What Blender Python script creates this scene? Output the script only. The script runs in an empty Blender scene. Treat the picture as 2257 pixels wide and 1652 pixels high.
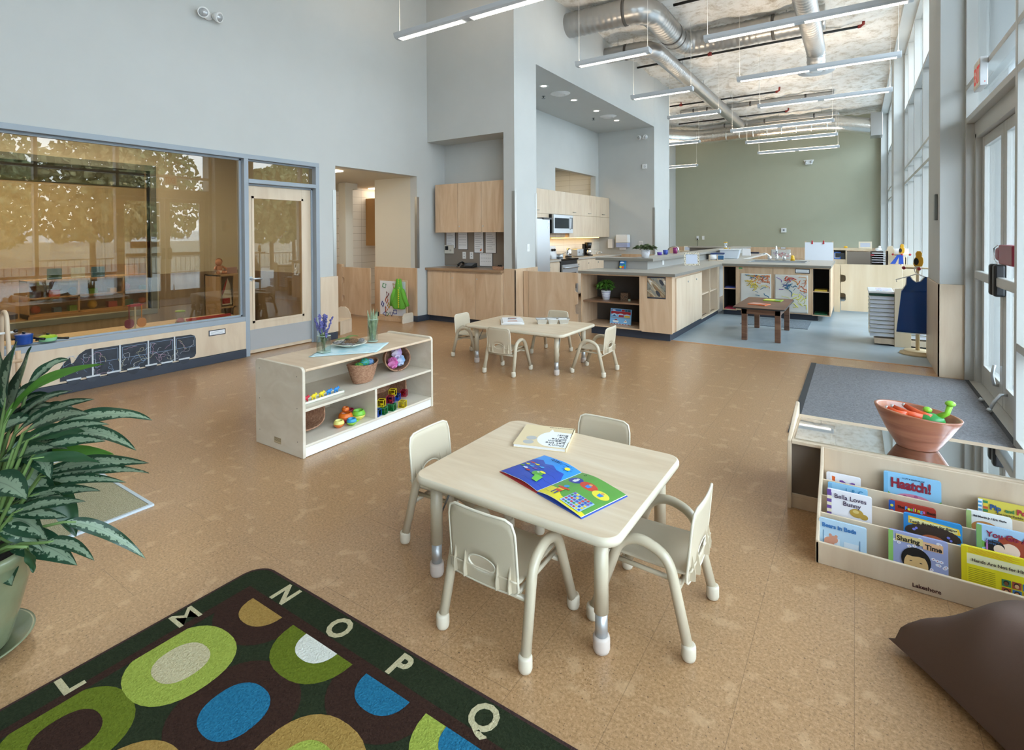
import bpy, bmesh, math, random
from math import pi, sin, cos, radians
from mathutils import Vector, Matrix, Euler
random.seed(7)
SC = bpy.context.scene
COL = SC.collection

# ---------------- camera ----------------
CAM_H = 1.45
cd = bpy.data.cameras.new('camera'); cam = bpy.data.objects.new('camera', cd); COL.objects.link(cam)
cd.sensor_width = 36; cd.sensor_fit = 'HORIZONTAL'
cd.lens = 1154.0 / 2257 * 36
cd.shift_x = (1128.5 - 1128.2) / 2257
cd.shift_y = (531.0 - 826.0) / 2257
cd.clip_start = 0.05; cd.clip_end = 300
def cam_axes(yaw, p, r):
    f = Vector((-sin(yaw), cos(yaw), 0)); rt = Vector((cos(yaw), sin(yaw), 0)); up = Vector((0, 0, 1))
    f2 = f * cos(p) + up * sin(p); u2 = -f * sin(p) + up * cos(p)
    return rt * cos(r) + u2 * sin(r), -rt * sin(r) + u2 * cos(r), f2
A_, B_, C_ = cam_axes(radians(33.2711), radians(-0.64673), radians(-0.30492))
cam.matrix_world = Matrix(((A_.x, B_.x, -C_.x, 0), (A_.y, B_.y, -C_.y, 0), (A_.z, B_.z, -C_.z, CAM_H), (0, 0, 0, 1)))
SC.camera = cam

# ---------------- view ----------------
SC.view_settings.view_transform = 'Standard'
SC.view_settings.look = 'None'
SC.view_settings.gamma = 1
SC.view_settings.use_curve_mapping = False
SC.view_settings.exposure = EXPOSURE = 0.31

# ---------------- world : overcast sky ----------------
W = bpy.data.worlds.new('overcast_sky'); SC.world = W; W.use_nodes = True
nt = W.node_tree; nt.nodes.clear()
wo = nt.nodes.new('ShaderNodeOutputWorld'); bg = nt.nodes.new('ShaderNodeBackground')
tc = nt.nodes.new('ShaderNodeTexCoord'); sx = nt.nodes.new('ShaderNodeSeparateXYZ'); rp = nt.nodes.new('ShaderNodeValToRGB')
nt.links.new(tc.outputs['Generated'], sx.inputs[0]); nt.links.new(sx.outputs['Z'], rp.inputs['Fac'])
nt.links.new(rp.outputs['Color'], bg.inputs['Color']); nt.links.new(bg.outputs[0], wo.inputs[0])
e = rp.color_ramp.elements
e[0].position = 0.0; e[0].color = (0.55, 0.60, 0.66, 1); e[1].position = 0.5; e[1].color = (0.69, 0.84, 1.0, 1)
bg.inputs['Strength'].default_value = SKY = 12.0

def portal(name, loc, size_y, size_z):
    l = bpy.data.lights.new(name, 'AREA'); l.shape = 'RECTANGLE'; l.size = size_z; l.size_y = size_y
    l.cycles.is_portal = True
    o = bpy.data.objects.new(name, l); COL.objects.link(o); o.location = loc; o.rotation_euler = (0, radians(90), 0)
    return o
# openings of the window wall, used only to guide sky sampling
portal('sky_portal', (1.12, 0.9, 2.77), 11.8, 5.4)
portal('sky_portal', (1.12, 11.1, 2.77), 6.7, 5.4)
portal('sky_portal', (1.12, 18.3, 2.77), 6.3, 5.4)

# ---------------- materials ----------------
def lin(h):
    h = h.lstrip('#'); c = [int(h[i:i + 2], 16) / 255 for i in (0, 2, 4)]
    return tuple((x / 12.92 if x <= .04045 else ((x + .055) / 1.055) ** 2.4) for x in c) + (1,)
MATS = {}
def _new(name):
    m = bpy.data.materials.new(name); m.use_nodes = True
    n = m.node_tree.nodes; b = n['Principled BSDF']; MATS[name] = m
    return m, n, m.node_tree.links, b
def plain(name, col, rough=0.5, metal=0, bump=0, bscale=200, emit=None, estr=0, trans=0, alpha=1, coat=0, spec=0.5):
    if name in MATS: return MATS[name]
    m, n, l, b = _new(name)
    c = lin(col) if isinstance(col, str) else tuple(col) + (1,)
    b.inputs['Base Color'].default_value = c; b.inputs['Roughness'].default_value = rough
    b.inputs['Metallic'].default_value = metal; b.inputs['Specular IOR Level'].default_value = spec
    if coat: b.inputs['Coat Weight'].default_value = coat; b.inputs['Coat Roughness'].default_value = 0.15
    if trans: b.inputs['Transmission Weight'].default_value = trans
    if emit: b.inputs['Emission Color'].default_value = lin(emit); b.inputs['Emission Strength'].default_value = estr
    if bump:
        t = n.new('ShaderNodeTexNoise'); t.inputs['Scale'].default_value = bscale; t.inputs['Detail'].default_value = 4
        tcn = n.new('ShaderNodeTexCoord'); l.new(tcn.outputs['Object'], t.inputs['Vector'])
        bp = n.new('ShaderNodeBump'); bp.inputs['Strength'].default_value = bump; bp.inputs['Distance'].default_value = .01
        l.new(t.outputs['Fac'], bp.inputs['Height']); l.new(bp.outputs[0], b.inputs['Normal'])
    return m
def noisy(name, stops, scale=5, detail=6, stretch=(1, 1, 1), rough=0.5, bump=0, coat=0, dist=0, rough2=None, spec=0.5, nrough=0.55, gen='Object'):
    """colour ramp over stretched noise; stops = [(pos, hex)]"""
    if name in MATS: return MATS[name]
    m, n, l, b = _new(name)
    tcn = n.new('ShaderNodeTexCoord'); mp = n.new('ShaderNodeMapping'); mp.inputs['Scale'].default_value = stretch
    t = n.new('ShaderNodeTexNoise'); t.inputs['Scale'].default_value = scale; t.inputs['Detail'].default_value = detail
    t.inputs['Distortion'].default_value = dist; t.inputs['Roughness'].default_value = nrough
    r = n.new('ShaderNodeValToRGB'); els = r.color_ramp.elements
    while len(els) < len(stops): els.new(0.5)
    for el, (p, c) in zip(els, stops): el.position = p; el.color = lin(c)
    l.new(tcn.outputs[gen], mp.inputs[0]); l.new(mp.outputs[0], t.inputs['Vector'])
    l.new(t.outputs['Fac'], r.inputs['Fac']); l.new(r.outputs['Color'], b.inputs['Base Color'])
    b.inputs['Roughness'].default_value = rough; b.inputs['Specular IOR Level'].default_value = spec
    if coat: b.inputs['Coat Weight'].default_value = coat; b.inputs['Coat Roughness'].default_value = 0.12
    if bump:
        bp = n.new('ShaderNodeBump'); bp.inputs['Strength'].default_value = bump; bp.inputs['Distance'].default_value = .01
        l.new(t.outputs['Fac'], bp.inputs['Height']); l.new(bp.outputs[0], b.inputs['Normal'])
    return m
def thin_glass(name, tint='#ffffff', refl=1.0, ior=1.5, minr=0.0):
    m = bpy.data.materials.new(name); m.use_nodes = True; MATS[name] = m
    n = m.node_tree.nodes; l = m.node_tree.links; n.clear()
    o = n.new('ShaderNodeOutputMaterial'); mx = n.new('ShaderNodeMixShader'); tr = n.new('ShaderNodeBsdfTransparent')
    g = n.new('ShaderNodeBsdfGlossy'); fr = n.new('ShaderNodeFresnel'); ml = n.new('ShaderNodeMath')
    fr.inputs['IOR'].default_value = ior; g.inputs['Roughness'].default_value = 0.0
    ml.operation = 'MULTIPLY_ADD'; ml.inputs[1].default_value = refl; ml.inputs[2].default_value = minr; ml.use_clamp = True
    tr.inputs['Color'].default_value = lin(tint)
    ge = n.new('ShaderNodeNewGeometry'); ii = n.new('ShaderNodeMix'); ii.inputs[2].default_value = ior; ii.inputs[3].default_value = 1 / ior
    l.new(ge.outputs['Backfacing'], ii.inputs[0]); l.new(ii.outputs[0], fr.inputs['IOR'])
    l.new(fr.outputs[0], ml.inputs[0]); l.new(ml.outputs[0], mx.inputs['Fac'])
    l.new(tr.outputs[0], mx.inputs[1]); l.new(g.outputs[0], mx.inputs[2]); l.new(mx.outputs[0], o.inputs['Surface'])
    return m
def emitter(name, col, strength):
    m = bpy.data.materials.new(name); m.use_nodes = True; MATS[name] = m
    n = m.node_tree.nodes; l = m.node_tree.links; n.clear()
    o = n.new('ShaderNodeOutputMaterial'); em = n.new('ShaderNodeEmission')
    em.inputs['Color'].default_value = lin(col); em.inputs['Strength'].default_value = strength
    l.new(em.outputs[0], o.inputs['Surface']); return m

paint = noisy('white_wall_paint', [(0, '#bfc0bc'), (1, '#c6c7c3')], scale=3, rough=0.75, spec=0.25)
paint_green = noisy('sage_wall_paint', [(0, '#a8a892'), (1, '#aeae98')], scale=3, rough=0.8, spec=0.2)
cream = plain('cream_wall_paint', '#d3cbb9', 0.8, spec=0.2)
conc = noisy('sprayed_concrete_ceiling', [(0.3, '#a3937e'), (0.42, '#cfc8bc'), (0.52, '#e8e5df'), (1, '#f0efeb')], scale=4.5, detail=12, rough=0.95, bump=1.0, nrough=0.78, spec=0.1)
maple = noisy('maple_veneer', [(0.25, '#bf9c7a'), (0.5, '#cfb08f'), (0.75, '#dac0a2')], scale=3.0, detail=5, stretch=(2.2, 2.2, .35), rough=0.42, dist=1.2)
maple_h = noisy('maple_veneer_horizontal', [(0.25, '#c9ac8c'), (0.5, '#d4bb9e'), (0.75, '#dfcaae')], scale=3.0, detail=5, stretch=(.5, 2.5, 2.5), rough=0.38, dist=1.2)
maple_l = noisy('pale_maple', [(0.25, '#cbb398'), (0.5, '#d6c1a6'), (0.75, '#ddcab1')], scale=3.0, detail=5, stretch=(2.2, 2.2, .4), rough=0.4, dist=1.0)
birch = noisy('birch_plywood', [(0.25, '#cdbfa9'), (0.5, '#d8ccb8'), (0.75, '#e2d8c6')], scale=3.0, detail=5, stretch=(1.5, .5, 2.5), rough=0.4, dist=0.8)
birch_e = plain('plywood_edge', '#e4d9c6', 0.45)
walnut = noisy('dark_brown_laminate', [(0.25, '#4b3226'), (0.5, '#6b4a38'), (0.75, '#8a6850')], scale=4, detail=5, stretch=(.5, 5, 5), rough=0.38, dist=0.6)
lam = plain('grey_laminate', '#b5aea2', 0.4)
lam_edge = plain('grey_laminate_edge', '#7f7a70', 0.45)
greyboard = plain('taupe_board', '#8c8074', 0.7)
base_m = plain('dark_blue_rubber_base', '#353b47', 0.5)
frame_m = plain('grey_painted_steel', '#9aa3ab', 0.45)
alu = plain('anodised_aluminium', '#bdbcb6', 0.35, 0.0)
alu_d = plain('gasket_black', '#17181a', 0.6)
steel = plain('brushed_steel', '#c3c6c8', 0.38, 0.7)
steel_d = plain('dark_steel', '#85898a', 0.38, 0.85)
chrome = plain('chrome', '#e6e8ea', 0.08, 1.0)
duct_m = plain('galvanised_duct', '#a9a9a7', 0.33, 0.75)
foil = plain('foil_insulation', '#dcd8d0', 0.25, 0.9, bump=1.0, bscale=14)
black = plain('black_plastic', '#141415', 0.4)
white = plain('white_plastic', '#e8e8e6', 0.4)
paper = plain('white_paper', '#e9e9ea', 0.7)
pipe_m = plain('black_iron_pipe', '#2b2b2a', 0.5, 0.3)
redm = plain('red_fitting', '#8e2a20', 0.5)
def vinyl():
    m = noisy('blue_grey_sheet_floor', [(0.2, '#8b979c'), (0.5, '#9aa7ad'), (0.8, '#a9b5ba')], scale=2.0, detail=8, rough=0.4, spec=0.35)
    return m
def cork():
    m, n, l, b = _new('cork_floor')
    tcn = n.new('ShaderNodeTexCoord')
    def noise(scale, det, rgh=0.6):
        t = n.new('ShaderNodeTexNoise'); t.inputs['Scale'].default_value = scale; t.inputs['Detail'].default_value = det; t.inputs['Roughness'].default_value = rgh
        l.new(tcn.outputs['Object'], t.inputs['Vector']); return t
    def ramp(src, st):
        r = n.new('ShaderNodeValToRGB'); els = r.color_ramp.elements
        while len(els) < len(st): els.new(.5)
        for el, (p, c) in zip(els, st): el.position = p; el.color = lin(c) if isinstance(c, str) else (c, c, c, 1)
        l.new(src, r.inputs['Fac']); return r
    def mix(f, a, c):
        x = n.new('ShaderNodeMix'); x.data_type = 'RGBA'
        if f is not None: l.new(f, x.inputs[0])
        l.new(a, x.inputs[6]); l.new(c, x.inputs[7]); return x
    base = ramp(noise(95, 8, .8).outputs['Fac'], [(0.3, '#7b5c3d'), (0.46, '#a47f57'), (0.56, '#b68f68'), (0.7, '#d0ae88')])
    chips = noise(11, 3, .4); cr = ramp(chips.outputs['Fac'], [(0.60, 0.0), (0.68, 0.45)])
    light = n.new('ShaderNodeRGB'); light.outputs[0].default_value = lin('#caa67e')
    m1 = mix(cr.outputs['Color'], base.outputs['Color'], light.outputs[0])
    dk = ramp(noise(130, 2, .5).outputs['Fac'], [(0.28, 0.75), (0.38, 0.0)])
    dark = n.new('ShaderNodeRGB'); dark.outputs[0].default_value = lin('#4c3422')
    m2 = mix(dk.outputs['Color'], m1.outputs[2], dark.outputs[0])
    br = n.new('ShaderNodeTexBrick'); br.inputs['Scale'].default_value = 1.0; br.offset = 0.5
    br.inputs['Brick Width'].default_value = 0.915; br.inputs['Row Height'].default_value = 0.305
    br.inputs['Mortar Size'].default_value = 0.0012; br.inputs['Mortar Smooth'].default_value = 0.3
    rot = n.new('ShaderNodeMapping'); rot.inputs['Rotation'].default_value = (0, 0, pi / 2)
    l.new(tcn.outputs['Object'], rot.inputs[0]); l.new(rot.outputs[0], br.inputs['Vector'])
    sc = n.new('ShaderNodeMath'); sc.operation = 'MULTIPLY'; sc.inputs[1].default_value = 0.45; l.new(br.outputs['Fac'], sc.inputs[0])
    m3 = mix(sc.outputs[0], m2.outputs[2], dark.outputs[0])
    l.new(m3.outputs[2], b.inputs['Base Color'])
    b.inputs['Roughness'].default_value = 0.34; b.inputs['Specular IOR Level'].default_value = 0.5
    b.inputs['Coat Weight'].default_value = 0.25; b.inputs['Coat Roughness'].default_value = 0.16
    return m
cork_m = cork(); vinyl_m = vinyl()

# ---------------- mesh builder ----------------
class MB:
    def __init__(s): s.v = []; s.f = []; s.mi = []; s.sm = []; s.m = 0; s.X = Matrix.Identity(4)
    def _add(s, vs, fs, smooth=False):
        o = len(s.v); s.v += [tuple(s.X @ Vector(p)) for p in vs]
        for f in fs: s.f.append(tuple(i + o for i in f)); s.mi.append(s.m); s.sm.append(smooth)
        return s
    def mat(s, i): s.m = i; return s
    def at(s, loc=(0, 0, 0), rz=0, rx=0, ry=0): s.X = Matrix.Translation(loc) @ Euler((rx, ry, rz), 'XYZ').to_matrix().to_4x4(); return s
    def box(s, x0, x1, y0, y1, z0, z1):
        if x0 > x1: x0, x1 = x1, x0
        if y0 > y1: y0, y1 = y1, y0
        if z0 > z1: z0, z1 = z1, z0
        return s._add([(x0, y0, z0), (x1, y0, z0), (x1, y1, z0), (x0, y1, z0), (x0, y0, z1), (x1, y0, z1), (x1, y1, z1), (x0, y1, z1)],
                      [(0, 3, 2, 1), (4, 5, 6, 7), (0, 1, 5, 4), (1, 2, 6, 5), (2, 3, 7, 6), (3, 0, 4, 7)])
    def prism(s, poly, ax, a, b, smooth=False):
        """poly = 2-d outline; ax 0,1,2 = extrusion axis, outline in the other two axes (ordered)"""
        def P(p, t):
            return {0: (t, p[0], p[1]), 1: (p[0], t, p[1]), 2: (p[0], p[1], t)}[ax]
        area = sum(poly[i][0] * poly[(i + 1) % len(poly)][1] - poly[(i + 1) % len(poly)][0] * poly[i][1] for i in range(len(poly)))
        if (area < 0) != (ax == 1): poly = poly[::-1]
        if a > b: a, b = b, a
        n = len(poly); vs = [P(p, a) for p in poly] + [P(p, b) for p in poly]
        s._add(vs, [tuple(range(n))[::-1], tuple(range(n, 2 * n))])
        o = len(s.v) - 2 * n
        for i in range(n):
            j = (i + 1) % n; s.f.append((o + i, o + j, o + n + j, o + n + i)); s.mi.append(s.m); s.sm.append(smooth)
        return s
    def sheet(s, poly, ax, t):
        def P(p): return {0: (t, p[0], p[1]), 1: (p[0], t, p[1]), 2: (p[0], p[1], t)}[ax]
        return s._add([P(p) for p in poly], [tuple(range(len(poly)))])
    def tube(s, pts, r, n=10, caps=True, closed=False):
        pts = [Vector(p) for p in pts]; R = r if isinstance(r, (list, tuple)) else [r] * len(pts)
        N = len(pts); rings = []; up = None
        for i, p in enumerate(pts):
            if closed: t = (pts[(i + 1) % N] - pts[i - 1]).normalized()
            else: t = (pts[min(i + 1, N - 1)] - pts[max(i - 1, 0)]).normalized()
            if up is None:
                up = Vector((0, 0, 1)) if abs(t.z) < .9 else Vector((1, 0, 0))
            u = (up - t * up.dot(t)).normalized(); up = u; w = t.cross(u)
            rings.append([p + (u * cos(2 * pi * k / n) + w * sin(2 * pi * k / n)) * R[i] for k in range(n)])
        vs = [tuple(q) for r_ in rings for q in r_]; fs = []
        M_ = N if closed else N - 1
        for i in range(M_):
            for k in range(n):
                a = i * n + k; b = i * n + (k + 1) % n; c = ((i + 1) % N) * n + (k + 1) % n; d = ((i + 1) % N) * n + k
                fs.append((a, d, c, b)[::-1])
        s._add(vs, fs, True)
        if caps and not closed:
            o = len(s.v) - len(vs)
            s.f.append(tuple(o + k for k in range(n))[::-1]); s.mi.append(s.m); s.sm.append(False)
            s.f.append(tuple(o + (N - 1) * n + k for k in range(n))); s.mi.append(s.m); s.sm.append(False)
        return s
    def cyl(s, p0, p1, r0, r1=None, n=16): return s.tube([p0, p1], [r0, r0 if r1 is None else r1], n)
    def lathe(s, prof, c=(0, 0, 0), n=24, sx=1, sy=1):
        vs = []; fs = []
        for (r, z) in prof:
            for k in range(n): vs.append((c[0] + r * sx * cos(2 * pi * k / n), c[1] + r * sy * sin(2 * pi * k / n), c[2] + z))
        for i in range(len(prof) - 1):
            for k in range(n):
                fs.append((i * n + k, i * n + (k + 1) % n, (i + 1) * n + (k + 1) % n, (i + 1) * n + k))
        s._add(vs, fs, True); o = len(s.v) - len(vs)
        if prof[0][0] > 1e-4: s.f.append(tuple(o + k for k in range(n))[::-1]); s.mi.append(s.m); s.sm.append(False)
        if prof[-1][0] > 1e-4 and prof[-1] != prof[0]: s.f.append(tuple(o + (len(prof) - 1) * n + k for k in range(n))); s.mi.append(s.m); s.sm.append(False)
        return s
    def ball(s, c, r, sc=(1, 1, 1), n=14, m=8):
        prof = [(max(r * sin(pi * i / m), 1e-5), -r * cos(pi * i / m)) for i in range(m + 1)]
        vs = []; fs = []
        for (a, z) in prof:
            for k in range(n): vs.append((c[0] + a * sc[0] * cos(2 * pi * k / n), c[1] + a * sc[1] * sin(2 * pi * k / n), c[2] + z * sc[2]))
        for i in range(m):
            for k in range(n): fs.append((i * n + k, i * n + (k + 1) % n, (i + 1) * n + (k + 1) % n, (i + 1) * n + k))
        return s._add(vs, fs, True)
    def grid(s, fn, nu, nv, smooth=True, closeu=False):
        vs = [fn(i / nu, j / nv) for j in range(nv + 1) for i in range(nu + 1)]; fs = []
        for j in range(nv):
            for i in range(nu):
                a = j * (nu + 1) + i; fs.append((a, a + 1, a + nu + 2, a + nu + 1))
        return s._add(vs, fs, smooth)
    def build(s, name, mats, parent=None, bevel=0, loc=None, seg=2, solid=0, sub=0):
        me = bpy.data.meshes.new(name); me.from_pydata(s.v, [], s.f)
        for m in (mats if isinstance(mats, (list, tuple)) else [mats]): me.materials.append(m)
        me.polygons.foreach_set('material_index', s.mi); me.polygons.foreach_set('use_smooth', s.sm); me.update()
        o = bpy.data.objects.new(name, me); COL.objects.link(o)
        if parent is not None: o.parent = parent
        if loc: o.location = loc
        if solid: md = o.modifiers.new('thickness', 'SOLIDIFY'); md.thickness = solid; md.offset = 0
        if sub: md = o.modifiers.new('smooth', 'SUBSURF'); md.levels = sub; md.render_levels = sub
        if bevel: md = o.modifiers.new('bevel', 'BEVEL'); md.width = bevel; md.segments = seg; md.limit_method = 'ANGLE'; md.angle_limit = radians(40)
        return o
def thing(name, label, cat, loc=(0, 0, 0), rz=0, group=None, rot=None):
    o = bpy.data.objects.new(name, None); COL.objects.link(o); o.location = loc; o.empty_display_size = .05
    o.rotation_euler = rot if rot else (0, 0, rz)
    return tag(o, label, cat, group)
def tag(o, label, cat, group=None, kind=None):
    o['label'] = label; o['category'] = cat
    if group: o['group'] = group
    if kind: o['kind'] = kind
    return o
def struct(o): o['kind'] = 'structure'; return o
def dup(root, loc=None, rz=None, label=None, group=None):
    r = root.copy(); COL.objects.link(r)
    if loc is not None: r.location = loc
    if rz is not None: r.rotation_euler = (0, 0, rz)
    if label: r['label'] = label
    if group: r['group'] = group
    for ch in list(root.children):
        c = ch.copy(); COL.objects.link(c); c.parent = r
        for g in list(ch.children):
            d = g.copy(); COL.objects.link(d); d.parent = c
    return r
def one(name, label, cat, mb, mats, loc=(0, 0, 0), rz=0, group=None, bevel=0, kind=None, **k):
    o = mb.build(name, mats, None, bevel, **k); o.location = loc; o.rotation_euler = (0, 0, rz)
    return tag(o, label, cat, group, kind)
def text(lines, mat, parent=None, loc=(0, 0, 0), rot=(0, 0, 0), size=.02, name='lettering', align='LEFT', ext=.0003, off=0.0, spacing=1.0, scale=(1, 1)):
    c = bpy.data.curves.new(name, 'FONT'); c.body = lines; c.size = size; c.align_x = align; c.extrude = ext; c.offset = off; c.space_line = spacing
    c.resolution_u = 3
    t = bpy.data.objects.new('t', c); COL.objects.link(t)
    dg = bpy.context.evaluated_depsgraph_get(); me = bpy.data.meshes.new_from_object(t.evaluated_get(dg)); bpy.data.objects.remove(t)
    me.materials.clear(); me.materials.append(mat)
    o = bpy.data.objects.new(name, me); COL.objects.link(o); o.location = loc; o.rotation_euler = rot; o.scale = (scale[0], scale[1], 1)
    if parent is not None: o.parent = parent
    return o
def rrect(x0, x1, y0, y1, r, n=6):
    P = []
    for cx, cy, a in ((x1 - r, y1 - r, 0), (x0 + r, y1 - r, 90), (x0 + r, y0 + r, 180), (x1 - r, y0 + r, 270)):
        for i in range(n + 1): t = radians(a + 90 * i / n); P.append((cx + r * cos(t), cy + r * sin(t)))
    return P
def ell(cx, cy, rx, ry, n=28, p=1.0, a=0):
    P = []
    for i in range(n):
        t = 2 * pi * i / n; c, s_ = cos(t), sin(t)
        x = rx * math.copysign(abs(c) ** p, c); y = ry * math.copysign(abs(s_) ** p, s_)
        P.append((cx + x * cos(a) - y * sin(a), cy + x * sin(a) + y * cos(a)))
    return P
# ================= ROOM SHELL =================
ZC = 5.52; XL = -6.15; XR = 0.90; YN = -5.0; YF = 21.6
def pierced(mb, ax, t0, t1, a0, a1, z0, z1, holes):
    """slab normal to axis ax (0=x,1=y) between t0,t1, spanning a0..a1, z0..z1, with rectangular holes (a,a,z,z)"""
    As = sorted({a0, a1, *[h[0] for h in holes], *[h[1] for h in holes]}); As = [a for a in As if a0 <= a <= a1]
    for i in range(len(As) - 1):
        u, w = As[i], As[i + 1]; mid = (u + w) / 2
        cuts = sorted([(h[2], h[3]) for h in holes if h[0] < mid < h[1]]); z = z0
        for c0, c1 in cuts + [(z1, z1)]:
            if c0 > z + 1e-6:
                mb.box(t0, t1, u, w, z, c0) if ax == 0 else mb.box(u, w, t0, t1, z, c0)
            z = max(z, c1)
    return mb
struct(MB().box(XL - .15, 1.1, YN, 7.16, -.1, 0).box(XL-.15, -2.12, 7.16, YF, -.1, 0).build('floor', cork_m))
struct(MB().box(-2.12, 1.1, 7.16, YF, -.1, 0).build('floor', vinyl_m))
struct(MB().box(-2.12, .71, 7.145, 7.175, 0, .004).build('trim_1', plain('tan_threshold', '#c08e62', .5)))
cl = MB().grid(lambda u, v: (XL - .3 + u * 7.7, YN + v * (YF - YN), ZC + .035 * sin(u * 31 + 3 * sin(v * 40)) * sin(v * 57) + .02 * sin(u * 90 + v * 130)), 60, 160).mat(0)
cl.box(XL - .3, 1.4, YN, YF, ZC + .1, ZC + .3)
struct(cl.build('ceiling', conc))
# left wall with glazed screen, door and corridor opening
struct(pierced(MB(), 0, XL - .15, XL, YN, 7.2, 0, ZC + .05, [(-1.2, 3.52, .43, 2.44), (3.52, 4.556, -1, 2.44), (4.832, 6.476, -1, 2.445)]).build('wall_left', paint))
struct(MB().box(XL - .15, XL, 14.72, YF, 0, ZC + .05).build('wall_left_far', paint))
struct(MB().box(XL - .1, XR + .3, YF, YF + .15, 0, ZC + .05).build('wall_back', paint_green))
struct(MB().box(XL - .1, XR + .3, YN - .15, YN, 0, ZC + .05).build('wall_front', paint))
# bulkhead wall over the desk niche, pier and kitchen surround
nb = MB(); pierced(nb, 1, 6.74, 6.90, XL, -4.57, 0, ZC + .05, [(XL, -4.57, -1, 3.05)])
nb.box(XL, -4.57, 6.90, 7.19, 3.05, 3.2).box(XL, -4.57, 7.19, 7.40, 0, 3.3).box(-4.57, -4.368, 6.74, 7.40, 0, ZC + .05)
nb.box(-4.53, -4.37, 7.40, 13.41, 4.24, ZC + .05)
nb.box(-6.1, -4.368, 13.41, 14.72, 0, ZC + .05)
struct(nb.build('wall_kitchen', paint))
kb = pierced(MB(), 0, -6.08, -5.93, 7.40, 13.41, 0, 4.3, [(10.92, 13.22, 2.40, 3.04)])
struct(kb.build('wall_kitchen_back', paint))
struct(MB().box(-6.08, -4.53, 7.40, 13.41, 4.24, 4.34).build('ceiling_kitchen', paint))
# room seen over the kitchen cupboards
ob = MB().box(-8.6, -6.08, 9.0, 9.1, 2.0, 3.4).box(-8.6, -6.08, 9, 15, 1.95, 2.0).box(-8.7, -8.6, 9, 15, 2, 3.4)
struct(ob.build('wall_office', plain('grey_green_wall', '#6f6e64', .8)))
struct(MB().box(-8.6, -6.08, 9, 15, 3.3, 3.4).build('ceiling_office', paint))
tile = _t = None
def tiles():
    m, n, l, b = _new('white_wall_tile')
    tcn = n.new('ShaderNodeTexCoord'); br = n.new('ShaderNodeTexBrick'); mp = n.new('ShaderNodeMapping'); mp.inputs['Rotation'].default_value = (pi / 2, 0, 0)
    sep = n.new('ShaderNodeSeparateXYZ'); ad = n.new('ShaderNodeMath'); cmb = n.new('ShaderNodeCombineXYZ')
    l.new(tcn.outputs['Object'], sep.inputs[0]); l.new(sep.outputs[0], ad.inputs[0]); l.new(sep.outputs[1], ad.inputs[1])
    l.new(ad.outputs[0], cmb.inputs[0]); l.new(sep.outputs[2], cmb.inputs[1]); l.new(cmb.outputs[0], br.inputs['Vector'])
    br.inputs['Scale'].default_value = 1; br.inputs['Brick Width'].default_value = .6; br.inputs['Row Height'].default_value = .15; br.inputs['Mortar Size'].default_value = .003
    br.offset = 0
    br.inputs['Color1'].default_value = lin('#e2dccf'); br.inputs['Color2'].default_value = lin('#e5e0d4'); br.inputs['Mortar'].default_value = lin('#b3aa9a')
    l.new(br.outputs['Color'], b.inputs['Base Color']); b.inputs['Roughness'].default_value = .25; return m
tile = tiles()
struct(MB().box(-7.6, -6.09, 13.42, 13.5, 2.0, 3.3).build('wall_office_tiled', tile))
struct(MB().box(-5.93, -5.915, 9.9, 13.41, .92, 1.42).build('trim_2', tile))
# niche lining
struct(MB().box(XL, -4.57, 7.175, 7.19, .92, 1.52).build('trim_3', greyboard))
# wainscot and panelling
def wains(n, mb, m=maple): return struct(mb.build('trim_%d' % n, m, bevel=.002, seg=1))
wains(4, MB().box(XL, XL + .018, -1.2, 3.5, .1, .43), maple_l)
wains(5, MB().box(XL, XL + .018, 4.556, 4.85, .1, .885), maple_l)
wains(6, MB().box(-4.57, -4.35, 6.722, 6.74, .0, .915).box(-4.368, -4.350, 6.722, 7.40, 0, .915).box(-4.55, -4.35, 6.722, 7.40, .915, .93))
wains(7, MB().box(XL + .001, -0.2, YF - .02, YF, .1, .95).box(-.2, .72, YF - .02, YF, .1, .95).box(XL, XL + .02, 14.72, YF, .1, .95))
wains(8, MB().box(-5.5, -4.37, 13.39, 13.41, .0, .93))
# baseboards
struct(MB().box(XL, XL + .028, YN, 3.5, 0, .095).box(XL, XL + .028, 4.556, 4.832, 0, .095).box(XL, XL + .012, 6.476, 6.74, 0, .1).box(-7.17, XL + .012, 6.464, 6.476, 0, .1).build('baseboard_left', base_m, bevel=.004))
# corner guards
gd = plain('steel_corner_guard', '#a7a6a1', .3, .7)
def guard(n, x, y, sx_, sy_, z0, z1): struct(MB().box(x, x + sx_ * .05, y - sy_ * .004, y, z0, z1).box(x - sx_ * .004, x, y - sy_ * .004, y + sy_ * .05, z0, z1).build('trim_%d' % n, gd))
guard(10, XL + .001, 6.475, -1, 1, .905, 2.1); guard(11, XL + .001, 4.833, -1, -1, .885, 2.1)
guard(12, -4.367, 6.739, -1, 1, .93, 2.13); guard(13, -4.367, 7.401, -1, -1, .93, 2.13); guard(14, -4.367, 13.409, -1, 1, .93, 2.15); guard(15, -4.367, 14.721, -1, -1, .93, 2.15)

# ---- corridor beyond the opening
cb = MB().box(-7.17, XL - .15, 6.476, 6.60, 0, 2.6).box(-9.6, XL - .15, 4.70, 4.832, 0, 2.6)

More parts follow.
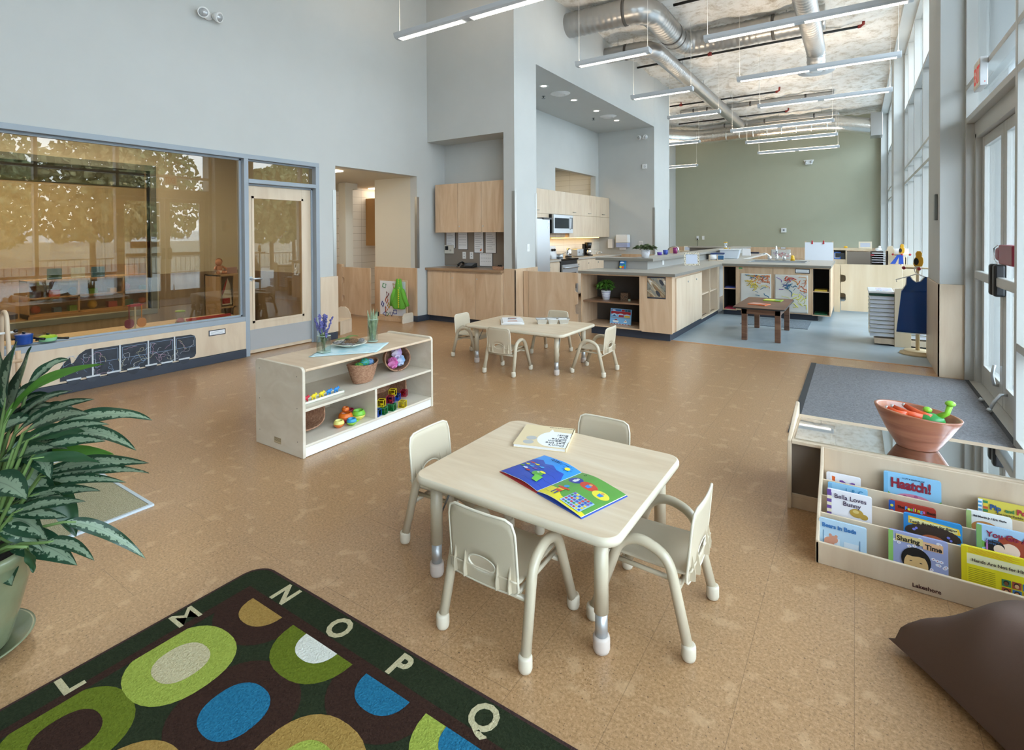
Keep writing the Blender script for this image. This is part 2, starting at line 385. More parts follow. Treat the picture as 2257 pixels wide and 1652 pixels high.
struct(cb.build('wall_corridor', cream))
struct(MB().box(-9.7, -9.6, 4.7, 9, 0, 2.6).box(-9.6, -6.3, 9, 9.1, 0, 2.6).box(-8.6, -7.95, 6.62, 6.75, 2.33, 2.6).build('wall_corridor_end', cream))
struct(MB().box(-9.7, XL - .15, 4.7, 7.2, 2.445, 2.6).box(-9.7, -6.3, 7.2, 9.1, 2.445, 2.6).build('ceiling_corridor', cream))
struct(MB().box(-9.7, XL - .15, 4.7, 9.1, -.1, 0).build('floor_corridor', cork_m))
struct(MB().box(-8.12, -7.93, 6.45, 6.62, 0, 2.6).build('wall_corridor_pier', cream))
wains(16, MB().box(-7.17, -6.152, 6.458, 6.476, .1, .905))
struct(MB().box(-8.7, -8.6, 6.5, 8.9, 0, 2.445).box(-8.6, -6.35, 8.8, 8.9, 0, 2.445).build('wall_washroom', tile))
g = thing('child_gate', 'low maple gate with two cutout handholds in the corridor opening', 'gate', (-8.12, 6.345, 0))
MB().box(0, .2, 0, .06, 0, .93).box(-.03, .23, -.02, .1, 0, .03).build('gate_post', maple, g, .003)
gp = [(.215, .03), (.95, .03), (.95, .88), (.215, .88), (.215, .70), (.26, .69), (.275, .66), (.275, .62), (.26, .59), (.215, .58), (.215, .37), (.26, .36), (.275, .33), (.275, .29), (.26, .26), (.215, .25)]
MB().prism(gp, 1, .0, .03).build('gate_panel', maple, g)
c = thing('wall_cabinet', 'maple wall cupboard inside the washroom past the corridor', 'cabinet', (-8.6, 7.52, 1.25))
MB().box(0, .3, 0, .6, 0, .98).build('cabinet_body', noisy('golden_maple', [(0, '#b98a50'), (1, '#cda064')], 3, stretch=(2, 2, .4)), c)
t = one('light_switch', 'white light switch on the tiled wall past the corridor gate', 'switch', MB().box(0, .012, -.04, .04, -.06, .06).box(.01, .02, -.012, .012, -.03, .03), white, (-8.6, 6.98, 1.18))
struct(MB().box(-7.9, -6.5, 4.86, 5.25, 2.425, 2.44).build('trim_17', emitter('added_corridor_glow', '#fff0da', 7)))  # glowing panel added out of view to light the corridor
struct(MB().box(-8.5, -7.6, 7.5, 8.5, 2.425, 2.44).build('trim_18', emitter('washroom_ceiling_light', '#fff0dc', 5)))
struct(MB().box(-8.0, -6.6, 11.1, 12.0, 3.28, 3.295).build('trim_19', emitter('office_ceiling_light', '#ffe6bd', 8)))

# ================= OBSERVATION SCREEN + DOOR (left wall) =================
XF0, XF1 = -6.29, -6.135
f = MB(); fw = .055
f.box(XF0, XF1, -1.2, 4.556, 2.39, 2.445)                    # head
f.box(XF0, XF1, -1.2, -1.2 + fw, .43, 2.39).box(XF0, XF1, 3.50, 3.555, 0, 2.39).box(XF0, XF1, 4.50, 4.556, 0, 2.39)
f.box(XF0, XF1, -1.2 + fw, 3.50, .43, .487)
f.box(XF0, XF1, 3.555, 4.50, 2.10, 2.15)
f.box(-6.24, -6.20, -1.15, 3.50, .487, .505).box(-6.24, -6.20, 3.475, 3.5, .487, 2.39).box(-6.24, -6.2, -1.15, 3.5, 2.365, 2.39)
f.box(-6.24, -6.21, 4.475, 4.50, .0, 2.10).box(-6.24, -6.21, 3.555, 4.5, 2.075, 2.10).box(-6.24, -6.2, 3.555, 4.5, 2.37, 2.39)
w1 = struct(f.build('window_1', frame_m, bevel=.003))
int_glass = thin_glass('screen_glass', '#e9e2d2', 1.0, 1.52, .03)
MB().box(-6.225, -6.217, -1.15, 3.48, .5, 2.37).build('glass_pane', int_glass, w1)
MB().box(-6.225, -6.217, 3.555, 4.5, 2.15, 2.38).build('glass_pane', int_glass, w1)
d1 = struct(pierced(MB(), 0, -6.265, -6.225, 3.56, 4.498, .01, 2.08, [(3.66, 4.34, .40, 1.93)]).build('door_1', maple_l, bevel=.002))
MB().box(-6.252, -6.245, 3.66, 4.34, .40, 1.93).build('glass_pane', int_glass, d1)
st = MB()
for a in ((3.64, 3.668, .38, 1.95), (4.332, 4.36, .38, 1.95), (3.64, 4.36, .38, .408), (3.64, 4.36, 1.922, 1.95)): st.box(-6.226, -6.217, *a)
st.build('glazing_bead', maple_l, d1)
MB().box(-6.225, -6.222, 3.575, 4.485, .05, .30).build('kick_plate', steel, d1)
MB().cyl((-6.225, 3.62, .93), (-6.18, 3.62, .93), .012).tube([(-6.18, 3.61, .93), (-6.18, 3.70, .93), (-6.185, 3.74, .925)], .011).cyl((-6.225, 3.62, .93), (-6.218, 3.62, .93), .03).build('lever_handle', steel, d1)

# ---- observation room and the room behind it
struct(MB().box(-8.35, XL - .15, -3, 4.7, -.1, 0).build('floor_observation', noisy('brown_carpet', [(0.3, '#4b4234'), (.7, '#6d6048')], 60, rough=.95)))
struct(MB().box(-8.35, XL - .15, -3, 4.7, 2.75, 2.85).build('ceiling_observation', cream))
obw = pierced(MB(), 0, -8.35, -8.2, -3, 4.55, 0, 2.75, [(-2.4, 3.33, .44, 2.40)]).box(-8.35, XL - .15, 4.55, 4.70, 0, 2.75).box(-8.35, XL - .15, -3.1, -3, 0, 2.75)
struct(obw.build('wall_observation', cream))
struct(MB().box(-8.2, -8.185, -3, 4.55, 0, .44).box(-8.2, -8.185, 3.43, 4.55, .44, .93).box(-8.2, XL - .16, 4.535, 4.55, 0, .93).build('trim_20', noisy('grey_brown_plank', [(0.3, '#8c7860'), (.7, '#a8937a')], 3, stretch=(3, 6, .3))))
f = MB().box(-8.3, -8.17, -2.4, 3.40, 2.36, 2.44).box(-8.3, -8.17, -2.4, 3.40, .385, .455).box(-8.3, -8.17, 3.33, 3.40, .455, 2.36).box(-8.28, -8.19, -.5, -.44, .455, 2.36)
w2 = struct(f.build('window_2', plain('dark_grey_steel', '#6e7471', .5), bevel=.003))
MB().box(-8.26, -8.255, -2.4, 3.33, .455, 2.36).build('glass_pane', int_glass, w2)
one('roller_blind', 'grey green roller blind pulled down a little behind the second observation window', 'blind', MB().box(-8.34, -8.325, -2.35, 3.32, 2.14, 2.40).cyl((-8.33, -2.35, 2.14), (-8.33, 3.32, 2.14), .012), plain('blind_cloth', '#5c6560', .8))
struct(MB().box(-12, -8.35, -3, 7, -.1, 0).build('floor_playroom', noisy('playroom_carpet', [(0.3, '#4e4634'), (.7, '#75684c')], 50, rough=.95)))
struct(MB().box(-12, -8.35, -3, 7, 3.0, 3.1).build('ceiling_playroom', cream))
struct(MB().box(-12.1, -12, -3, 7, 0, 3.0).box(-12, -9.7, 7, 7.1, 0, 3.0).box(-12, -8.35, -3.1, -3, 0, 3).build('wall_playroom', cream))
struct(MB().box(-12, -11.98, -3, 7, 0, .93).build('trim_21', noisy('honey_maple', [(0, '#b39470'), (1, '#c4a684')], 3, stretch=(3, 3, .3))))
struct(MB().box(-7.6, -6.9, .5, 3.5, 2.72, 2.745).build('trim_22', emitter('added_observation_glow', '#fff2e0', 6)))  # unseen glowing panel, added to brighten the observation room
struct(MB().box(-10.6, -9.6, .5, 4.0, 2.97, 2.995).build('trim_23', emitter('added_playroom_glow', '#fff2e0', 12.0)))  # unseen glowing panel, added to brighten the playroom behind the glass

# ================= WINDOW WALL (right) =================
struct(MB().box(.71, 1.3, 6.77, 7.75, 0, ZC + .05).build('wall_column_near', paint))
struct(MB().box(.71, 1.3, 14.45, 15.25, 0, ZC + .05).build('wall_column_middle', paint))
struct(MB().box(.71, 1.3, 21.35, YF, 0, ZC + .05).build('wall_column_far', paint))
wains(24, MB().box(.695, .90, 6.755, 6.77, 0, .935).box(.695, .71, 6.755, 7.77, 0, .935), maple_l)
struct(MB().box(.7, 1.3, YN, YF, 5.40, ZC + .05).build('wall_window_head', paint))
struct(MB().box(.9, 1.3, YN, -2.0, 0, 5.45).build('wall_light_block', paint))  # unseen solid wall added behind the camera to darken the foreground
ext_glass = thin_glass('window_glass', '#f3f5f5', 1.0, 1.5)
def mull(n, y0, y1, ys, zs, low=None, door=False):
    m = MB(); X0, X1 = .90, 1.05
    for y in ys: m.box(X0, X1, y - .03, y + .03, 0, 5.4)
    for z0, z1 in zs: m.box(X0 + .001, X1 - .001, y0, y1, z0, z1)
    if low:
        for (a, b_, z0, z1) in low: m.box(X0 + .002, X1 - .002, a, b_, z0, z1)
    w = struct(m.build('window_%d' % n, alu, bevel=.002, seg=1))
    return w
Z4 = [(2.51, 2.565), (2.83, 2.878), (4.09, 4.14), (5.35, 5.4)]
ysn = [4.80, 3.45, 2.1, .75, -.6, -1.95, -3.3, -4.65]
w3 = mull(3, YN, 6.77, ysn + [6.745], Z4, [(YN, 4.80, .655, .71), (YN, 4.8, 0, .06)])
MB().box(.985, .992, YN, 4.78, .06, 5.35).box(.985, .992, 4.82, 6.72, 2.565, 5.35).build('glass_pane', ext_glass, w3)
w4 = mull(4, 7.75, 14.45, [7.8, 9.3, 10.7, 12.15, 13.5, 14.42], Z4, [(7.75, 14.45, 0, .06)])
MB().box(.985, .992, 7.75, 14.45, .06, 5.35).build('glass_pane', ext_glass, w4)
w5 = mull(5, 15.25, 21.35, [15.28, 16.6, 17.95, 19.3, 20.65, 21.3], Z4, [(15.25, 21.35, 0, .06)])
MB().box(.985, .992, 15.25, 21.35, .06, 5.35).build('glass_pane', ext_glass, w5)
# double exit door
df = MB().box(.96, 1.10, 6.70, 6.715, 0, 2.51).box(.965, 1.10, 6.64, 6.70, 0, 2.40).box(.965, 1.1, 4.83, 4.86, 0, 2.40).box(.965, 1.10, 4.83, 6.70, 2.36, 2.51).box(.93, 1.1, 4.83, 6.7, 0, .012)
d2 = struct(df.build('door_2', alu, bevel=.002, seg=1))
for k, (y0, y1) in enumerate(((5.78, 6.635), (4.865, 5.765))):
    d = MB(); X0, X1 = 1.01, 1.06
    d.box(X0, X1, y0, y0 + .095, .015, 2.355).box(X0, X1, y1 - .095, y1, .015, 2.355).box(X0 + .001, X1 - .001, y0, y1, .015, .20).box(X0 + .001, X1 - .001, y0, y1, 2.26, 2.355)
    lf = d.build('door_leaf', alu, d2, .003)
    MB().box(1.03, 1.037, y0 + .09, y1 - .09, .2, 2.26).build('glass_pane', ext_glass, lf)
    b_ = MB().box(.95, 1.01, y0 + .10, y1 - .03, 1.01, 1.09); b_.build('push_bar', alu, lf, .012, seg=3)
    MB().box(.935, 1.012, (y0 + .03) if k == 0 else (y1 - .10), (y0 + .11) if k == 0 else (y1 - .02), .93, 1.19).build('latch_case', black, lf, .02, seg=3)
    y = y0 + .15 if k == 0 else y1 - .15
    MB().tube([(1.01, y, .16), (.97, y, .155), (.93, y - .02, .10), (.90, y - .03, .03)] if k else [(1.01, y, .16), (.985, y, .16), (.97, y, .25), (.985, y, .33)], .012).cyl((.905, y - .03, .04), (.89, y - .035, .02), .018) .build('door_stop', steel, lf)
# ================= EXTERIOR =================
struct(MB().box(1.1, 9, -14, 34, -.12, -.02).build('floor_patio', noisy('patio_concrete', [(0.3, '#8f9396'), (.7, '#a9adb0')], 3)))
struct(MB().box(9, 60, -40, 80, -.9, -.6).build('floor_street', noisy('street_asphalt', [(0.3, '#7d8084'), (.7, '#909498')], 3)))
rail_m = plain('dark_rail_paint', '#3a3532', .5)
r = thing('guard_railing', 'dark railing with thin upright bars outside, mirrored in the interior glass', 'railing', (19, 0, -.6))
m = MB().box(-.02, .02, 2, 26, .95, 1.0).box(-.02, .02, 2, 26, .08, .12)
for i in range(97): m.box(-.01, .01, 2 + i * .25, 2.02 + i * .25, 0, .95)
m.build('railing_bars', rail_m, r)
one('retaining_wall', 'long pale concrete retaining wall behind the railing, mirrored in the interior glass', 'wall', MB().box(22, 22.4, -6, 40, -.6, 1.2), noisy('pale_concrete', [(0.3, '#b5b0a2'), (.7, '#cbc7bb')], 1.2), )
bd = thing('shop_building', 'white low shop building with a sign band, mirrored in the interior glass', 'building', (27, 0, -.6))
MB().box(0, 6, -6, 30, 0, 2.5).box(-.3, 0, -6, 30, 1.75, 2.45).build('building_body', plain('white_cladding', '#e8eaec', .6), bd)
text('Furniture & Mattresses', plain('navy_sign_paint', '#3c3f6a', .6), bd, (-.31, 18.3, 1.93), (pi / 2, 0, -pi / 2), .62, ext=.01, name='sign_lettering')
one('ramp_parapet', 'pale concrete stair parapet sloping down outside the windows', 'parapet', MB().prism([(2.0, 2.2), (7.5, .2), (7.5, -.1), (2.0, 1.7)], 0, 14, 14.3), MATS['pale_concrete'])
leafm = [noisy('tree_foliage_' + n, [(0.3, a), (.7, b_)], 3, rough=.8) for n, a, b_ in (('olive', '#5d6745', '#868e62'), ('green', '#46583a', '#72845a'), ('gold', '#7d7852', '#9c9468'))]
bark = plain('tree_bark', '#5a4a3c', .9)
def tree(x, y, h, w, k, label):
    t = thing('street_tree', label, 'tree', (x, y, -.6), group=None)
    MB().tube([(0, 0, 0), (.05, 0, h * .3), (0, .1, h * .55)], [.12, .1, .06], 8).tube([(.04, 0, h * .3), (.3, .5, h * .5)], [.06, .03], 6).tube([(.04, 0, h * .35), (-.3, -.5, h * .55)], [.06, .03], 6).build('trunk', bark, t)
    m = MB(); R = random.Random(int(x * 31 + y * 17))
    for i in range(1800):
        a = R.random() * 2 * pi; q = R.random() ** .5; z = h * (.32 + .68 * R.random()); rr = w * q * (1 - abs((z / h - .62) / .42) ** 2) ** .5 if abs((z / h - .62) / .42) < 1 else w * .2
        c = Vector((rr * cos(a), rr * sin(a), z)); s_ = .10 + .12 * R.random()
        m.X = Matrix.Translation(c) @ Euler((R.random() * 3, R.random() * 3, R.random() * 3)).to_matrix().to_4x4()
        m._add([(-s_, 0, 0), (0, -s_ * .7, .05), (s_, 0, 0), (0, s_ * .7, .05)], [(0, 1, 2, 3)])
    m.X = Matrix.Identity(4); m.build('foliage', leafm[k], t)
for i, (x, y, h, w, k, lb) in enumerate(((12, 4.5, 5.5, 1.9, 0, 'olive green street tree left of the stair parapet'), (13, 8.3, 6.0, 2.0, 2, 'yellow green street tree in front of the shop sign'), (16, 11.5, 6.5, 2.4, 1, 'tall green street tree right of the shop sign'), (13, 16, 5.5, 2.0, 0, 'olive street tree mirrored in the glass door'), (17, 20, 6.5, 2.6, 1, 'green street tree far down the street'), (11, .8, 5.5, 1.9, 1, 'green street tree nearest to the camera side'), (20.5, 6.5, 7.5, 2.6, 1, 'broad green tree behind the railing'))):
    tree(x, y, h, w, k, lb)
one('canopy', 'wide flat canopy outside above the windows, mirrored in the interior glass', 'canopy', MB().box(1.12, 3.3, -6, 22, 3.9, 4.08), plain('canopy_grey', '#8d8f8e', .7))
# ================= PENDANT LIGHTS =================
lamp_m = emitter('lamp_louvre_glow', '#fff4e6', 4.2); up_m = emitter('lamp_uplight_glow', '#ffe8cc', 17.0)
cable_m = plain('white_cable', '#e6e4de', .5)
def pendant_proto(n):
    L_ = 1.22 * n
    t = thing('pendant_light', '', 'ceiling light', (0, 0, 0))
    m = MB(); prof = [(-.085, .05), (-.07, .0), (-.045, -.025), (.045, -.025), (.07, 0), (.085, .05), (.06, .055), (-.06, .055)]
    m.prism(prof, 0, 0, L_); m.build('lamp_housing', plain('grey_lamp_housing', '#c6cacd', .4, .1), t, .003)
    for i in range(n):
        a = i * 1.22 + .06; b_ = (i + 1) * 1.22 - .06
        w = MB().box(a, b_, -.045, .045, -.027, -.0255); w.build('louvre_diffuser', lamp_m, t)
        s_ = MB(); k = 26
        for j in range(k + 1): s_.box(a + (b_ - a) * j / k - .003, a + (b_ - a) * j / k + .003, -.046, .046, -.033, -.027)
        s_.build('louvre_blades', white, t)
    MB().box(.05, L_ - .05, -.05, .05, .056, .058).build('uplight_tube', up_m, t)
    for x in (.04, L_ - .04): MB().cyl((x, 0, .05), (x, 0, ZC - 4.25), .003, n=6).cyl((x, 0, .05), (x, 0, .09), .012, n=8).build('hanging_cable', cable_m, t)
    return t
P2 = pendant_proto(2); P1 = pendant_proto(1)
G = 'suspended linear pendant lights'
spec = [(P2, (-5.245, 5.17, 4.15), 'double-length pendant light nearest the camera, hanging before the desk niche wall'),
        (P2, (-1.85, 7.99, 4.28), 'double-length pendant light nearest in the window-side row, below the big duct'),
        (P2, (-1.83, 10.41, 4.28), 'second double-length pendant light from the camera in the window-side row'),
        (P2, (-1.83, 12.84, 4.28), 'third double-length pendant light from the camera in the window-side row'),
        (P2, (-2.89, 15.47, 4.28), 'bright double-length pendant light, nearest of the three before the sage wall'),
        (P2, (-2.87, 17.68, 4.28), 'bright double-length pendant light, middle of the three before the sage wall'),
        (P2, (-2.88, 20.2, 4.28), 'bright double-length pendant light, farthest of the three before the sage wall'),
        (P1, (-3.8, 7.75, 4.20), 'short pendant light left of the round duct elbow, nearest along the kitchen wall'),
        (P1, (-3.82, 10.31, 4.22), 'second short pendant light along the kitchen wall'),
        (P1, (-3.84, 12.84, 4.28), 'third short pendant light, beside the far end of the kitchen wall'),
        (P1, (-5.2, 16.6, 4.28), 'short pendant light half hidden behind the kitchen end wall, upper one'),
        (P1, (-6.125, 20.1, 4.0), 'pendant light half hidden behind the kitchen end wall, lower one')]
used = set()
for p, loc, lb in spec:
    if p.name not in used: used.add(p.name); o = p; o.location = loc; o['label'] = lb; o['group'] = G
    else: dup(p, loc, 0, lb, G)
# unseen pendants added for their light, continuing the rows
dup(P2, (-3.6, 2.2, 4.22), 0, 'added unseen pendant light above the toy shelf, past the top of the view', G); dup(P2, (-3.6, -1.0, 4.22), 0, 'added unseen pendant light behind the camera position above the rug', G)
# ================= DUCTS AND PIPES =================
def arc(pts, r, n=8):
    """round the corners of a polyline"""
    P = [Vector(p) for p in pts]; out = [P[0]]
    for i in range(1, len(P) - 1):
        a = (P[i - 1] - P[i]).normalized(); b_ = (P[i + 1] - P[i]).normalized()
        d = min(r, (P[i - 1] - P[i]).length * .49, (P[i + 1] - P[i]).length * .49)
        p0 = P[i] + a * d; p1 = P[i] + b_ * d
        for k in range(n + 1): t = k / n; out.append(p0 * (1 - t) ** 2 + P[i] * 2 * t * (1 - t) + p1 * t * t)
    out.append(P[-1]); return out
def dense(path, step=.04):
    out = [path[0]]
    for a, b_ in zip(path[:-1], path[1:]):
        n = max(1, int((b_ - a).length / step))
        for k in range(1, n + 1): out.append(a.lerp(b_, k / n))
    return out
def duct(name, label, pts, r, rr, mat, bands=(), straps=(), ribs=True, cap=None):
    t = thing(name, label, 'duct', (0, 0, 0))
    p = dense(arc(pts, rr), .035)
    R = [r * (1.05 if (ribs and i % 3 == 0) else 1.0) for i in range(len(p))]
    MB().tube(p, R, 24).build('duct_body', mat, t)
    for f_ in bands:
        i = int(f_ * (len(p) - 2)); d = (p[i + 1] - p[i]).normalized()
        MB().cyl(p[i] - d * .025, p[i] + d * .025, r * 1.05, n=24).build('duct_band', plain('dark_band', '#4d4a46', .6), t)
    for f_ in straps:
        i = int(f_ * (len(p) - 2)); q = p[i]
        MB().cyl(q + Vector((0, 0, r * .9)), (q.x, q.y, ZC), .004, n=6).build('duct_hanger', steel_d, t)
    return t
duct('round_air_duct', 'large round spiral duct leaving the kitchen wall and turning twice', [(-4.40, 8.58, 5.25), (-2.93, 8.62, 5.25), (-2.93, 10.75, 5.25), (-.45, 10.75, 5.25)], .215, .42, duct_m, (.20, .47, .51, .86), (.1, .6, .9))
duct('round_air_duct', 'medium round spiral duct running along the kitchen wall to the far end', [(-4.40, 10.3, 5.19), (-3.42, 10.35, 5.19), (-3.31, 19.3, 5.19)], .155, .34, duct_m, (.05,), (.03, .3, .5, .8))
dc = duct('round_air_duct', 'vertical-looking spiral duct ending in a round ceiling diffuser by the windows', [(-.62, 8.1, 4.84), (-.62, 11.3, 4.84), (-.62, 11.35, 4.56)], .15, .2, duct_m, (), (.2, .6))
MB().lathe([(.02, -.02), (.10, -.03), (.12, 0), (.06, .03), (.17, -.035), (.20, 0), (.14, .05), (.30, -.03), (.31, -.015), (.16, .08)], (-.62, 11.35, 4.5), 32).build('ceiling_diffuser', white, dc)
duct('small_air_duct', 'thin spiral duct on hangers above the nearest bright pendant light', [(-4.79, 17.4, 5.42), (-.51, 17.4, 5.42)], .068, .1, duct_m, (.1, .2, .3, .5, .85), (.1, .6, .9))
duct('small_air_duct', 'thin spiral duct on hangers close to the foil covered duct', [(-4.75, 19.85, 5.32), (-.44, 19.85, 5.32)], .07, .1, duct_m, (.2, .35, .5, .85), (.1, .6, .9))
fd = duct('foil_air_duct', 'crinkled silver foil wrapped duct along the top of the sage wall', [(-6.6, 18.4, 5.15), (-5.9, 19.6, 5.12), (-5.1, 20.45, 5.1), (-.7, 20.5, 5.15), (.45, 20.6, 4.9)], .26, .6, foil, (), (.2, .5, .8), ribs=False)
for i in range(9): x = -4.4 + i * .45; MB().cyl((x - .02, 20.47, 5.12), (x + .02, 20.47, 5.12), .275, n=24).build('foil_band', foil, fd)
MB().box(.4, .72, 20.3, 20.95, 4.56, 5.3).build('duct_box', duct_m, fd, .01)
def sprink(label, x0, x1, y, z=5.43, heads=(), fit=(), up=True):
    t = thing('sprinkler_pipe', label, 'pipe', (0, 0, 0), group='sprinkler pipes under the ceiling')
    MB().cyl((x0, y, z), (x1, y, z), .025, n=10).build('pipe', pipe_m, t)
    for x in fit: MB().cyl((x - .04, y, z), (x + .04, y, z), .04, n=10).cyl((x, y, z), (x, y, z + .1), .018, n=8).cyl((x, y, z + .1), (x, y, z + .14), .012, n=8).build('red_fitting', redm, t)
    MB().cyl((x1, y, z), (x1 + .05, y, z), .035, n=10).tube([(x1 + .04, y, z), (x1 + .09, y, z + .03), (x1 + .1, y, z + .12)], .026, 8).build('end_elbow', redm, t)
    for k in (.25, .6): MB().cyl((x0 + (x1 - x0) * k, y, z), (x0 + (x1 - x0) * k, y, ZC), .005, n=6).build('pipe_hanger', steel_d, t)
sprink('long black sprinkler pipe passing behind the round diffuser', -4.36, .03, 12.15, heads=(), fit=(-3.8, -2.7))
sprink('black sprinkler pipe with a red elbow beyond the kitchen wall, nearer of two', -4.85, -1.88, 16.4, fit=(-4.5,))
sprink('black sprinkler pipe with a red elbow beyond the kitchen wall, farther of two', -5.35, -1.92, 19.2)
sprink('black sprinkler pipe at the top edge of the view above the large duct', -2.65, .5, 9.2)
# ================= CHILD CHAIRS =================
beige = plain('beige_moulded_plastic', '#c6b89f', 0.42, bump=.15, bscale=900)
beige_t = plain('beige_powder_coated_tube', '#c4b79e', 0.33, coat=.2)
beige_l = plain('light_beige_rim', '#d9cfba', 0.4)
capm = plain('beige_rubber_cap', '#d1c6b1', 0.5)
def make_chair():
    t = thing('child_chair', '', 'chair')
    th = lambda x, z: -.172 - (z - .25) * .10 + .55 * x * x
    def back():
        m = MB(); N = 48; hc = (0, .300)
        hole = [(  .058 * cos(2 * pi * k / N), hc[1] + .028 * sin(2 * pi * k / N)) for k in range(N)]
        out = []
        X, Z0, Z1, r = .143, .226, .49, .035
        for k in range(N):
            a = 2 * pi * k / N; dx, dz = cos(a), sin(a) or 1e-9; dx = dx or 1e-9
            s_ = min(X / abs(dx), ((Z1 - hc[1]) if dz > 0 else (hc[1] - Z0)) / abs(dz)); x, z = dx * s_, hc[1] + dz * s_
            cx, cz = X - r, (Z1 - r)
            if abs(x) > cx and z > cz:
                d = Vector((abs(x) - cx, z - cz)); d = d.normalized() * r; x = math.copysign(cx + d.x, x); z = cz + d.y
            if z > .4: x *= 1 - .18 * (z - .4)
            out.append((x, z))
        vs = []; R = 6
        for j in range(R + 1):
            for k in range(N):
                x = hole[k][0] + (out[k][0] - hole[k][0]) * j / R; z = hole[k][1] + (out[k][1] - hole[k][1]) * j / R
                vs.append((x, th(x, z), z))
        fs = [(j * N + k, j * N + (k + 1) % N, (j + 1) * N + (k + 1) % N, (j + 1) * N + k) for j in range(R) for k in range(N)]
        m._add(vs, fs, True)
        return m, out, hole
    m, out, hole = back()
    b = m.build('backrest', beige, t, solid=.005)
    r_ = MB().tube([(x, th(x, z), z) for x, z in out], .0048, 8, closed=True).tube([(x, th(x, z), z) for x, z in hole], .004, 8, closed=True)
    r_.build('backrest_rim', beige_l, b)
    for s_ in (-1, 1):
        for xx in (.07, .118):
            f = MB()
            x = s_ * xx; y0 = th(x, .3) - .002
            f.prism([(y0, .345), (y0 - .015, .262), (y0 - .013, .236), (y0 + .008, .232), (y0 + .010, .30)], 0, x - .002, x + .002)
            f.build('backrest_rib', beige, b)
    s = MB().grid(lambda u, v: ((u - .5) * .284 * (1 - .08 * v), -.178 + v * .345, .262 - .012 * sin(pi * u) * sin(pi * min(1, v * 1.1)) - (.03 * ((v - .85) / .15) ** 2 if v > .85 else 0) + (.02 * ((.12 - v) / .12) ** 2 if v < .12 else 0)), 14, 16)
    s.build('seat', beige, t, solid=.006)
    for s_ in (-1, 1):
        x = s_ * .168
        pts = arc([(x + s_ * .012, -.18, .02), (x, -.105, .325), (x, .0, .36), (x, .075, .325), (x + s_ * .012, .18, .02)], .075, 7)
        fr = MB().tube(pts, .0185, 14).build('side_frame', beige_t, t)
        for y in (-.18, .18): MB().lathe([(.012, 0), (.021, .004), (.0245, .014), (.0245, .048), (.0225, .054), (.018, .056)], (x + s_ * .012 - s_ * .0005, y * .985, 0), 16).build('foot_cap', capm, fr)
    MB().cyl((-.168, .115, .215), (.168, .115, .215), .010).cyl((-.168, -.13, .205), (.168, -.13, .205), .010).cyl((-.13, -.14, .225), (-.13, .13, .235), .009).cyl((.13, -.14, .225), (.13, .13, .235), .009).build('cross_bars', beige_t, t)
    return t
ch = make_chair(); first = True
GC1 = 'beige chairs at the near table'; GC2 = 'beige chairs at the far table'
for (x, y, rz, lb, g_) in ((-1.095, 1.64, 0, 'beige child chair with its back to the camera, in front of the near table', GC1),
        (-.65, 1.985, pi / 2, 'beige child chair at the right end of the near table, seen from the side', GC1),
        (-1.60, 1.955, -pi / 2, 'beige child chair at the left end of the near table', GC1),
        (-1.10, 2.36, pi, 'beige child chair behind the near table, only its backrest and a foot showing', GC1),
        (-3.10, 4.63, .03, 'beige child chair with its back to the camera, in front of the far table', GC2),
        (-2.31, 5.11, pi / 2, 'beige child chair at the right end of the far table', GC2),
        (-3.86, 5.03, -pi / 2, 'beige child chair at the left end of the far table', GC2),
        (-3.14, 5.66, pi, 'beige child chair behind the far table, by the gate', GC2)):
    if first: first = False; ch.location = (x, y, 0); ch.rotation_euler = (0, 0, rz); ch['label'] = lb; ch['group'] = g_
    else: dup(ch, (x, y, 0), rz, lb, g_)
# ================= TABLES =================
edge_m = noisy('cream_table_edge', [(0.3, '#cfc3ab'), (.7, '#d8ccb5')], 3, stretch=(.5, .5, 20), rough=.45)
ttop = noisy('table_maple_laminate', [(0.25, '#cdb595'), (0.5, '#d8c3a5'), (0.75, '#e0cfb5')], scale=2.2, detail=6, stretch=(.6, 5, 1), rough=.42, dist=1.5)
ttop2 = ttop
def table(label, x0, x1, y0, y1, z, insx, insy, r=.07):
    cx, cy = (x0 + x1) / 2, (y0 + y1) / 2; w, d = x1 - x0, y1 - y0
    t = thing('activity_table', label, 'table', (cx, cy, 0))
    e_ = []
    P = rrect(-w / 2, w / 2, -d / 2, d / 2, r, 8); N = len(P)
    rings = [(-.012, z - .034), (-.003, z - .030), (0, z - .020), (0, z - .010), (-.004, z - .003), (-.011, z)]
    m = MB(); vs = []
    for off, zz in rings: vs += [(p[0], p[1], zz) for p in rrect(-w / 2 - off, w / 2 + off, -d / 2 - off, d / 2 + off, r + off, 8)]
    fs = [(j * N + k, j * N + (k + 1) % N, (j + 1) * N + (k + 1) % N, (j + 1) * N + k) for j in range(len(rings) - 1) for k in range(N)] + [tuple(range(N))[::-1]]
    m._add(vs, fs, True); m.build('edge_band', edge_m, t)
    MB().sheet(rrect(-w / 2 + .011, w / 2 - .011, -d / 2 + .011, d / 2 - .011, r - .011, 8), 2, z).build('tabletop', ttop, t)
    for sx_ in (-1, 1):
        for sy_ in (-1, 1):
            x, y = sx_ * (w / 2 - insx), sy_ * (d / 2 - insy)
            l_ = MB().cyl((x, y, .14), (x, y, z - .03), .0255, n=20).build('leg', beige_t, t)
            MB().cyl((x, y, .05), (x, y, .141), .0218, n=20).build('leg_extension', steel, l_)
            MB().lathe([(.018, 0), (.026, .004), (.030, .014), (.030, .05), (.028, .058), (.0215, .059)], (x, y, 0), 20).build('foot_cap', plain('pink_grey_cap', '#c9bbb0', .5), l_)
            MB().cyl((x, y - sy_ * .02, .24), (x - sx_ * .02, y - sy_ * .13, z - .035), .004).build('leg_brace', steel_d, l_)
    return t
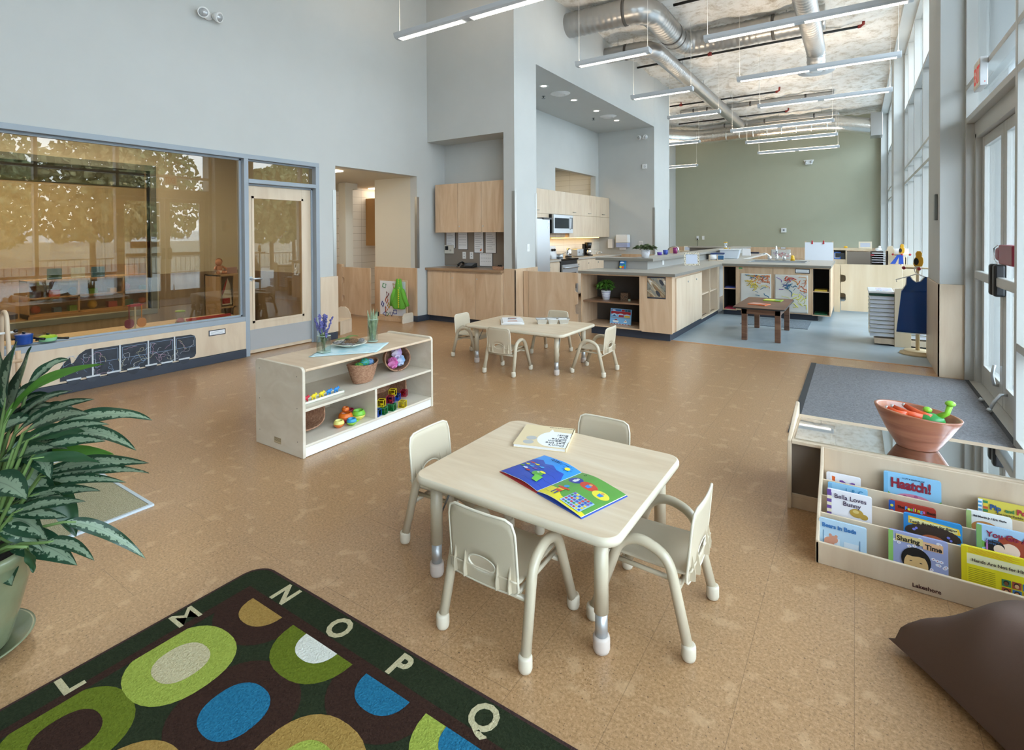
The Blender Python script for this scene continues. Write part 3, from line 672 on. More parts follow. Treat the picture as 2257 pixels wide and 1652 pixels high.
table('beige edged maple table nearest the camera, with a picture book open on it', -1.575, -.655, 1.60, 2.41, .44, .082, .078)
table('beige edged maple table standing by the gate and island, with a bead tray on it', -3.73, -2.46, 4.66, 5.50, .44, .12, .10)

# ================= LOW TOY SHELF =================
t = thing('toy_shelf', 'low birch shelf unit with baskets and toys between the door and the tables', 'shelf', (-3.27, 2.71, 0))
X0, X1, Y0, Y1 = -.27, .27, -.625, .63
for y in (Y0, Y1 - .022):
    P = [(X0, 0), (X1, 0)] + [(X1 - .035 + .035 * cos(a), .565 + .03 * sin(a)) for a in (0, .4, .8, 1.2, pi / 2)] + [(X0 + .035 - .035 * sin(a), .565 + .03 * cos(a)) for a in (0, .4, .8, 1.2, pi / 2)]
    e_ = MB().prism(P, 1, y, y + .022).build('end_panel', birch, t, .004)
    if y == Y0:
        m = MB()
        for xx in (X0 + .05, X1 - .06):
            for z in (.53, .32, .10): m.cyl((xx, y - .0008, z), (xx, y + .002, z), .0035, n=8)
        m.build('screw_caps', plain('dark_screw', '#5a5148', .5), e_)
        MB().box(-.05, .03, y - .0006, y + .002, .045, .085).build('maker_plate', plain('plate_tan', '#c3b08c', .4), e_)

        ln = MB()
        for zz in (.083, .078, .072, .066, .060, .047): ln.box(-.048, .028, y - .0009, y - .0005, zz, zz + (.0012 if zz in (.083, .047) else .002))
        ln.build('plate_print', plain('plate_print', '#4f3d29', .5), e_)
MB().box(X0, X1, Y0 + .022, Y1 - .022, .562, .580).build('top_board', maple_h, t, .005)
MB().box(X0 + .01, X1 - .002, Y0 + .022, Y1 - .022, .300, .318).build('middle_shelf', birch, t, .004)
MB().box(X0 + .01, X1 - .002, Y0 + .022, Y1 - .022, .065, .083).build('bottom_shelf', birch, t, .004)
MB().box(X0 + .01, X1 - .002, -.011, .011, .083, .30).build('divider', birch, t, .003)
MB().box(X0, X0 + .01, Y0 + .022, Y1 - .022, .02, .57).build('back_panel', birch, t)
MB().box(X1 - .025, X1 - .008, Y0 + .022, Y1 - .022, .004, .065).build('kick_board', plain('white_kick_board', '#e9e6e0', .5), t)

# ================= RUGS AND MATS =================
# alphabet rug
pile = lambda n, a, b_: noisy('rug_pile_' + n, [(0.3, a), (.7, b_)], 140, rough=.95, bump=.8, spec=.1)
RM = [pile('dark_green', '#23291a', '#2f3724'), pile('brown', '#30201a', '#3f2b22'), pile('lime', '#8c9a3e', '#a3b04e'), pile('olive', '#5a661a', '#6c7825'),
      pile('beige', '#b7ab85', '#cbc09c'), pile('blue', '#1d5f80', '#2a7596'), pile('tan', '#93733a', '#aa894b'), pile('white', '#d3d3c6', '#e4e4d9'), pile('binding', '#3b2a28', '#4c3733')]
rug = thing('alphabet_rug', 'dark green rug with letters along its border and coloured circles', 'rug', (-2.185, 1.31, 0))
RW, RD = 2.9, 3.8
def clip(poly, ax, lim, keep):
    out = []
    for i in range(len(poly)):
        p, q = poly[i], poly[(i + 1) % len(poly)]; a = (p[ax] - lim) * keep; b_ = (q[ax] - lim) * keep
        if a >= 0: out.append(p)
        if a * b_ < 0: k = a / (a - b_); out.append(tuple(p[j] + (q[j] - p[j]) * k for j in (0, 1)))
    return out
m = MB().mat(8).prism(rrect(0, RW, -RD, 0, .09, 8), 2, 0, .009).mat(0).prism(rrect(.012, RW - .012, -RD + .012, -.012, .08, 8), 2, .009, .0105)
m.mat(1)
fx0, fx1, fy0, fy1 = .135, RW - .135, -RD + .15, -.15
for a in ((fx0 - .035, fx0, fy0 - .035, fy1 + .035), (fx1, fx1 + .035, fy0 - .035, fy1 + .035), (fx0, fx1, fy1, fy1 + .035), (fx0, fx1, fy0 - .035, fy0)): m.box(a[0], a[1], a[2], a[3], .0102, .0112)
pat = {0: [(1, 6), (3, 7), (1, 5), (2, 5)], 1: [(2, 4), (1, 5), (6, 2), (1, 4)], 2: [(3, 1), (6, 7), (3, 4), (1, 2)]}
seq = [(1, 6), (3, 7), (2, 5), (6, 2), (3, 4), (1, 5), (2, 4)]
for j in range(12):
    for i in range(8):
        o_, i_ = pat[j][i] if j in pat and i < 4 else seq[(i * 3 + j * 2) % 7]
        cx, cy = .28 + .33 * i, -.15 - .31 * j
        r1, r2 = (.185, .098) if o_ == 1 else (.165, .085)
        for r_, k_, dz in ((r1, o_, .0112), (r2, i_, .0118)):
            P = ell(cx, cy, r_, r_ * .96, 32, .86)
            for ax, lim, kp in ((0, fx0, 1), (0, fx1, -1), (1, fy1, -1), (1, fy0, 1)): P = clip(P, ax, lim, kp) if P else P
            if len(P) > 2: m.mat(k_).sheet(P, 2, dz + .0001 * ((i + j) % 2))
m.build('rug_body', RM, rug)
lt = RM[4]
for i, c_ in enumerate('NOPQRSTU'):
    text(c_, lt, rug, (.225 + .3285 * i, -.108, .011), (0, 0, 0), .125, name='letter_' + c_.lower(), ext=.0006, off=.0035, scale=(.95, 1))
for i, c_ in enumerate('MLKJIHGFEDC'):
    text(c_, lt, rug, (.105, -.395 - .335 * i, .011), (0, 0, pi / 2), .125, name='letter_' + c_.lower(), ext=.0006, off=.001 if c_ == 'M' else .0035)
# cream rug by the plant
m = MB().prism([(-4.3, .25), (-3.165, .25), (-3.165, 1.285), (-4.3, 1.285)], 2, 0, .008)
r = one('small_rug', 'cream woven rug on the floor behind the big potted plant', 'rug', m, noisy('cream_woven_wool', [(0.3, '#a39a78'), (.6, '#c2ba98'), (.8, '#d2cbad')], 90, stretch=(1, 3, 1), rough=.95, bump=1))
MB().box(-4.3, -4.285, .25, 1.285, .008, .011).box(-3.18, -3.163, .25, 1.287, 0, .011).box(-4.3, -3.18, 1.27, 1.287, 0, .011).box(-4.3, -3.18, .25, .265, .008, .011).build('rug_binding', plain('pale_blue_binding', '#c3cdd3', .8), r)
mt = one('door_mat', 'grey ribbed entrance mat with dark rubber edge by the exit doors', 'mat', MB().box(-.36, .90, 4.3, 6.70, .0, .008), noisy('grey_mat_pile', [(0.35, '#6f6e70'), (.5, '#88878a'), (.7, '#a3a2a6')], 70, stretch=(1, 1, 1), rough=.95, bump=1, nrough=.8))
MB().box(-.41, -.36, 4.28, 6.72, 0, .009).box(.90, .945, 4.28, 6.72, 0, .009).box(-.36, .9, 6.70, 6.715, 0, .005).build('mat_edge', plain('mat_rubber', '#33373b', .6), mt)
one('grid_mat', 'thin grey ribbed mat lying at the foot of the painting island', 'mat', MB().box(-1.55, -.6, 9.05, 9.85, 0.0, .008), noisy('blue_grey_mat', [(0.4, '#5f6a72'), (.6, '#7d8890')], 40, stretch=(8, .2, 1), rough=.8))

# ================= MIRROR-TOP SHELF, BOWL, BOOK RACK =================
t = thing('low_shelf', 'low pale maple shelf with a mirror on top, behind the book rack', 'shelf', (-.30, 3.10, 0))
Wd = 1.17
MB().box(.02, Wd, 0, .48, .345, .365).build('top_board', maple_l, t, .004)
MB().prism([(0, 0), (.49, 0), (.49, .43), (.47, .44), (.42, .43), (.06, .375), (0, .36)], 0, 0, .02).build('end_panel', maple_l, t, .004)
MB().box(.02, Wd, .46, .475, 0.0, .345).box(.02, Wd, .03, .046, .06, .345).build('back_panel', plain('brown_hardboard', '#6b5d50', .6), t)
MB().box(.02, Wd, .02, .04, 0, .06).box(.02, Wd, .02, .47, .06, .075).build('base_board', maple_l, t, .002)
MB().box(Wd, Wd + .02, 0, .49, 0, .40).build('end_panel', maple_l, t, .004)
one('mirror_sheet', 'frameless mirror sheet lying flat on the low shelf under the bowl', 'mirror', MB().prism(rrect(-.265, .80, 3.125, 3.50, .01), 2, .366, .3705), plain('mirror_silver', '#d8dcdc', .02, 1.0))
b = thing('wooden_bowl', 'oval reddish wooden bowl holding toy vegetables on the mirror', 'bowl', (.262, 3.32, .371))
cher = noisy('cherry_wood', [(0.3, '#8a4f33'), (.5, '#a5654a'), (.7, '#b87a58')], 4, stretch=(.6, .6, 6), rough=.3, coat=.3, dist=.8)
def bowlf(u, v):
    a = u * 2 * pi; pf = [(.0, .002), (.078, .0), (.085, .01), (.125, .08), (.165, .165), (.17, .18), (.160, .182), (.15, .165), (.11, .08), (.07, .03), (0, .025)]
    q = v * (len(pf) - 1); i = min(int(q), len(pf) - 2); k = q - i
    r_ = pf[i][0] * (1 - k) + pf[i + 1][0] * k; z = pf[i][1] * (1 - k) + pf[i + 1][1] * k
    return (r_ * 1.06 * cos(a), r_ * .80 * sin(a), z * (1 - .10 * cos(a) * (z / .18)))
MB().grid(bowlf, 48, 30).build('bowl_body', cher, b)
carrot = plain('orange_toy_carrot', '#d9582c', .4); ctip = plain('silver_tip', '#cfd0cf', .3, .5)
for i, (x, y, z, a, l_) in enumerate(((.165, 3.33, .555, .2, .12), (.215, 3.365, .56, .5, .12), (.14, 3.31, .55, .3, .08))):
    c_ = thing('toy_carrot', ('orange toy carrot leaning across the middle of the bowl', 'orange toy carrot at the back of the bowl', 'orange toy carrot at the left rim of the bowl')[i], 'toy', (x, y, z), group='toy carrots in the bowl')
    d = Vector((cos(a), -sin(a), -.25)) * l_
    MB().tube([(0, 0, 0), d * .5 + Vector((0, 0, -.006)), d], [.011, .015, .019], 12).build('carrot_body', carrot, c_); MB().ball((-.004, 0, .002), .009).build('carrot_tip', ctip, c_)
c_ = thing('toy_gourd', 'green toy squash with a lime curved stem in the bowl', 'toy', (.315, 3.325, .515))
MB().ball((0, 0, 0), .055, (1.1, .8, .65)).build('gourd_body', plain('green_toy', '#3c9a4e', .35), c_); MB().tube([(.03, .0, .02), (.065, .0, .045), (.075, 0, .085)], [.016, .012, .013], 12).ball((.077, 0, .095), .02, (1.1, 1.1, .7)).ball((-.01, .02, .045), .02, (1, 1, .7)).build('gourd_stem', plain('lime_toy', '#8fd23c', .35), c_)
t = thing('book_rack', 'low pale maple display rack with four tiers of picture books', 'rack', (-.145, 2.65, 0))
MB().box(0, 1.0, 0, .014, 0.0, .095).build('front_lip', maple_l, t, .003)
for y, z in ((.105, .18), (.21, .215), (.31, .25)): MB().box(.014, .99, y, y + .01, .0, z).build('tier_divider', maple_l, t, .002)
MB().box(.014, .99, .415, .43, 0, .368).build('back_board', maple_l, t, .002)
MB().box(.014, .99, .01, .42, .0, .012).build('rack_floor', maple_l, t)
for x in (0, .988): MB().prism([(0, 0), (.43, 0), (.43, .37), (.405, .372), (.35, .30), (.12, .20), (.04, .13), (0, .10)], 0, x, x + .014).build('side_panel', maple_l, t, .003)
text('Lakeshore', plain('burgundy_print', '#4a1f22', .6), t, (.34, -.0006, .018), (pi / 2, 0, 0), .022, name='printed_name', ext=.0004, off=.0004)
# floor cushion
cu = MB()
def cush(u, v):
    x, y = (u - .5) * 2, (v - .5) * 2
    e_ = max(0, (1 - abs(x) ** 2.6)) ** .42 * max(0, (1 - abs(y) ** 2.6)) ** .42
    k = 1 - .10 * (1 - e_) * (1 - abs(abs(x) - abs(y))); px_ = x * .50 * (1 - .07 * (1 - y * y)); py_ = y * .48 * (1 - .07 * (1 - x * x))
    w = .012 * sin(9 * x + 4 * y) * e_ + .008 * sin(15 * y - 7 * x) * e_ + .02 * sin(3 * x * y * 4)* e_
    return px_, py_, e_, w
cu.grid(lambda u, v: (lambda q: (q[0], q[1], .03 + .30 * q[2] + q[3]))(cush(u, v)), 44, 44)
cu.grid(lambda u, v: (lambda q: (q[0], q[1], .03 - .028 * q[2]))(cush(1 - u, v)), 44, 44)
one('floor_cushion', 'large dark brown floor cushion at the lower right, in front of the book rack', 'cushion', cu, plain('brown_cotton', '#5b4438', .85, bump=.1, bscale=300), (.78, 2.12, 0), rz=.75 - pi / 4 + .62)
# ================= PICTURE BOOKS =================
def ink(h, r=.5): return plain('ink_' + h.strip('#'), h, r)
def book(label, x, y, z0, w, h, cover, tilt=.12, th=.014, spine=None, zrot=0, group='picture books in the rack'):
    t = thing('picture_book', label, 'book', (x, y, z0), rot=(-tilt, 0, zrot), group=group)
    MB().prism(rrect(0, w, 0, h, .008, 3), 1, 0, .002).prism(rrect(0, w, 0, h, .008, 3), 1, th - .002, th).build('cover', ink(cover), t)
    MB().box(.004, w - .003, .002, th - .002, .003, h - .003).build('pages', paper, t)
    if spine: MB().box(-.0006, .016, -.0006, .003, .002, h - .002).build('spine_strip', ink(spine), t)
    return t
def art(t, shapes, name='cover_art'):
    """shapes: list of (colour, polygon in x,z); each drawn a hair above the previous"""
    cols = []; m = MB()
    for i, (c, P) in enumerate(shapes):
        if c not in cols: cols.append(c)
        a = sum(P[k][0] * P[(k + 1) % len(P)][1] - P[(k + 1) % len(P)][0] * P[k][1] for k in range(len(P)))
        if a < 0: P = P[::-1]
        m.mat(cols.index(c)).sheet(P, 1, -.0003 - .0028 * i / len(shapes))
    return m.build(name, [ink(c) for c in cols], t)
def bt(t, s, x, z, size, col, rot=0, align='LEFT', off=.0004, sc=(1, 1), name='title_lettering', sp=.9):
    return text(s, ink(col), t, (x, -.0034, z), Euler((pi / 2, 0, 0)) if not rot else (Matrix.Rotation(-rot, 4, 'Y') @ Matrix.Rotation(pi / 2, 4, 'X')).to_euler(), size, name, align, .0002, off, sp, sc)
R_ = lambda x0, x1, z0, z1: [(x0, z0), (x1, z0), (x1, z1), (x0, z1)]
SK = ell
# front row
t = book('pale blue Bears in Beds book at the left end of the front row', -.135, 2.703, .014, .178, .158, '#bcd8ec')
art(t, [('#dfe9f3', R_(.02, .08, .03, .085)), ('#dfe9f3', R_(.095, .15, .025, .08)), ('#a9c86a', R_(.018, .085, 0, .05)), ('#b79cc8', R_(.09, .165, 0, .045)), ('#d99a80', SK(.055, .078, .018, .016)), ('#d99a80', SK(.04, .065, .02, .02)), ('#d99a80', SK(.044, .095, .006, .006, 10)), ('#d99a80', SK(.066, .094, .006, .006, 10)), ('#8fb9d8', SK(.13, .042, .026, .015)), ('#5b87ad', R_(.016, .019, .0, .11)), ('#5b87ad', R_(.152, .155, .0, .1))])
bt(t, 'Bears in Beds', .012, .125, .0235, '#3b77b5', off=.0011, name='title_lettering')
t = book('lilac Sharing Time book with a smiling black-haired child on its cover', .12, 2.703, .014, .196, .182, '#9fa6cf', spine='#8fc46a')
R = random.Random(3); fl = []
for i in range(46):
    x, z = .02 + R.random() * .17, .01 + R.random() * .16; fl += [('#e8eaf4', SK(x, z, .0075, .006, 8)), ('#c06070', SK(x, z, .0022, .0018, 6))]
art(t, fl + [('#e2cc8c', R_(.025, .115, .145, .172)), ('#e6b98e', R_(.115, .18, .135, .165)), ('#17120f', SK(.092, .083, .049, .05)), ('#e0b87c', SK(.092, .065, .04, .047)), ('#17120f', [(.05, .085), (.056, .11), (.092, .122), (.132, .11), (.135, .08), (.125, .098), (.1, .1), (.08, .096), (.06, .098)]), ('#17120f', SK(.075, .078, .005, .0018, 10)), ('#17120f', SK(.108, .076, .005, .0018, 10)), ('#17120f', SK(.092, .042, .017, .009)), ('#f4f2ee', SK(.092, .043, .014, .006)), ('#7a4a2c', [(.09, .06), (.096, .057), (.09, .056)])])
bt(t, 'Sharing', .028, .148, .026, '#1b1815', off=.0008); bt(t, 'Time', .122, .138, .026, '#1b1815', off=.0008)
t = book('yellow Hands Are Not for Hitting book at the right of the front row', .357, 2.703, .014, .245, .19, '#ecdc1f', spine='#e3cf15')
sh = [('#efe9b8', R_(.015, .235, .125, .165)), ('#e07828', SK(.205, .178, .02, .011)), ('#f3ead0', SK(.205, .178, .018, .0095)), ('#d98a2c', SK(.205, .178, .010, .007))]
for i in range(5): sh.append(('#d98420', R_(.02, .15 + .02 * (i % 2), .185 - .004 * i, .1862 - .004 * i)))
for i in range(9): sh.append(('#a09018', R_(.02, .10, .11 - .007 * i, .112 - .007 * i)))
fc = ['#7a5030', '#e0b080', '#5a3520', '#d09a70', '#c88a58', '#f0c8a0', '#8a5a38', '#b87848']
for j in range(3):
    for i in range(4):
        x, z = .118 + i * .03, .075 - j * .029
        sh += [(['#3f7a58', '#a34a38', '#3b6fa8', '#c9a13a'][(i + j) % 4], R_(x, x + .026, z, z + .025)), ('#241a14', SK(x + .013, z + .013, .0085, .009, 12)), (fc[(i + 3 * j) % 8], SK(x + .013, z + .010, .0065, .0075, 12))]
art(t, sh); bt(t, 'Hands Are Not for Hitting', .03, .138, .0165, '#4a3a2a', off=.0003)
# second row
t = book('white Bella Loves Bunny book with a purple striped spine', -.108, 2.803, .014, .172, .252, '#eceaf0', spine='#6b4a96')
sh = [('#e7dcc0' if i % 2 else '#6b4a96', R_(.0, .018, .02 + .0145 * i, .0345 + .0145 * i)) for i in range(15)]
art(t, sh + [('#b9963f', SK(.115, .17, .026, .019)), ('#b9963f', SK(.142, .16, .016, .012)), ('#d8c078', SK(.112, .176, .012, .007))])
bt(t, 'Bella Loves', .028, .218, .0275, '#44304f', off=.0003); bt(t, 'Bunny', .062, .192, .0275, '#44304f', off=.0003)
t = book('blue Teeth Are Not for Biting book in the second row', .178, 2.803, .014, .195, .222, '#2d8fd0', spine='#2a7fc0')
sh = [('#f0c52c', [(.008, .185), (.19, .178), (.185, .202), (.012, .214)]), ('#efe6a6', [(.02, .189), (.18, .182), (.178, .199), (.022, .208)]), ('#3a2a20', SK(.098, .15, .082, .032))]
for i in range(14): a = pi * i / 13; sh.append(('#3a2a20', SK(.098 + .08 * cos(a), .155 + .028 * sin(a), .014, .011, 10)))
sh += [('#7a7fd8', SK(.035, .163, .006, .005, 10)), ('#7a7fd8', SK(.043, .17, .005, .005, 10)), ('#7a7fd8', SK(.15, .16, .006, .005, 10)), ('#7a7fd8', SK(.158, .15, .005, .005, 10)), ('#b5623c', SK(.098, .135, .04, .02))]
art(t, sh); bt(t, 'Teeth Are Not for Biting', .02, .189, .0155, '#3b3320', off=.0003)
t = book('light blue You Go Away book with a red-haired figure on its cover', .418, 2.803, .014, .235, .245, '#a9cdee', spine='#7fb06a')
art(t, [('#76b04c', [(.0, .15), (.05, .17), (.0, .19)]), ('#a8312c', SK(.19, .165, .035, .022)), ('#7fc0d8', R_(.175, .2, .165, .18)), ('#a5452c', SK(.115, .175, .05, .042)), ('#f2d6c0', SK(.10, .165, .03, .028)), ('#a5452c', [(.06, .18), (.07, .21), (.11, .222), (.16, .2), (.17, .15), (.14, .19), (.1, .195), (.08, .185)]), ('#241a1c', SK(.055, .17, .03, .026)), ('#f2d6c0', SK(.068, .162, .017, .018)), ('#c07ab8', R_(.028, .034, .15, .19))])
bt(t, 'You Go Away', .03, .205, .03, '#8e1f45', off=.0008); bt(t, 'Dorothy\nCorey', .028, .188, .012, '#3f6ea6', off=.0001)
# third row
t = book('light blue board book standing behind the Bella Loves Bunny book', -.108, 2.903, .014, .158, .242, '#8fc4e4', spine='#78b0d8')
bt(t, 'L & C', .07, .21, .03, '#2f86b8', off=.0004)
t = book('red Feelings Book with a blue spine, in the third row', .13, 2.903, .014, .168, .222, '#a8321f', spine='#2456a8')
art(t, [('#2456a8', R_(0, .022, .0, .222))] + [(c, SK(.011, .20 - .022 * i, .006, .006, 10)) for i, c in enumerate(['#e0d23a', '#d8402c', '#58a84a', '#e0d23a', '#d8402c'])] + [('#e8902c', SK(.055, .172, .009, .008, 8)), ('#e8902c', SK(.09, .178, .008, .007, 8))])
bt(t, 'The', .032, .197, .014, '#2a1510', off=.0006); bt(t, 'Book', .137, .197, .014, '#2a1510', off=.0006)
for i, (c, k) in enumerate(zip('Feelings', ['#4f8fd8', '#e8dc3c', '#5ab85a', '#d86ab0', '#e8dc3c', '#e8dc3c', '#5aa0e0', '#d86ab0'])): bt(t, c, .058 + .0098 * i - (.004 if i > 3 else 0), .195, .019, k, off=.0009)
t = book('white board book by Bill Martin Jr and Eric Carle in the third row', .40, 2.903, .014, .145, .253, '#eeeeea', spine='#a8c078')
art(t, [('#c98a4a', SK(.06, .19, .045, .028)), ('#eeeeea', SK(.065, .18, .036, .02))]); bt(t, 'Bill Martin Jr / Eric Carle', .022, .232, .0105, '#2a2a30', off=.0004)
# back row
t = book('white board book with purple and orange shapes at the left end of the back row', -.118, 2.998, .014, .142, .252, '#ecebf0', spine='#dcdce2')
art(t, [('#d8642c', [(.022, .238), (.037, .236), (.035, .20), (.026, .20)]), ('#7d55a8', [(.055, .224), (.068, .226), (.088, .212), (.106, .224), (.118, .222), (.122, .19), (.055, .19)]), ('#ecebf0', [(.078, .21), (.088, .20), (.098, .21), (.088, .190)])])
t = book('light blue Haatch! lift and learn book in the back row', .115, 2.998, .014, .212, .31, '#8ec6ea', spine='#79b8e0', th=.016)
art(t, [('#6fb04c', [(.0, .19), (.04, .205), (.0, .235)]), ('#6fb04c', [(.212, .19), (.18, .2), (.212, .222)]), ('#d98aa8', SK(.11, .195, .075, .035)), ('#b8608a', SK(.08, .215, .008, .006, 8)), ('#b8608a', SK(.12, .222, .008, .006, 8)), ('#b8608a', SK(.15, .212, .008, .006, 8))])
bt(t, 'Haatch!', .026, .248, .056, '#8c1830', off=.0022, sc=(.86, 1.05)); bt(t, 'A LIFT & LEARN BOOK', .07, .292, .0082, '#24507a', off=.0003)
t = book('yellow Pip and Posy book at the right of the back row', .452, 2.998, .014, .215, .275, '#d8c84f', spine='#e8f0f4')
art(t, [(('#4a9ad0' if i % 2 else '#e8f0f4'), R_(0, .012, .2 + .008 * i, .208 + .008 * i)) for i in range(9)] + [(['#c05a2c', '#e8c83a', '#3a8a5a'][i % 3], R_(.016, .032, .2 + .012 * i, .21 + .012 * i)) for i in range(6)])
bt(t, 'Pip', .038, .238, .03, '#24508a', off=.0012); bt(t, 'and', .088, .238, .02, '#3a7a4a', off=.0008); bt(t, 'Posy', .124, .238, .03, '#b02a3a', off=.0012); bt(t, 'The Little Puddle', .058, .222, .0125, '#5a5030', off=.0002)

# ---- books on the near table
t = thing('picture_book', 'closed tan picture book with a white speech bubble on the near table', 'book', (-1.283, 2.245, .4405), rot=(0, 0, 0), rz=0)
t.rotation_euler = (0, 0, pi + .30)
w, h = .255, .265
MB().prism(rrect(-w / 2, w / 2, -h / 2, h / 2, .003, 2), 2, 0, .002).prism(rrect(-w / 2, w / 2, -h / 2, h / 2, .003, 2), 2, .014, .016).box(-w / 2 - .002, -w / 2 + .003, -h / 2, h / 2, 0, .016).build('cover', ink('#e3cfa6'), t)
MB().box(-w / 2 + .003, w / 2 - .003, -h / 2 + .003, h / 2 - .003, .002, .014).build('pages', paper, t)
def flat(t, shapes, z, name='cover_art'):
    cols = []; m = MB()
    for i, (c, P) in enumerate(shapes):
        if c not in cols: cols.append(c)
        a = sum(P[k][0] * P[(k + 1) % len(P)][1] - P[(k + 1) % len(P)][0] * P[k][1] for k in range(len(P)))
        if a < 0: P = P[::-1]
        m.mat(cols.index(c)).sheet(P, 2, z + .00008 * (i + 1))
    return m.build(name, [ink(c) for c in cols], t)
bub = [p for p in ell(-.052, .022, .082, .10, 36) if p[0] > -.125]; 
flat(t, [('#f1f2f0', R_(-.125, -.07, -.06, .125)), ('#f1f2f0', ell(-.05, .03, .08, .095, 36)), ('#f1f2f0', [(-.04, -.05), (-.01, -.045), (-.02, -.095)]), ('#b9b9b5', ell(.062, .092, .026, .024)), ('#b9b9b5', ell(.058, .04, .026, .024))], .016)
text("Don't\nLet the\nPigeon\nDrive\nthe\nBus!", ink('#3a4046'), t, (-.115, .095, .0172), (0, 0, 0), .029, 'title_lettering', off=-.0002, spacing=.86, scale=(1.15, 1))
text('words and pictures by mo willems', ink('#6a5a50'), t, (-.118, -.118, .0164), (0, 0, 0), .0085, 'author_lettering')
t = thing('picture_book', 'open picture book with a sea page and a green page', 'book', (-1.000, 1.873, .4405), rz=-.315)
m = MB()
def page(s_):
    def fn(u, v):
        x = u * .236; return (s_ * x, (v - .5) * .25, .004 + .016 * sin(min(1, u * 1.6) * pi * .62) * (1 - u) ** .6 + .004 * (1 - u))
    return fn
def cell(c, P, s_, lift):   # polygon mapped on the curved page
    return [(p[0], p[1], page(s_)(min(1, abs(p[0]) / .236), 0)[2] + lift) for p in P]
for s_, cc in ((-1, '#b02a30'), (1, '#2a50b0')): MB().box(min(0, s_ * .24), max(0, s_ * .24), -.127, .127, 0, .003).build('cover', ink(cc), t)
bl = MB().grid(page(-1), 16, 2).grid(page(1), 16, 2); bl.build('pages', paper, t, solid=.0015)
def pg(s_, regions, name):
    m = MB(); cols = []
    for i, (c, P) in enumerate(regions):
        if c not in cols: cols.append(c)
        m.mat(cols.index(c))
        lift = .0012 + .00012 * i
        xs = [p[0] for p in P]; a, b_ = min(xs), max(xs); n = max(1, int((b_ - a) / .015))
        a0 = sum(P[k][0] * P[(k + 1) % len(P)][1] - P[(k + 1) % len(P)][0] * P[k][1] for k in range(len(P)))
        if a0 < 0: P = P[::-1]
        for k in range(n):
            q = clip(clip(P, 0, a + (b_ - a) * k / n, 1), 0, a + (b_ - a) * (k + 1) / n, -1) if n > 1 else P
            if len(q) > 2: m._add(cell(c, q, s_, lift), [tuple(range(len(q)))])
    return m.build(name, [ink(c, .3) for c in cols], t)
sea = [(-.235, .06), (-.19, .08), (-.15, .055), (-.11, .065), (-.07, .045), (-.03, .05), (-.001, .0), (-.001, -.125), (-.235, -.125)]
sh = [('#2f95e8', R_(-.235, -.001, -.125, .125)), ('#2a4eb4', sea)]
for k in range(4): sh.append(('#1a2a70', [(-.22 + .03 * k + .17 * q / 8, .035 - .045 * k + .006 * (q % 2) + .0012) for q in range(9)] + [(-.22 + .03 * k + .17 * q / 8, .035 - .045 * k + .006 * (q % 2)) for q in range(8, -1, -1)]))
for x, y, c in ((-.20, .03, '#c33a34'), (-.205, .005, '#e8d832'), (-.165, .025, '#e8d832'), (-.212, -.02, '#5aa04a'), (-.17, -.002, '#3aa0e0'), (-.18, -.03, '#e8ecf0'), (-.14, -.012, '#7a4aa0'), (-.125, .015, '#3aa0e0'), (-.15, -.042, '#c33a34')):
    sh += [(c, ell(x, y, .0105, .0065, 12)), (c, [(x - .008, y), (x - .017, y + .006), (x - .017, y - .006)])]
sh += [('#56a03c', ell(-.095, -.04, .026, .02)), ('#6fbf48', [(-.095, -.05), (-.055, -.045), (-.045, -.09), (-.075, -.09)]), ('#e8e03a', ell(-.085, -.018, .016, .007)), ('#f4f4f0', ell(-.10, -.03, .006, .005, 10)), ('#15151a', ell(-.10, -.03, .002, .002, 8)), ('#f0e23a', ell(-.045, .085, .013, .012))]
for k in range(8): a = k * pi / 4; c0, s0 = cos(a), sin(a); sh.append(('#1a2a70', [(-.045 + .018 * c0 - .001 * s0, .085 + .018 * s0 + .001 * c0), (-.045 + .025 * c0 - .001 * s0, .085 + .025 * s0 + .001 * c0), (-.045 + .025 * c0 + .001 * s0, .085 + .025 * s0 - .001 * c0), (-.045 + .018 * c0 + .001 * s0, .085 + .018 * s0 - .001 * c0)]))
pg(-1, sh, 'sea_page')
sh = [('#5fa046', R_(.001, .235, -.125, .125)), ('#e8dc34', [(.001, -.05), (.04, -.055), (.10, -.09), (.235, -.105), (.235, -.125), (.001, -.125)]), ('#2f3fa0', ell(.045, .045, .034, .026)), ('#c94a38', ell(.115, .045, .042, .026)), ('#e8dc44', ell(.185, .035, .038, .026))]
for x, y, c in ((.045, .045, '#e8ecf4'), (.115, .045, '#3a86d8'), (.185, .035, '#3a86d8')): sh += [(c, [(x - .012, y + .006), (x + .012, y + .006), (x + .008, y - .014), (x - .008, y - .014)]), ('#d8a060' if x > .1 else '#e8ecf4', ell(x, y + .012, .008, .007, 12))]
sh += [('#d8442c', R_(.045, .075, -.075, -.035)), ('#e8c83a', R_(.045, .075, -.06, -.05)), ('#d8442c', R_(.03, .09, -.042, -.034)), ('#3a9ad8', ell(.06, -.022, .012, .011)), ('#2a3a90', R_(.048, .055, -.1, -.075)), ('#2a3a90', R_(.065, .072, -.1, -.075)), ('#a8cdea', R_(.115, .215, -.115, -.03))]
R = random.Random(5)
for j in range(5):
    for i in range(7): sh.append((R.choice(['#c33a34', '#2a4eb4', '#3a8a4a', '#e8c83a', '#7a4aa0']), R_(.12 + i * .0135, .130 + i * .0135, -.11 + j * .016, -.1 + j * .016)))
pg(1, sh, 'library_page')
text('I am thankful for underwater\nI learn in new water', ink('#15204a'), t, (-.16, .106, .0185), (0, .0, 0), .009, 'page_lettering')
text('I am thankful for the library because\nit is filled with endless adventures!', ink('#1a3014'), t, (.035, .108, .0165), (0, .06, 0), .0095, 'page_lettering')
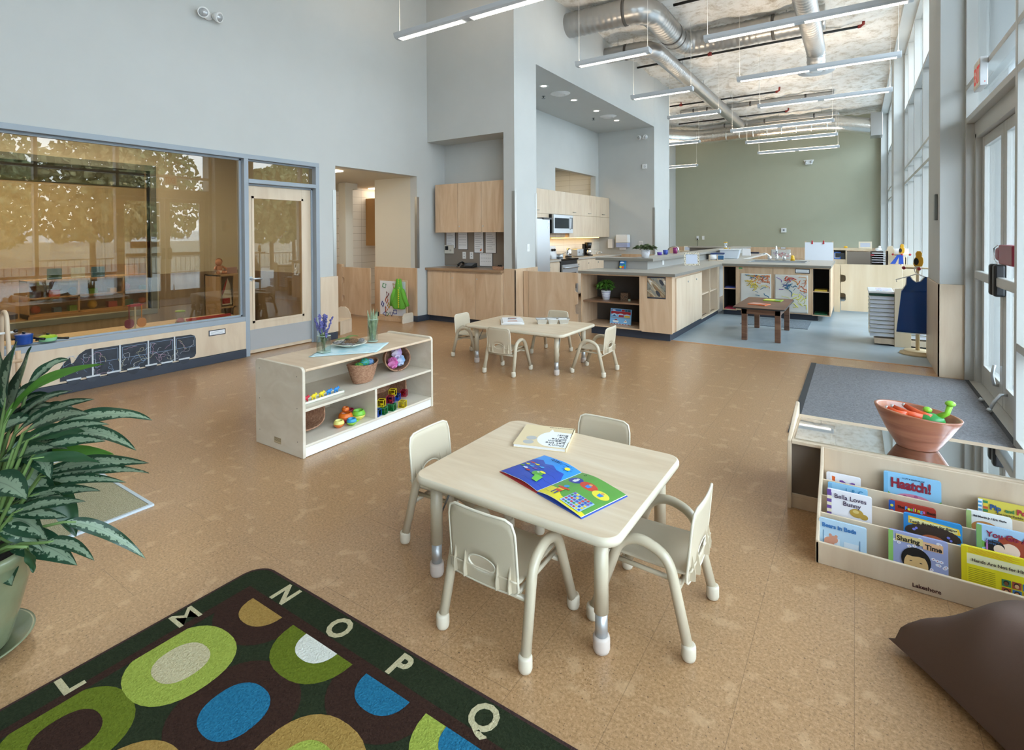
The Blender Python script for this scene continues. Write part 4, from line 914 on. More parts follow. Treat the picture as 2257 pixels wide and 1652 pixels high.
# ================= ON AND IN THE TOY SHELF =================
ZT = .5805; ZM = .3185; ZB = .0835
cloth = MB()
def clf(u, v):
    a = Vector((-3.28, 2.33)); b_ = Vector((-2.985, 2.70)); c_ = Vector((-3.16, 2.99)); d = Vector((-3.50, 2.70))
    p = a.lerp(b_, u).lerp(d.lerp(c_, u), v); return (p.x, p.y, ZT + .0035 + .0025 * sin(9 * u + 5 * v) * sin(7 * v))
cloth.grid(clf, 24, 24)
one('cloth', 'pale blue tie-dyed cloth under the vases on the toy shelf', 'cloth', cloth, noisy('tie_dye_blue', [(0.35, '#a5cfd8'), (.55, '#cfe3e6'), (.7, '#b3d6de')], 9, rough=.9), solid=.002)
gl = plain('clear_glass', '#eef6f2', .02, trans=1.0, spec=.5); wat = plain('vase_water', '#dfe9df', .02, trans=1)
gtv = thin_glass('vase_glass', '#f5f9f6', 1.0, 1.5, .05)
def vase(label, x, y, w, h, square):
    t = thing('glass_vase', label, 'vase', (x, y, ZT + .0065))
    m = MB()
    if square:
        P = rrect(-w / 2, w / 2, -w / 2, w / 2, .008, 3)
    else: P = ell(0, 0, w / 2, w / 2, 24)
    Q = [(p[0] * .93, p[1] * .93) for p in P]; n = len(P)
    m._add([(p[0], p[1], 0) for p in P] + [(p[0], p[1], h) for p in P], [(k, (k + 1) % n, n + (k + 1) % n, n + k) for k in range(n)], True)
    m._add([(p[0], p[1], h) for p in Q] + [(p[0], p[1], .012) for p in Q], [(k, (k + 1) % n, n + (k + 1) % n, n + k) for k in range(n)], True)
    m.sheet(P, 2, .001); m.build('vase_body', gtv, t)
    m = MB().tube([(p[0] * .965, p[1] * .965, h) for p in P], .0022, 6, closed=True); MB().prism(P, 2, 0, .008).build('vase_base', plain('pale_green_glass', '#b9cdbf', .1), t); m.build('vase_rim', plain('pale_green_glass', '#b9cdbf', .1), t)
    return t
v1 = vase('square glass vase of purple lavender at the left end of the toy shelf top', -3.30, 2.475, .078, .125, True)
st = MB(); fl = MB(); R = random.Random(2)
for i in range(13):
    a = R.random() * 6.28; q = .02 + .05 * R.random(); h = .17 + .11 * R.random()
    p = [(R.uniform(-.015, .015), R.uniform(-.015, .015), .01), (q * .4 * cos(a), q * .4 * sin(a), h * .5), (q * cos(a), q * sin(a), h)]
    st.tube(p, .0014, 5)
    for k in range(16):
        f_ = .68 + .34 * k / 15; c_ = Vector(p[1]).lerp(Vector(p[2]), (f_ - .5) * 2)
        fl.ball((c_.x + R.uniform(-.006, .006), c_.y + R.uniform(-.006, .006), c_.z), .0058, (1, 1, 1.3), 6, 4)
    for k in range(2):
        z = .05 + R.random() * .06; b_ = R.random() * 6.28; st.tube([(0, 0, z), (.025 * cos(b_), .025 * sin(b_), z + .04)], [.002, .0006], 4)
ld = thing('lavender_bunch', 'bunch of purple lavender standing in the square glass vase', 'flowers', (-3.30, 2.475, ZT + .008))
st.build('stems', plain('lavender_stem', '#5f7a4a', .7), ld); fl.build('flower_heads', noisy('lavender_purple', [(0.3, '#3f3f78'), (.7, '#7a76b4')], 60, rough=.8), ld)
v2 = vase('tall round glass vase of dried green leaves on the toy shelf top', -3.31, 2.955, .082, .18, False)
m = MB()
for i in range(17):
    a = R.random() * 6.28; q = .018 + .014 * R.random(); tw = R.uniform(-1, 1); h0 = R.uniform(.15, .27)
    def lf(u, v, a=a, q=q, tw=tw, h0=h0):
        w = .012 * sin(pi * min(1, .08 + v * .92)) ** .7; b_ = a + tw * v; x = (q + .02 * v * v) * cos(a) + (u - .5) * 2 * w * cos(b_ + pi / 2) ; y = (q + .02 * v * v) * sin(a) + (u - .5) * 2 * w * sin(b_ + pi / 2)
        return (x * (.9 if v < .7 else 1), y * (.9 if v < .7 else 1), .012 + h0 * v)
    m.grid(lf, 2, 10)
one('dried_leaves', 'bundle of dried grey green leaves standing in the tall glass vase', 'leaves', m, noisy('dried_leaf', [(0.3, '#6f7f60'), (.7, '#9daa88')], 40, rough=.8), (-3.31, 2.955, ZT + .01), solid=.0008)
one('shallow_plate', 'cream oval plate of pine cone, bark and leaves between the two vases', 'plate', MB().lathe([(.0, .003), (.055, .0), (.06, .004), (.105, .018), (.135, .030), (.137, .033), (.133, .034), (.1, .022), (.055, .010), (0, .009)], (0, 0, 0), 40, 1, .92), plain('cream_ceramic', '#ddd8c6', .3), (-3.31, 2.72, ZT + .0065))
pc = thing('pine_cone', 'brown open pine cone lying across the plate', 'pine cone', (-3.27, 2.70, ZT + .048))
pc.rotation_euler = (0, 1.35, -.55 + pi / 2)
m = MB()
for i in range(90):
    k = i / 89; z = -.05 + .1 * k; r_ = .026 * sin(pi * (.12 + .84 * k)) ** .8; a = i * 2.39996
    m.at((r_ * cos(a), r_ * sin(a), z), a, 0, 0); m.prism([(-.006, 0), (.006, 0), (.0055, .007), (0, .010), (-.0055, .007)], 0, -.002, .001)
m.at().ball((0, 0, 0), .024, (1, 1, 2.0)); m.build('cone_scales', noisy('pine_cone_brown', [(0.3, '#4a3524'), (.7, '#8a6a4a')], 90, rough=.85), pc)
bkm = noisy('grey_bark', [(0.3, '#4f4a45'), (.55, '#7f7a76'), (.75, '#a8a5a2')], 50, stretch=(1, 5, 1), rough=.9, bump=.6)
for i, (x, y, rz, s_) in enumerate(((-3.245, 2.655, .3, 1), (-3.36, 2.66, 1.2, .9), (-3.345, 2.77, .2, 1.1), (-3.26, 2.785, 2.2, .9))):
    m = MB().grid(lambda u, v, s_=s_: ((u - .5) * .10 * s_, (v - .5) * .045, .012 * sin(pi * v) + .004 * sin(20 * u)), 12, 6)
    one('bark_piece', ('curled grey bark piece at the front of the plate', 'grey bark piece at the left of the plate', 'grey bark piece behind the pine cone', 'grey bark piece at the right of the plate')[i], 'bark', m, bkm, (x, y, ZT + .035 + .002 * i), rz, 'bark pieces on the plate', solid=.004)
for i, (x, y, rz) in enumerate(((-3.37, 2.72, .9), (-3.38, 2.80, 1.6))):
    m = MB().grid(lambda u, v: ((u - .5) * .13, (v - .5) * .05 * sin(pi * min(1, u * .95 + .05)), .010 * sin(pi * u) + .006 * abs(v - .5) * 2), 14, 4)
    one('green_leaf', ('broad green leaf at the back left of the plate', 'broad green leaf at the back right of the plate')[i], 'leaf', m, plain('leaf_green', '#6d8a48', .5), (x, y, ZT + .050 + .004 * i), rz, 'green leaves on the plate', solid=.001)
# ---- baskets
wick = noisy('brown_wicker', [(0.3, '#80573f'), (.5, '#aa7d60'), (.7, '#cda888')], 45, stretch=(1, 1, 3), rough=.6, nrough=.7)
def basket(label, loc, rot, rx, ry, h, taper=.72, p=1.0, group=None, dip=0.0):
    t = thing('wicker_basket', label, 'basket', loc, rot=rot, group='wicker baskets on the toy shelf')
    def rr(a, z):
        k = taper + (1 - taper) * (z / h) ** .8; c, s_ = cos(a), sin(a)
        return (rx * k * math.copysign(abs(c) ** p, c), ry * k * math.copysign(abs(s_) ** p, s_))
    def zt(a): return h * (1 - dip * abs(cos(a)) ** 2 * 0 + dip * abs(sin(a)) ** 2)
    NU, NV = 112, 22
    def fn(u, v, inn=False):
        a = u * 2 * pi; z = zt(a) * v; x, y = rr(a, min(z, h) if h else 0); n_ = Vector((x, y)).normalized()
        row = int(round(v * NV)); d = .0028 * (1 if (int(round(u * NU)) // 2 + row) % 2 else -1)
        if inn: d -= .005
        return (x + n_.x * d, y + n_.y * d, z)
    MB().grid(fn, NU, NV).grid(lambda u, v: fn(1 - u, v, True), NU, NV).build('basket_wall', wick, t)
    m = MB(); N = 90; rim = [];
    for s_ in (0, pi): m.tube([(rr(2 * pi * k / N, h)[0] * (1 + .02 * sin(k * 1.9 + s_)), rr(2 * pi * k / N, h)[1] * (1 + .02 * sin(k * 1.9 + s_)), zt(2 * pi * k / N) + .003 * cos(k * 1.9 + s_)) for k in range(N)], .0048, 6, closed=True)
    m.build('basket_rim', wick, t)
    MB().prism([rr(2 * pi * k / 40, .001) for k in range(40)], 2, .002, .007).build('basket_base', wick, t)
    return t
basket('oval wicker basket of patterned balls on the middle shelf', (-3.205, 2.76, ZM + .003), (0, 0, .25), .095, .145, .135, .62, dip=.12)
for i, (x, y, z, c1, c2) in enumerate(((-3.16, 2.68, .455, '#6fae3c', '#2e6f4a'), (-3.19, 2.765, .468, '#3aa8b8', '#4c9a4a'), (-3.22, 2.84, .445, '#4a7fc0', '#a8c8e0'))):
    one('patterned_ball', ('lime green spotted ball at the left of the ball basket', 'turquoise ball with wavy lines, middle of the ball basket', 'light blue ball at the right of the ball basket')[i], 'ball', MB().ball((0, 0, 0), .034, (1, 1.2, 1), 20, 12), noisy('ball_pattern_%d' % i, [(.42, c1), (.46, c2), (.54, c2), (.58, c1)], 30, detail=1, stretch=(1, 1, 3), rough=.4), (x, y, z), group='patterned balls in the basket')
bs = basket('round wicker basket tipped toward the room with bright scarves, on the middle shelf', (-3.33, 3.19, ZM + .084), (0, 1.40, -.45), .104, .108, .14, .76)
for i, (dx, dy, dz, c_, lb) in enumerate(((0, -.045, -.02, '#c04a90', 'crumpled magenta scarf at the left of the tipped basket'), (.01, .025, -.01, '#7fb0dc', 'crumpled pale blue scarf at the right of the tipped basket'), (.0, .0, .06, '#b090cc', 'crumpled lilac scarf at the top of the tipped basket'))):
    m = MB().grid(lambda u, v, i=i: (lambda th_, ph: (.042 * (1 + .22 * sin(5 * th_ + 3 * ph + i) + .14 * sin(9 * ph + 2 * th_)) * sin(ph) * cos(th_), .042 * (1 + .22 * sin(4 * th_ + 5 * ph)) * sin(ph) * sin(th_), .042 * (1 + .18 * sin(7 * th_ + i)) * cos(ph)))(u * 2 * pi, .02 + v * 3.1), 48, 30)
    one('scarf', lb, 'scarf', m, noisy('scarf_cloth_%d' % i, [(.35, c_), (.65, '#d8d4e8' if i else '#e08ac0')], 10, rough=.8), (-3.235 + dx, 3.145 + dy, ZM + .088 + dz), group='scarves in the tipped basket')
basket('rectangular wicker basket on its side holding toy cubes, lower right of the toy shelf', (-3.41, 3.08, ZB + .099), (0, pi / 2 - .06, -.15), .094, .165, .19, .84, .55)
basket('dark wicker basket leaning at the lower left of the toy shelf', (-3.33, 2.25, ZB + .098), (0, 1.45, .15), .09, .12, .16, .80, .7)
# ---- bears on tray
tr = thing('sorting_tray', 'long white tray of toy bears at the left of the middle shelf', 'tray', (-3.13, 2.30, ZM), rz=.03)
MB().box(-.045, .045, -.19, .19, 0, .005).box(-.045, -.04, -.19, .19, 0, .018).box(.04, .045, -.19, .19, 0, .018).box(-.045, .045, -.19, -.185, 0, .018).box(-.045, .045, .185, .19, 0, .018).build('tray_body', plain('ivory_plastic', '#e6e3cf', .4), tr)
bear = MB().ball((0, 0, .026), .015, (.7, 1.25, .95)).ball((0, .020, .032), .0095, (.7, 1, 1)).ball((0, .029, .030), .0045).ball((0, .012, .010), .0065, (.9, .8, 1.6)).ball((0, -.013, .010), .0065, (.9, .8, 1.6)).ball((0, .018, .042), .004).ball((0, -.021, .028), .004)
proto = None
for i, (c_, nm) in enumerate((('#c8283c', 'red'), ('#c8283c', 'red'), ('#e8cf20', 'yellow'), ('#e8cf20', 'yellow'), ('#2f86cc', 'blue'), ('#2f86cc', 'blue'))):
    pos = ('nearest the end panel', 'beside the yellow ones')[i % 2] if nm == 'red' else ('beside the red ones', 'beside the blue ones')[i % 2] if nm == 'yellow' else ('beside the yellow ones', 'at the far end of the tray')[i % 2]
    one('toy_bear', nm + ' toy bear on the white tray, ' + pos, 'toy', bear, plain('bear_' + nm, c_, .4), (-3.125, 2.135 + .062 * i, ZM + .004), rz=.06 * (i % 3), group='toy bears on the tray')
# ---- cubes
def cube(c_, nm, x, y, z, lb, rot=(0, 0, .4), s_=.024):
    t = thing('rattle_cube', lb, 'toy', (x, y, z), rot=rot, group='see-through rattle cubes')
    m = MB(); e_ = .0032
    for a in (-1, 1):
        for b_ in (-1, 1):
            m.box(-s_, s_, a * s_ - e_ / 2, a * s_ + e_ / 2, b_ * s_ - e_ / 2, b_ * s_ + e_ / 2).box(a * s_ - e_ / 2, a * s_ + e_ / 2, -s_, s_, b_ * s_ - e_ / 2, b_ * s_ + e_ / 2).box(a * s_ - e_ / 2, a * s_ + e_ / 2, b_ * s_ - e_ / 2, b_ * s_ + e_ / 2, -s_, s_)
    m.build('cube_frame', plain('cube_' + nm, c_, .35), t)
    MB().box(-s_ * .96, s_ * .96, -s_ * .96, s_ * .96, -s_ * .96, s_ * .96).build('cube_windows', thin_glass('tinted_' + nm, {'yellow': '#e8e09a', 'blue': '#8fb0e0', 'green': '#9ad0a8', 'red': '#e09aa8'}[nm], .6, 1.4), t) if 'tinted_' + nm not in MATS else MB().box(-s_ * .96, s_ * .96, -s_ * .96, s_ * .96, -s_ * .96, s_ * .96).build('cube_windows', MATS['tinted_' + nm], t)
    MB().ball((.006, 0, -.012), .008, n=8, m=5).ball((-.008, .006, -.013), .008, n=8, m=5).ball((0, -.009, -.013), .008, n=8, m=5).build('rattle_beads', MATS['cube_' + nm], t)
CY, CB, CG, CR = ('#e0cc20', 'yellow'), ('#2456b0', 'blue'), ('#2f8a56', 'green'), ('#b02848', 'red')
for c_, x, y, z, lb in ((CB, -3.035, 2.745, ZB + .026, 'blue rattle cube at the front, next to the divider'), (CG, -3.03, 2.805, ZB + .026, 'green rattle cube second from the divider'), (CY, -3.06, 2.815, ZB + .078, 'yellow rattle cube stacked second from the divider'), (CG, -3.035, 2.90, ZB + .026, 'green rattle cube in the middle of the front row'), (CR, -3.07, 2.915, ZB + .078, 'red rattle cube behind and above the middle green one'), (CY, -3.02, 3.00, ZB + .026, 'yellow rattle cube at the right of the front row'),
        (CB, -3.13, 2.985, ZB + .045, 'blue rattle cube in the rectangular basket, left'), (CB, -3.13, 3.045, ZB + .05, 'blue rattle cube in the rectangular basket, middle'), (CY, -3.13, 3.0, ZB + .10, 'yellow rattle cube on top of the blue ones'), (CR, -3.16, 3.155, ZB + .05, 'red rattle cube alone at the right of the basket')):
    cube(c_[0], c_[1], x, y, z, lb, (0, 0, .35 if z < .12 else .5))
# ---- stacking bowls
def cup(lb, x, y, r_, c1, c2, z=ZB, rot=(0, 0, 0)):
    t = thing('stacking_cup', lb, 'cup', (x, y, z), rot=rot, group='round stacking cups')
    h = r_ * 1.45
    lo = [(r_ * .45, 0)] + [(r_ * sin(a), r_ * .72 - r_ * cos(a) * .72) for a in (.7, 1.0, 1.3, pi / 2)]
    MB().lathe(lo, n=28).build('cup_lower_half', plain('cup_' + c1.strip('#'), c1, .35), t)
    up = [(r_, r_ * .72)] + [(r_ * cos(a), r_ * .72 + r_ * .95 * sin(a)) for a in (.2, .4, .6, .75)]
    top = up[-1]; up += [(top[0] - .004, top[1]), (r_ * .9, r_ * .74), (r_ * .5, r_ * .3), (.0001, r_ * .25)]
    MB().lathe(up, n=28).build('cup_upper_half', plain('cup_' + c2.strip('#'), c2, .35), t); return t
cup('small yellow and orange stacking cup at the front left', -3.085, 2.435, .038, '#d86f28', '#e8dc7a')
cup('small green and blue stacking cup at the front', -3.045, 2.515, .036, '#8fc43c', '#2f96c0')
cup('large red and orange stacking cup in the centre', -3.13, 2.53, .052, '#b02a2c', '#e2701f')
cup('small orange cup stacked on the large red and orange one', -3.13, 2.53, .027, '#d8601f', '#e2701f', ZB + .075)
cup('yellow and lime stacking cup on the right', -3.10, 2.625, .050, '#e2d668', '#7cc23c')
cup('dark red stacking cup at the back', -3.20, 2.62, .044, '#8a1f34', '#a82a44', ZB)
one('cup_lid', 'flat lime green cup lid under the small green and blue cup', 'lid', MB().lathe([(.0001, 0), (.045, 0), (.047, .004), (.04, .008), (.0001, .009)], n=28), MATS['cup_8fc43c'], (-3.105, 2.575, ZB + .0))

# ================= BIG POTTED PLANT =================
PC = (-2.57, .45)
pot = thing('potted_plant', 'large leafy variegated plant in a green glazed pot at the left edge', 'plant', (PC[0], PC[1], 0))
glaze = noisy('green_glaze', [(0.3, '#6f7558'), (.7, '#858a6a')], 6, rough=.22, coat=.5)
MB().lathe([(.0001, .02), (.12, .02), (.125, .03), (.15, .12), (.182, .25), (.19, .315), (.205, .33), (.208, .36), (.198, .372), (.186, .365), (.175, .33), (.0001, .33)], n=48).build('pot', glaze, pot)
MB().lathe([(.0001, .0), (.13, .0), (.155, .01), (.185, .04), (.19, .045), (.18, .045), (.15, .018), (.0001, .014)], n=48).build('saucer', glaze, pot)
MB().lathe([(.0001, .345), (.1, .35), (.178, .338)], n=36).build('soil', noisy('dark_soil', [(0.3, '#120e0c'), (.7, '#2e2520')], 60, rough=.95, bump=1), pot)
def leafmat():
    m, n, l, b = _new('variegated_leaf')
    uv = n.new('ShaderNodeUVMap'); sp = n.new('ShaderNodeSeparateXYZ'); l.new(uv.outputs[0], sp.inputs[0])
    mp = n.new('ShaderNodeMapping'); mp.inputs['Scale'].default_value = (6, 26, 1); l.new(uv.outputs[0], mp.inputs[0])
    no = n.new('ShaderNodeTexNoise'); no.inputs['Scale'].default_value = 1.0; no.inputs['Detail'].default_value = 5; l.new(mp.outputs[0], no.inputs['Vector'])
    # distance from midrib = |x-.5|*2 ; pattern: pale feathered band around the midrib
    s1 = n.new('ShaderNodeMath'); s1.operation = 'SUBTRACT'; s1.inputs[1].default_value = .5; l.new(sp.outputs[0], s1.inputs[0])
    ab = n.new('ShaderNodeMath'); ab.operation = 'ABSOLUTE'; l.new(s1.outputs[0], ab.inputs[0])
    ad = n.new('ShaderNodeMath'); ad.operation = 'MULTIPLY_ADD'; ad.inputs[1].default_value = .9; l.new(no.outputs[0], ad.inputs[0]); l.new(ab.outputs[0], ad.inputs[2])
    r = n.new('ShaderNodeValToRGB'); r.color_ramp.elements[0].position = .66; r.color_ramp.elements[1].position = .70
    r.color_ramp.elements[0].color = lin('#83947a'); r.color_ramp.elements[1].color = lin('#21402b'); l.new(ad.outputs[0], r.inputs['Fac'])
    r2 = n.new('ShaderNodeValToRGB'); els = r2.color_ramp.elements; els[0].position = .0; els[0].color = (.35, .35, .35, 1); els[1].position = .025; els[1].color = (1, 1, 1, 1); l.new(ab.outputs[0], r2.inputs['Fac'])
    mx = n.new('ShaderNodeMix'); mx.data_type = 'RGBA'; mx.blend_type = 'MULTIPLY'; mx.inputs[0].default_value = .6
    l.new(r.outputs[0], mx.inputs[6]); l.new(r2.outputs[0], mx.inputs[7]); l.new(mx.outputs[2], b.inputs['Base Color'])
    b.inputs['Roughness'].default_value = .38; return m
LM = [leafmat(), plain('young_green_leaf', '#4d7a2c', .4), plain('dark_green_leaf', '#27472a', .4)]
stem_m = plain('plant_stem', '#6f8a4e', .5)
LV = []; UV = []; LF = []; LMI = []
stems = MB()
def leaf(base, d, L_, w, droop, mi, twist=0.0, stem=.3, lift=.6):
    """base point, azimuth d (radians), length, half width, droop curvature"""
    b_ = Vector(base); az = Vector((cos(d), sin(d), 0)); side = Vector((-sin(d), cos(d), 0))
    NV_, NU_ = 18, 6; pts = []; p = b_.copy(); ang = lift
    seg = L_ / NV_; o = len(LV)
    sp_ = [b_ - az * .02 * 1, ]
    # petiole
    q = Vector((PC[0] + (b_.x - PC[0]) * .25, PC[1] + (b_.y - PC[1]) * .25, .36)); stems.tube([q, q.lerp(b_, .6) + Vector((0, 0, .03)), b_], [.009, .007, .005], 6)
    for j in range(NV_ + 1):
        v = j / NV_; wid = w * (sin(pi * min(1.0, v ** .72)) ** .85 + .04 * (1 - v)) if v < 1 else 0.0
        t = az * cos(ang) + Vector((0, 0, sin(ang))); nrm = -az * sin(ang) + Vector((0, 0, cos(ang)))
        tw = twist * (.3 + v); s2 = side * cos(tw) + nrm * sin(tw); n2 = nrm * cos(tw) - side * sin(tw)
        for i in range(NU_ + 1):
            u = i / NU_ * 2 - 1; fold = .30 * abs(u) * wid + .006 * sin(14 * v + 3 * u + d * 5) * abs(u) * (1 if w > .02 else 0)
            c_ = p + s2 * (u * wid) + n2 * fold; LV.append(tuple(c_)); UV.append(((u + 1) / 2, v * L_ * 2.2))
        p = p + t * seg; ang -= droop * (.4 + 1.2 * v) / NV_
    for j in range(NV_):
        for i in range(NU_): a = o + j * (NU_ + 1) + i; LF.append((a, a + 1, a + NU_ + 2, a + NU_ + 1)); LMI.append(mi)
# image-plane guided leaves: (azimuth deg, base height, length, half-width, droop, lift)
def around(n, z0, z1, L0, L1, w0, w1, seed, a0=0, a1=360):
    R = random.Random(seed)
    for i in range(n):
        a = radians(a0 + (a1 - a0) * (i + R.random() * .7) / n); z = R.uniform(z0, z1); r_ = R.uniform(.03, .13)
        leaf((PC[0] + r_ * cos(a), PC[1] + r_ * sin(a), z), a + R.uniform(-.3, .3), R.uniform(L0, L1), R.uniform(w0, w1), R.uniform(1.1, 2.0), 0 if R.random() < .9 else 2, R.uniform(-.5, .5), lift=R.uniform(.15, .95))
around(22, .62, .88, .22, .34, .024, .036, 12, 60, 330)
around(22, .62, .88, .22, .34, .024, .036, 12, 60, 330)
around(16, .42, .58, .22, .30, .024, .036, 13, 60, 330)

TL = [(-2.394, 0.53, 0.876, -2.343, 0.531, 1.005, -2.228, 0.525, 1.121, 0.0336, 0),
(-2.439, 0.533, 0.804, -2.351, 0.566, 0.95, -2.245, 0.562, 1.096, 0.0326, 0),
(-2.352, 0.52, 0.833, -2.295, 0.565, 1.004, -2.036, 0.692, 1.039, 0.0135, 1),
(-2.492, 0.612, 0.901, -2.5, 0.666, 0.995, -2.437, 0.717, 0.999, 0.0147, 0),
(-2.51, 0.566, 0.764, -2.435, 0.598, 0.881, -2.232, 0.665, 0.929, 0.0161, 0),
(-2.441, 0.562, 0.763, -2.336, 0.621, 0.876, -2.136, 0.693, 0.908, 0.0142, 0),
(-2.327, 0.559, 0.796, -2.19, 0.616, 0.888, -2.024, 0.643, 0.892, 0.0182, 0),
(-2.363, 0.544, 0.74, -2.341, 0.633, 0.809, -2.249, 0.719, 0.752, 0.0198, 2),
(-2.39, 0.659, 0.775, -2.285, 0.786, 0.831, -2.163, 0.876, 0.778, 0.0194, 0),
(-2.424, 0.63, 0.737, -2.239, 0.73, 0.807, -2.051, 0.782, 0.723, 0.0194, 0),
(-2.322, 0.591, 0.732, -2.242, 0.679, 0.767, -2.147, 0.727, 0.752, 0.0138, 0),
(-2.448, 0.598, 0.662, -2.381, 0.707, 0.696, -2.27, 0.796, 0.654, 0.0144, 1),
(-2.551, 0.563, 0.675, -2.416, 0.616, 0.759, -2.282, 0.617, 0.631, 0.0358, 0),
(-2.497, 0.538, 0.616, -2.449, 0.611, 0.649, -2.371, 0.653, 0.493, 0.0396, 0),
(-2.354, 0.61, 0.632, -2.185, 0.698, 0.702, -1.948, 0.781, 0.704, 0.0173, 0),
(-2.347, 0.608, 0.626, -2.14, 0.708, 0.685, -1.922, 0.768, 0.681, 0.0141, 0),
(-2.496, 0.609, 0.548, -2.4, 0.738, 0.579, -2.279, 0.835, 0.533, 0.0131, 0),
(-2.404, 0.586, 0.55, -2.276, 0.662, 0.592, -2.125, 0.705, 0.595, 0.0126, 0),
(-2.415, 0.657, 0.574, -2.409, 0.687, 0.497, -2.349, 0.704, 0.37, 0.0277, 2),
(-2.374, 0.676, 0.43, -2.315, 0.778, 0.4, -2.201, 0.866, 0.255, 0.0163, 0),
(-2.473, 0.531, 0.483, -2.401, 0.585, 0.487, -2.298, 0.611, 0.42, 0.0298, 0),
(-2.468, 0.552, 0.387, -2.385, 0.616, 0.406, -2.238, 0.672, 0.322, 0.0317, 0),
(-2.261, 0.595, 0.432, -2.177, 0.643, 0.451, -2.06, 0.663, 0.403, 0.0136, 0),
(-2.547, 0.546, 0.333, -2.473, 0.552, 0.306, -2.363, 0.534, 0.284, 0.0291, 0),
(-2.284, 0.555, 0.43, -2.307, 0.574, 0.374, -2.29, 0.571, 0.333, 0.012, 2),
(-2.417, 0.519, 0.528, -2.339, 0.593, 0.518, -2.221, 0.645, 0.505, 0.0153, 0),
(-2.477, 0.526, 0.893, -2.455, 0.539, 1.019, -2.41, 0.519, 1.105, 0.0344, 0),
(-2.58, 0.57, 0.782, -2.459, 0.628, 0.869, -2.291, 0.67, 0.915, 0.0181, 0),
(-2.45, 0.529, 0.687, -2.348, 0.575, 0.74, -2.197, 0.605, 0.762, 0.0187, 0),
(-2.464, 0.564, 0.519, -2.371, 0.614, 0.57, -2.243, 0.639, 0.571, 0.0191, 0),
(-2.462, 0.51, 0.776, -2.454, 0.566, 0.823, -2.404, 0.601, 0.814, 0.0247, 0),
(-2.427, 0.521, 0.455, -2.391, 0.57, 0.458, -2.308, 0.601, 0.383, 0.02, 0),
(-2.543, 0.573, 0.673, -2.437, 0.609, 0.749, -2.243, 0.654, 0.728, 0.0228, 0),
(-2.388, 0.493, 0.646, -2.318, 0.521, 0.653, -2.196, 0.535, 0.62, 0.03, 0),
(-2.536, 0.549, 0.796, -2.52, 0.594, 0.901, -2.409, 0.653, 0.944, 0.0193, 0),
(-2.368, 0.542, 0.524, -2.274, 0.6, 0.571, -2.106, 0.659, 0.585, 0.0137, 0),
(-2.316, 0.567, 0.772, -2.215, 0.647, 0.836, -2.065, 0.71, 0.831, 0.0137, 0),
(-2.271, 0.567, 0.722, -2.204, 0.654, 0.721, -2.124, 0.703, 0.691, 0.0135, 2)]
def leaf2(r_):
    p0, pm, p2 = Vector(r_[0:3]), Vector(r_[3:6]), Vector(r_[6:9]); w, mi = r_[9] * 1.45, r_[10]
    NV_, NU_ = 20, 6; o = len(LV); R = random.Random(int(abs(p0.z * 9999) + abs(p2.x * 999))); ph = R.uniform(0, 6); roll = R.uniform(-.5, .5); L_ = (pm - p0).length + (p2 - pm).length
    face = Vector((.45, -.6, .75)).normalized()
    for j in range(NV_ + 1):
        v = j / NV_; p = p0 * (1 - v) ** 2 + pm * 2 * v * (1 - v) + p2 * v * v; t = ((pm - p0) * (1 - v) + (p2 - pm) * v).normalized()
        s_ = t.cross(face).normalized(); n2 = s_.cross(t).normalized(); a = roll * (v - .3) * 1.6; s2 = s_ * cos(a) + n2 * sin(a); n3 = n2 * cos(a) - s_ * sin(a)
        wid = w * (sin(pi * min(1, .04 + .96 * v ** .8)) ** .8) if j < NV_ else 0
        for i in range(NU_ + 1):
            u = i / NU_ * 2 - 1; c_ = p + s2 * (u * wid) + n3 * (.28 * abs(u) * wid + .003 * sin(13 * v + 4 * u + ph) * abs(u)); LV.append(tuple(c_)); UV.append(((u + 1) / 2, v * L_ * 2.2))
    for j in range(NV_):
        for i in range(NU_): a = o + j * (NU_ + 1) + i; LF.append((a, a + 1, a + NU_ + 2, a + NU_ + 1)); LMI.append(mi)
    q = Vector((PC[0] + (p0.x - PC[0]) * .3, PC[1] + (p0.y - PC[1]) * .3, .36)); m_ = q.lerp(p0, .6); m_.z = max(m_.z, .42); stems.tube([q, m_, p0, p0 + (pm - p0) * .3], [.008, .006, .005, .0025], 6)
for r_ in TL: leaf2(r_)
def build_leaves():
    me = bpy.data.meshes.new('foliage'); me.from_pydata(LV, [], LF)
    for m in LM: me.materials.append(m)
    me.polygons.foreach_set('material_index', LMI); me.polygons.foreach_set('use_smooth', [True] * len(LF))
    uvl = me.uv_layers.new(name='UVMap')
    for lp in me.loops: uvl.data[lp.index].uv = UV[lp.vertex_index]
    me.update(); o = bpy.data.objects.new('foliage', me); COL.objects.link(o)
    M_ = Matrix.Translation((-PC[0], -PC[1], 0)); me.transform(M_); o.parent = pot
    s = stems.build('stems', stem_m); s.data.transform(M_); s.parent = pot
build_leaves()
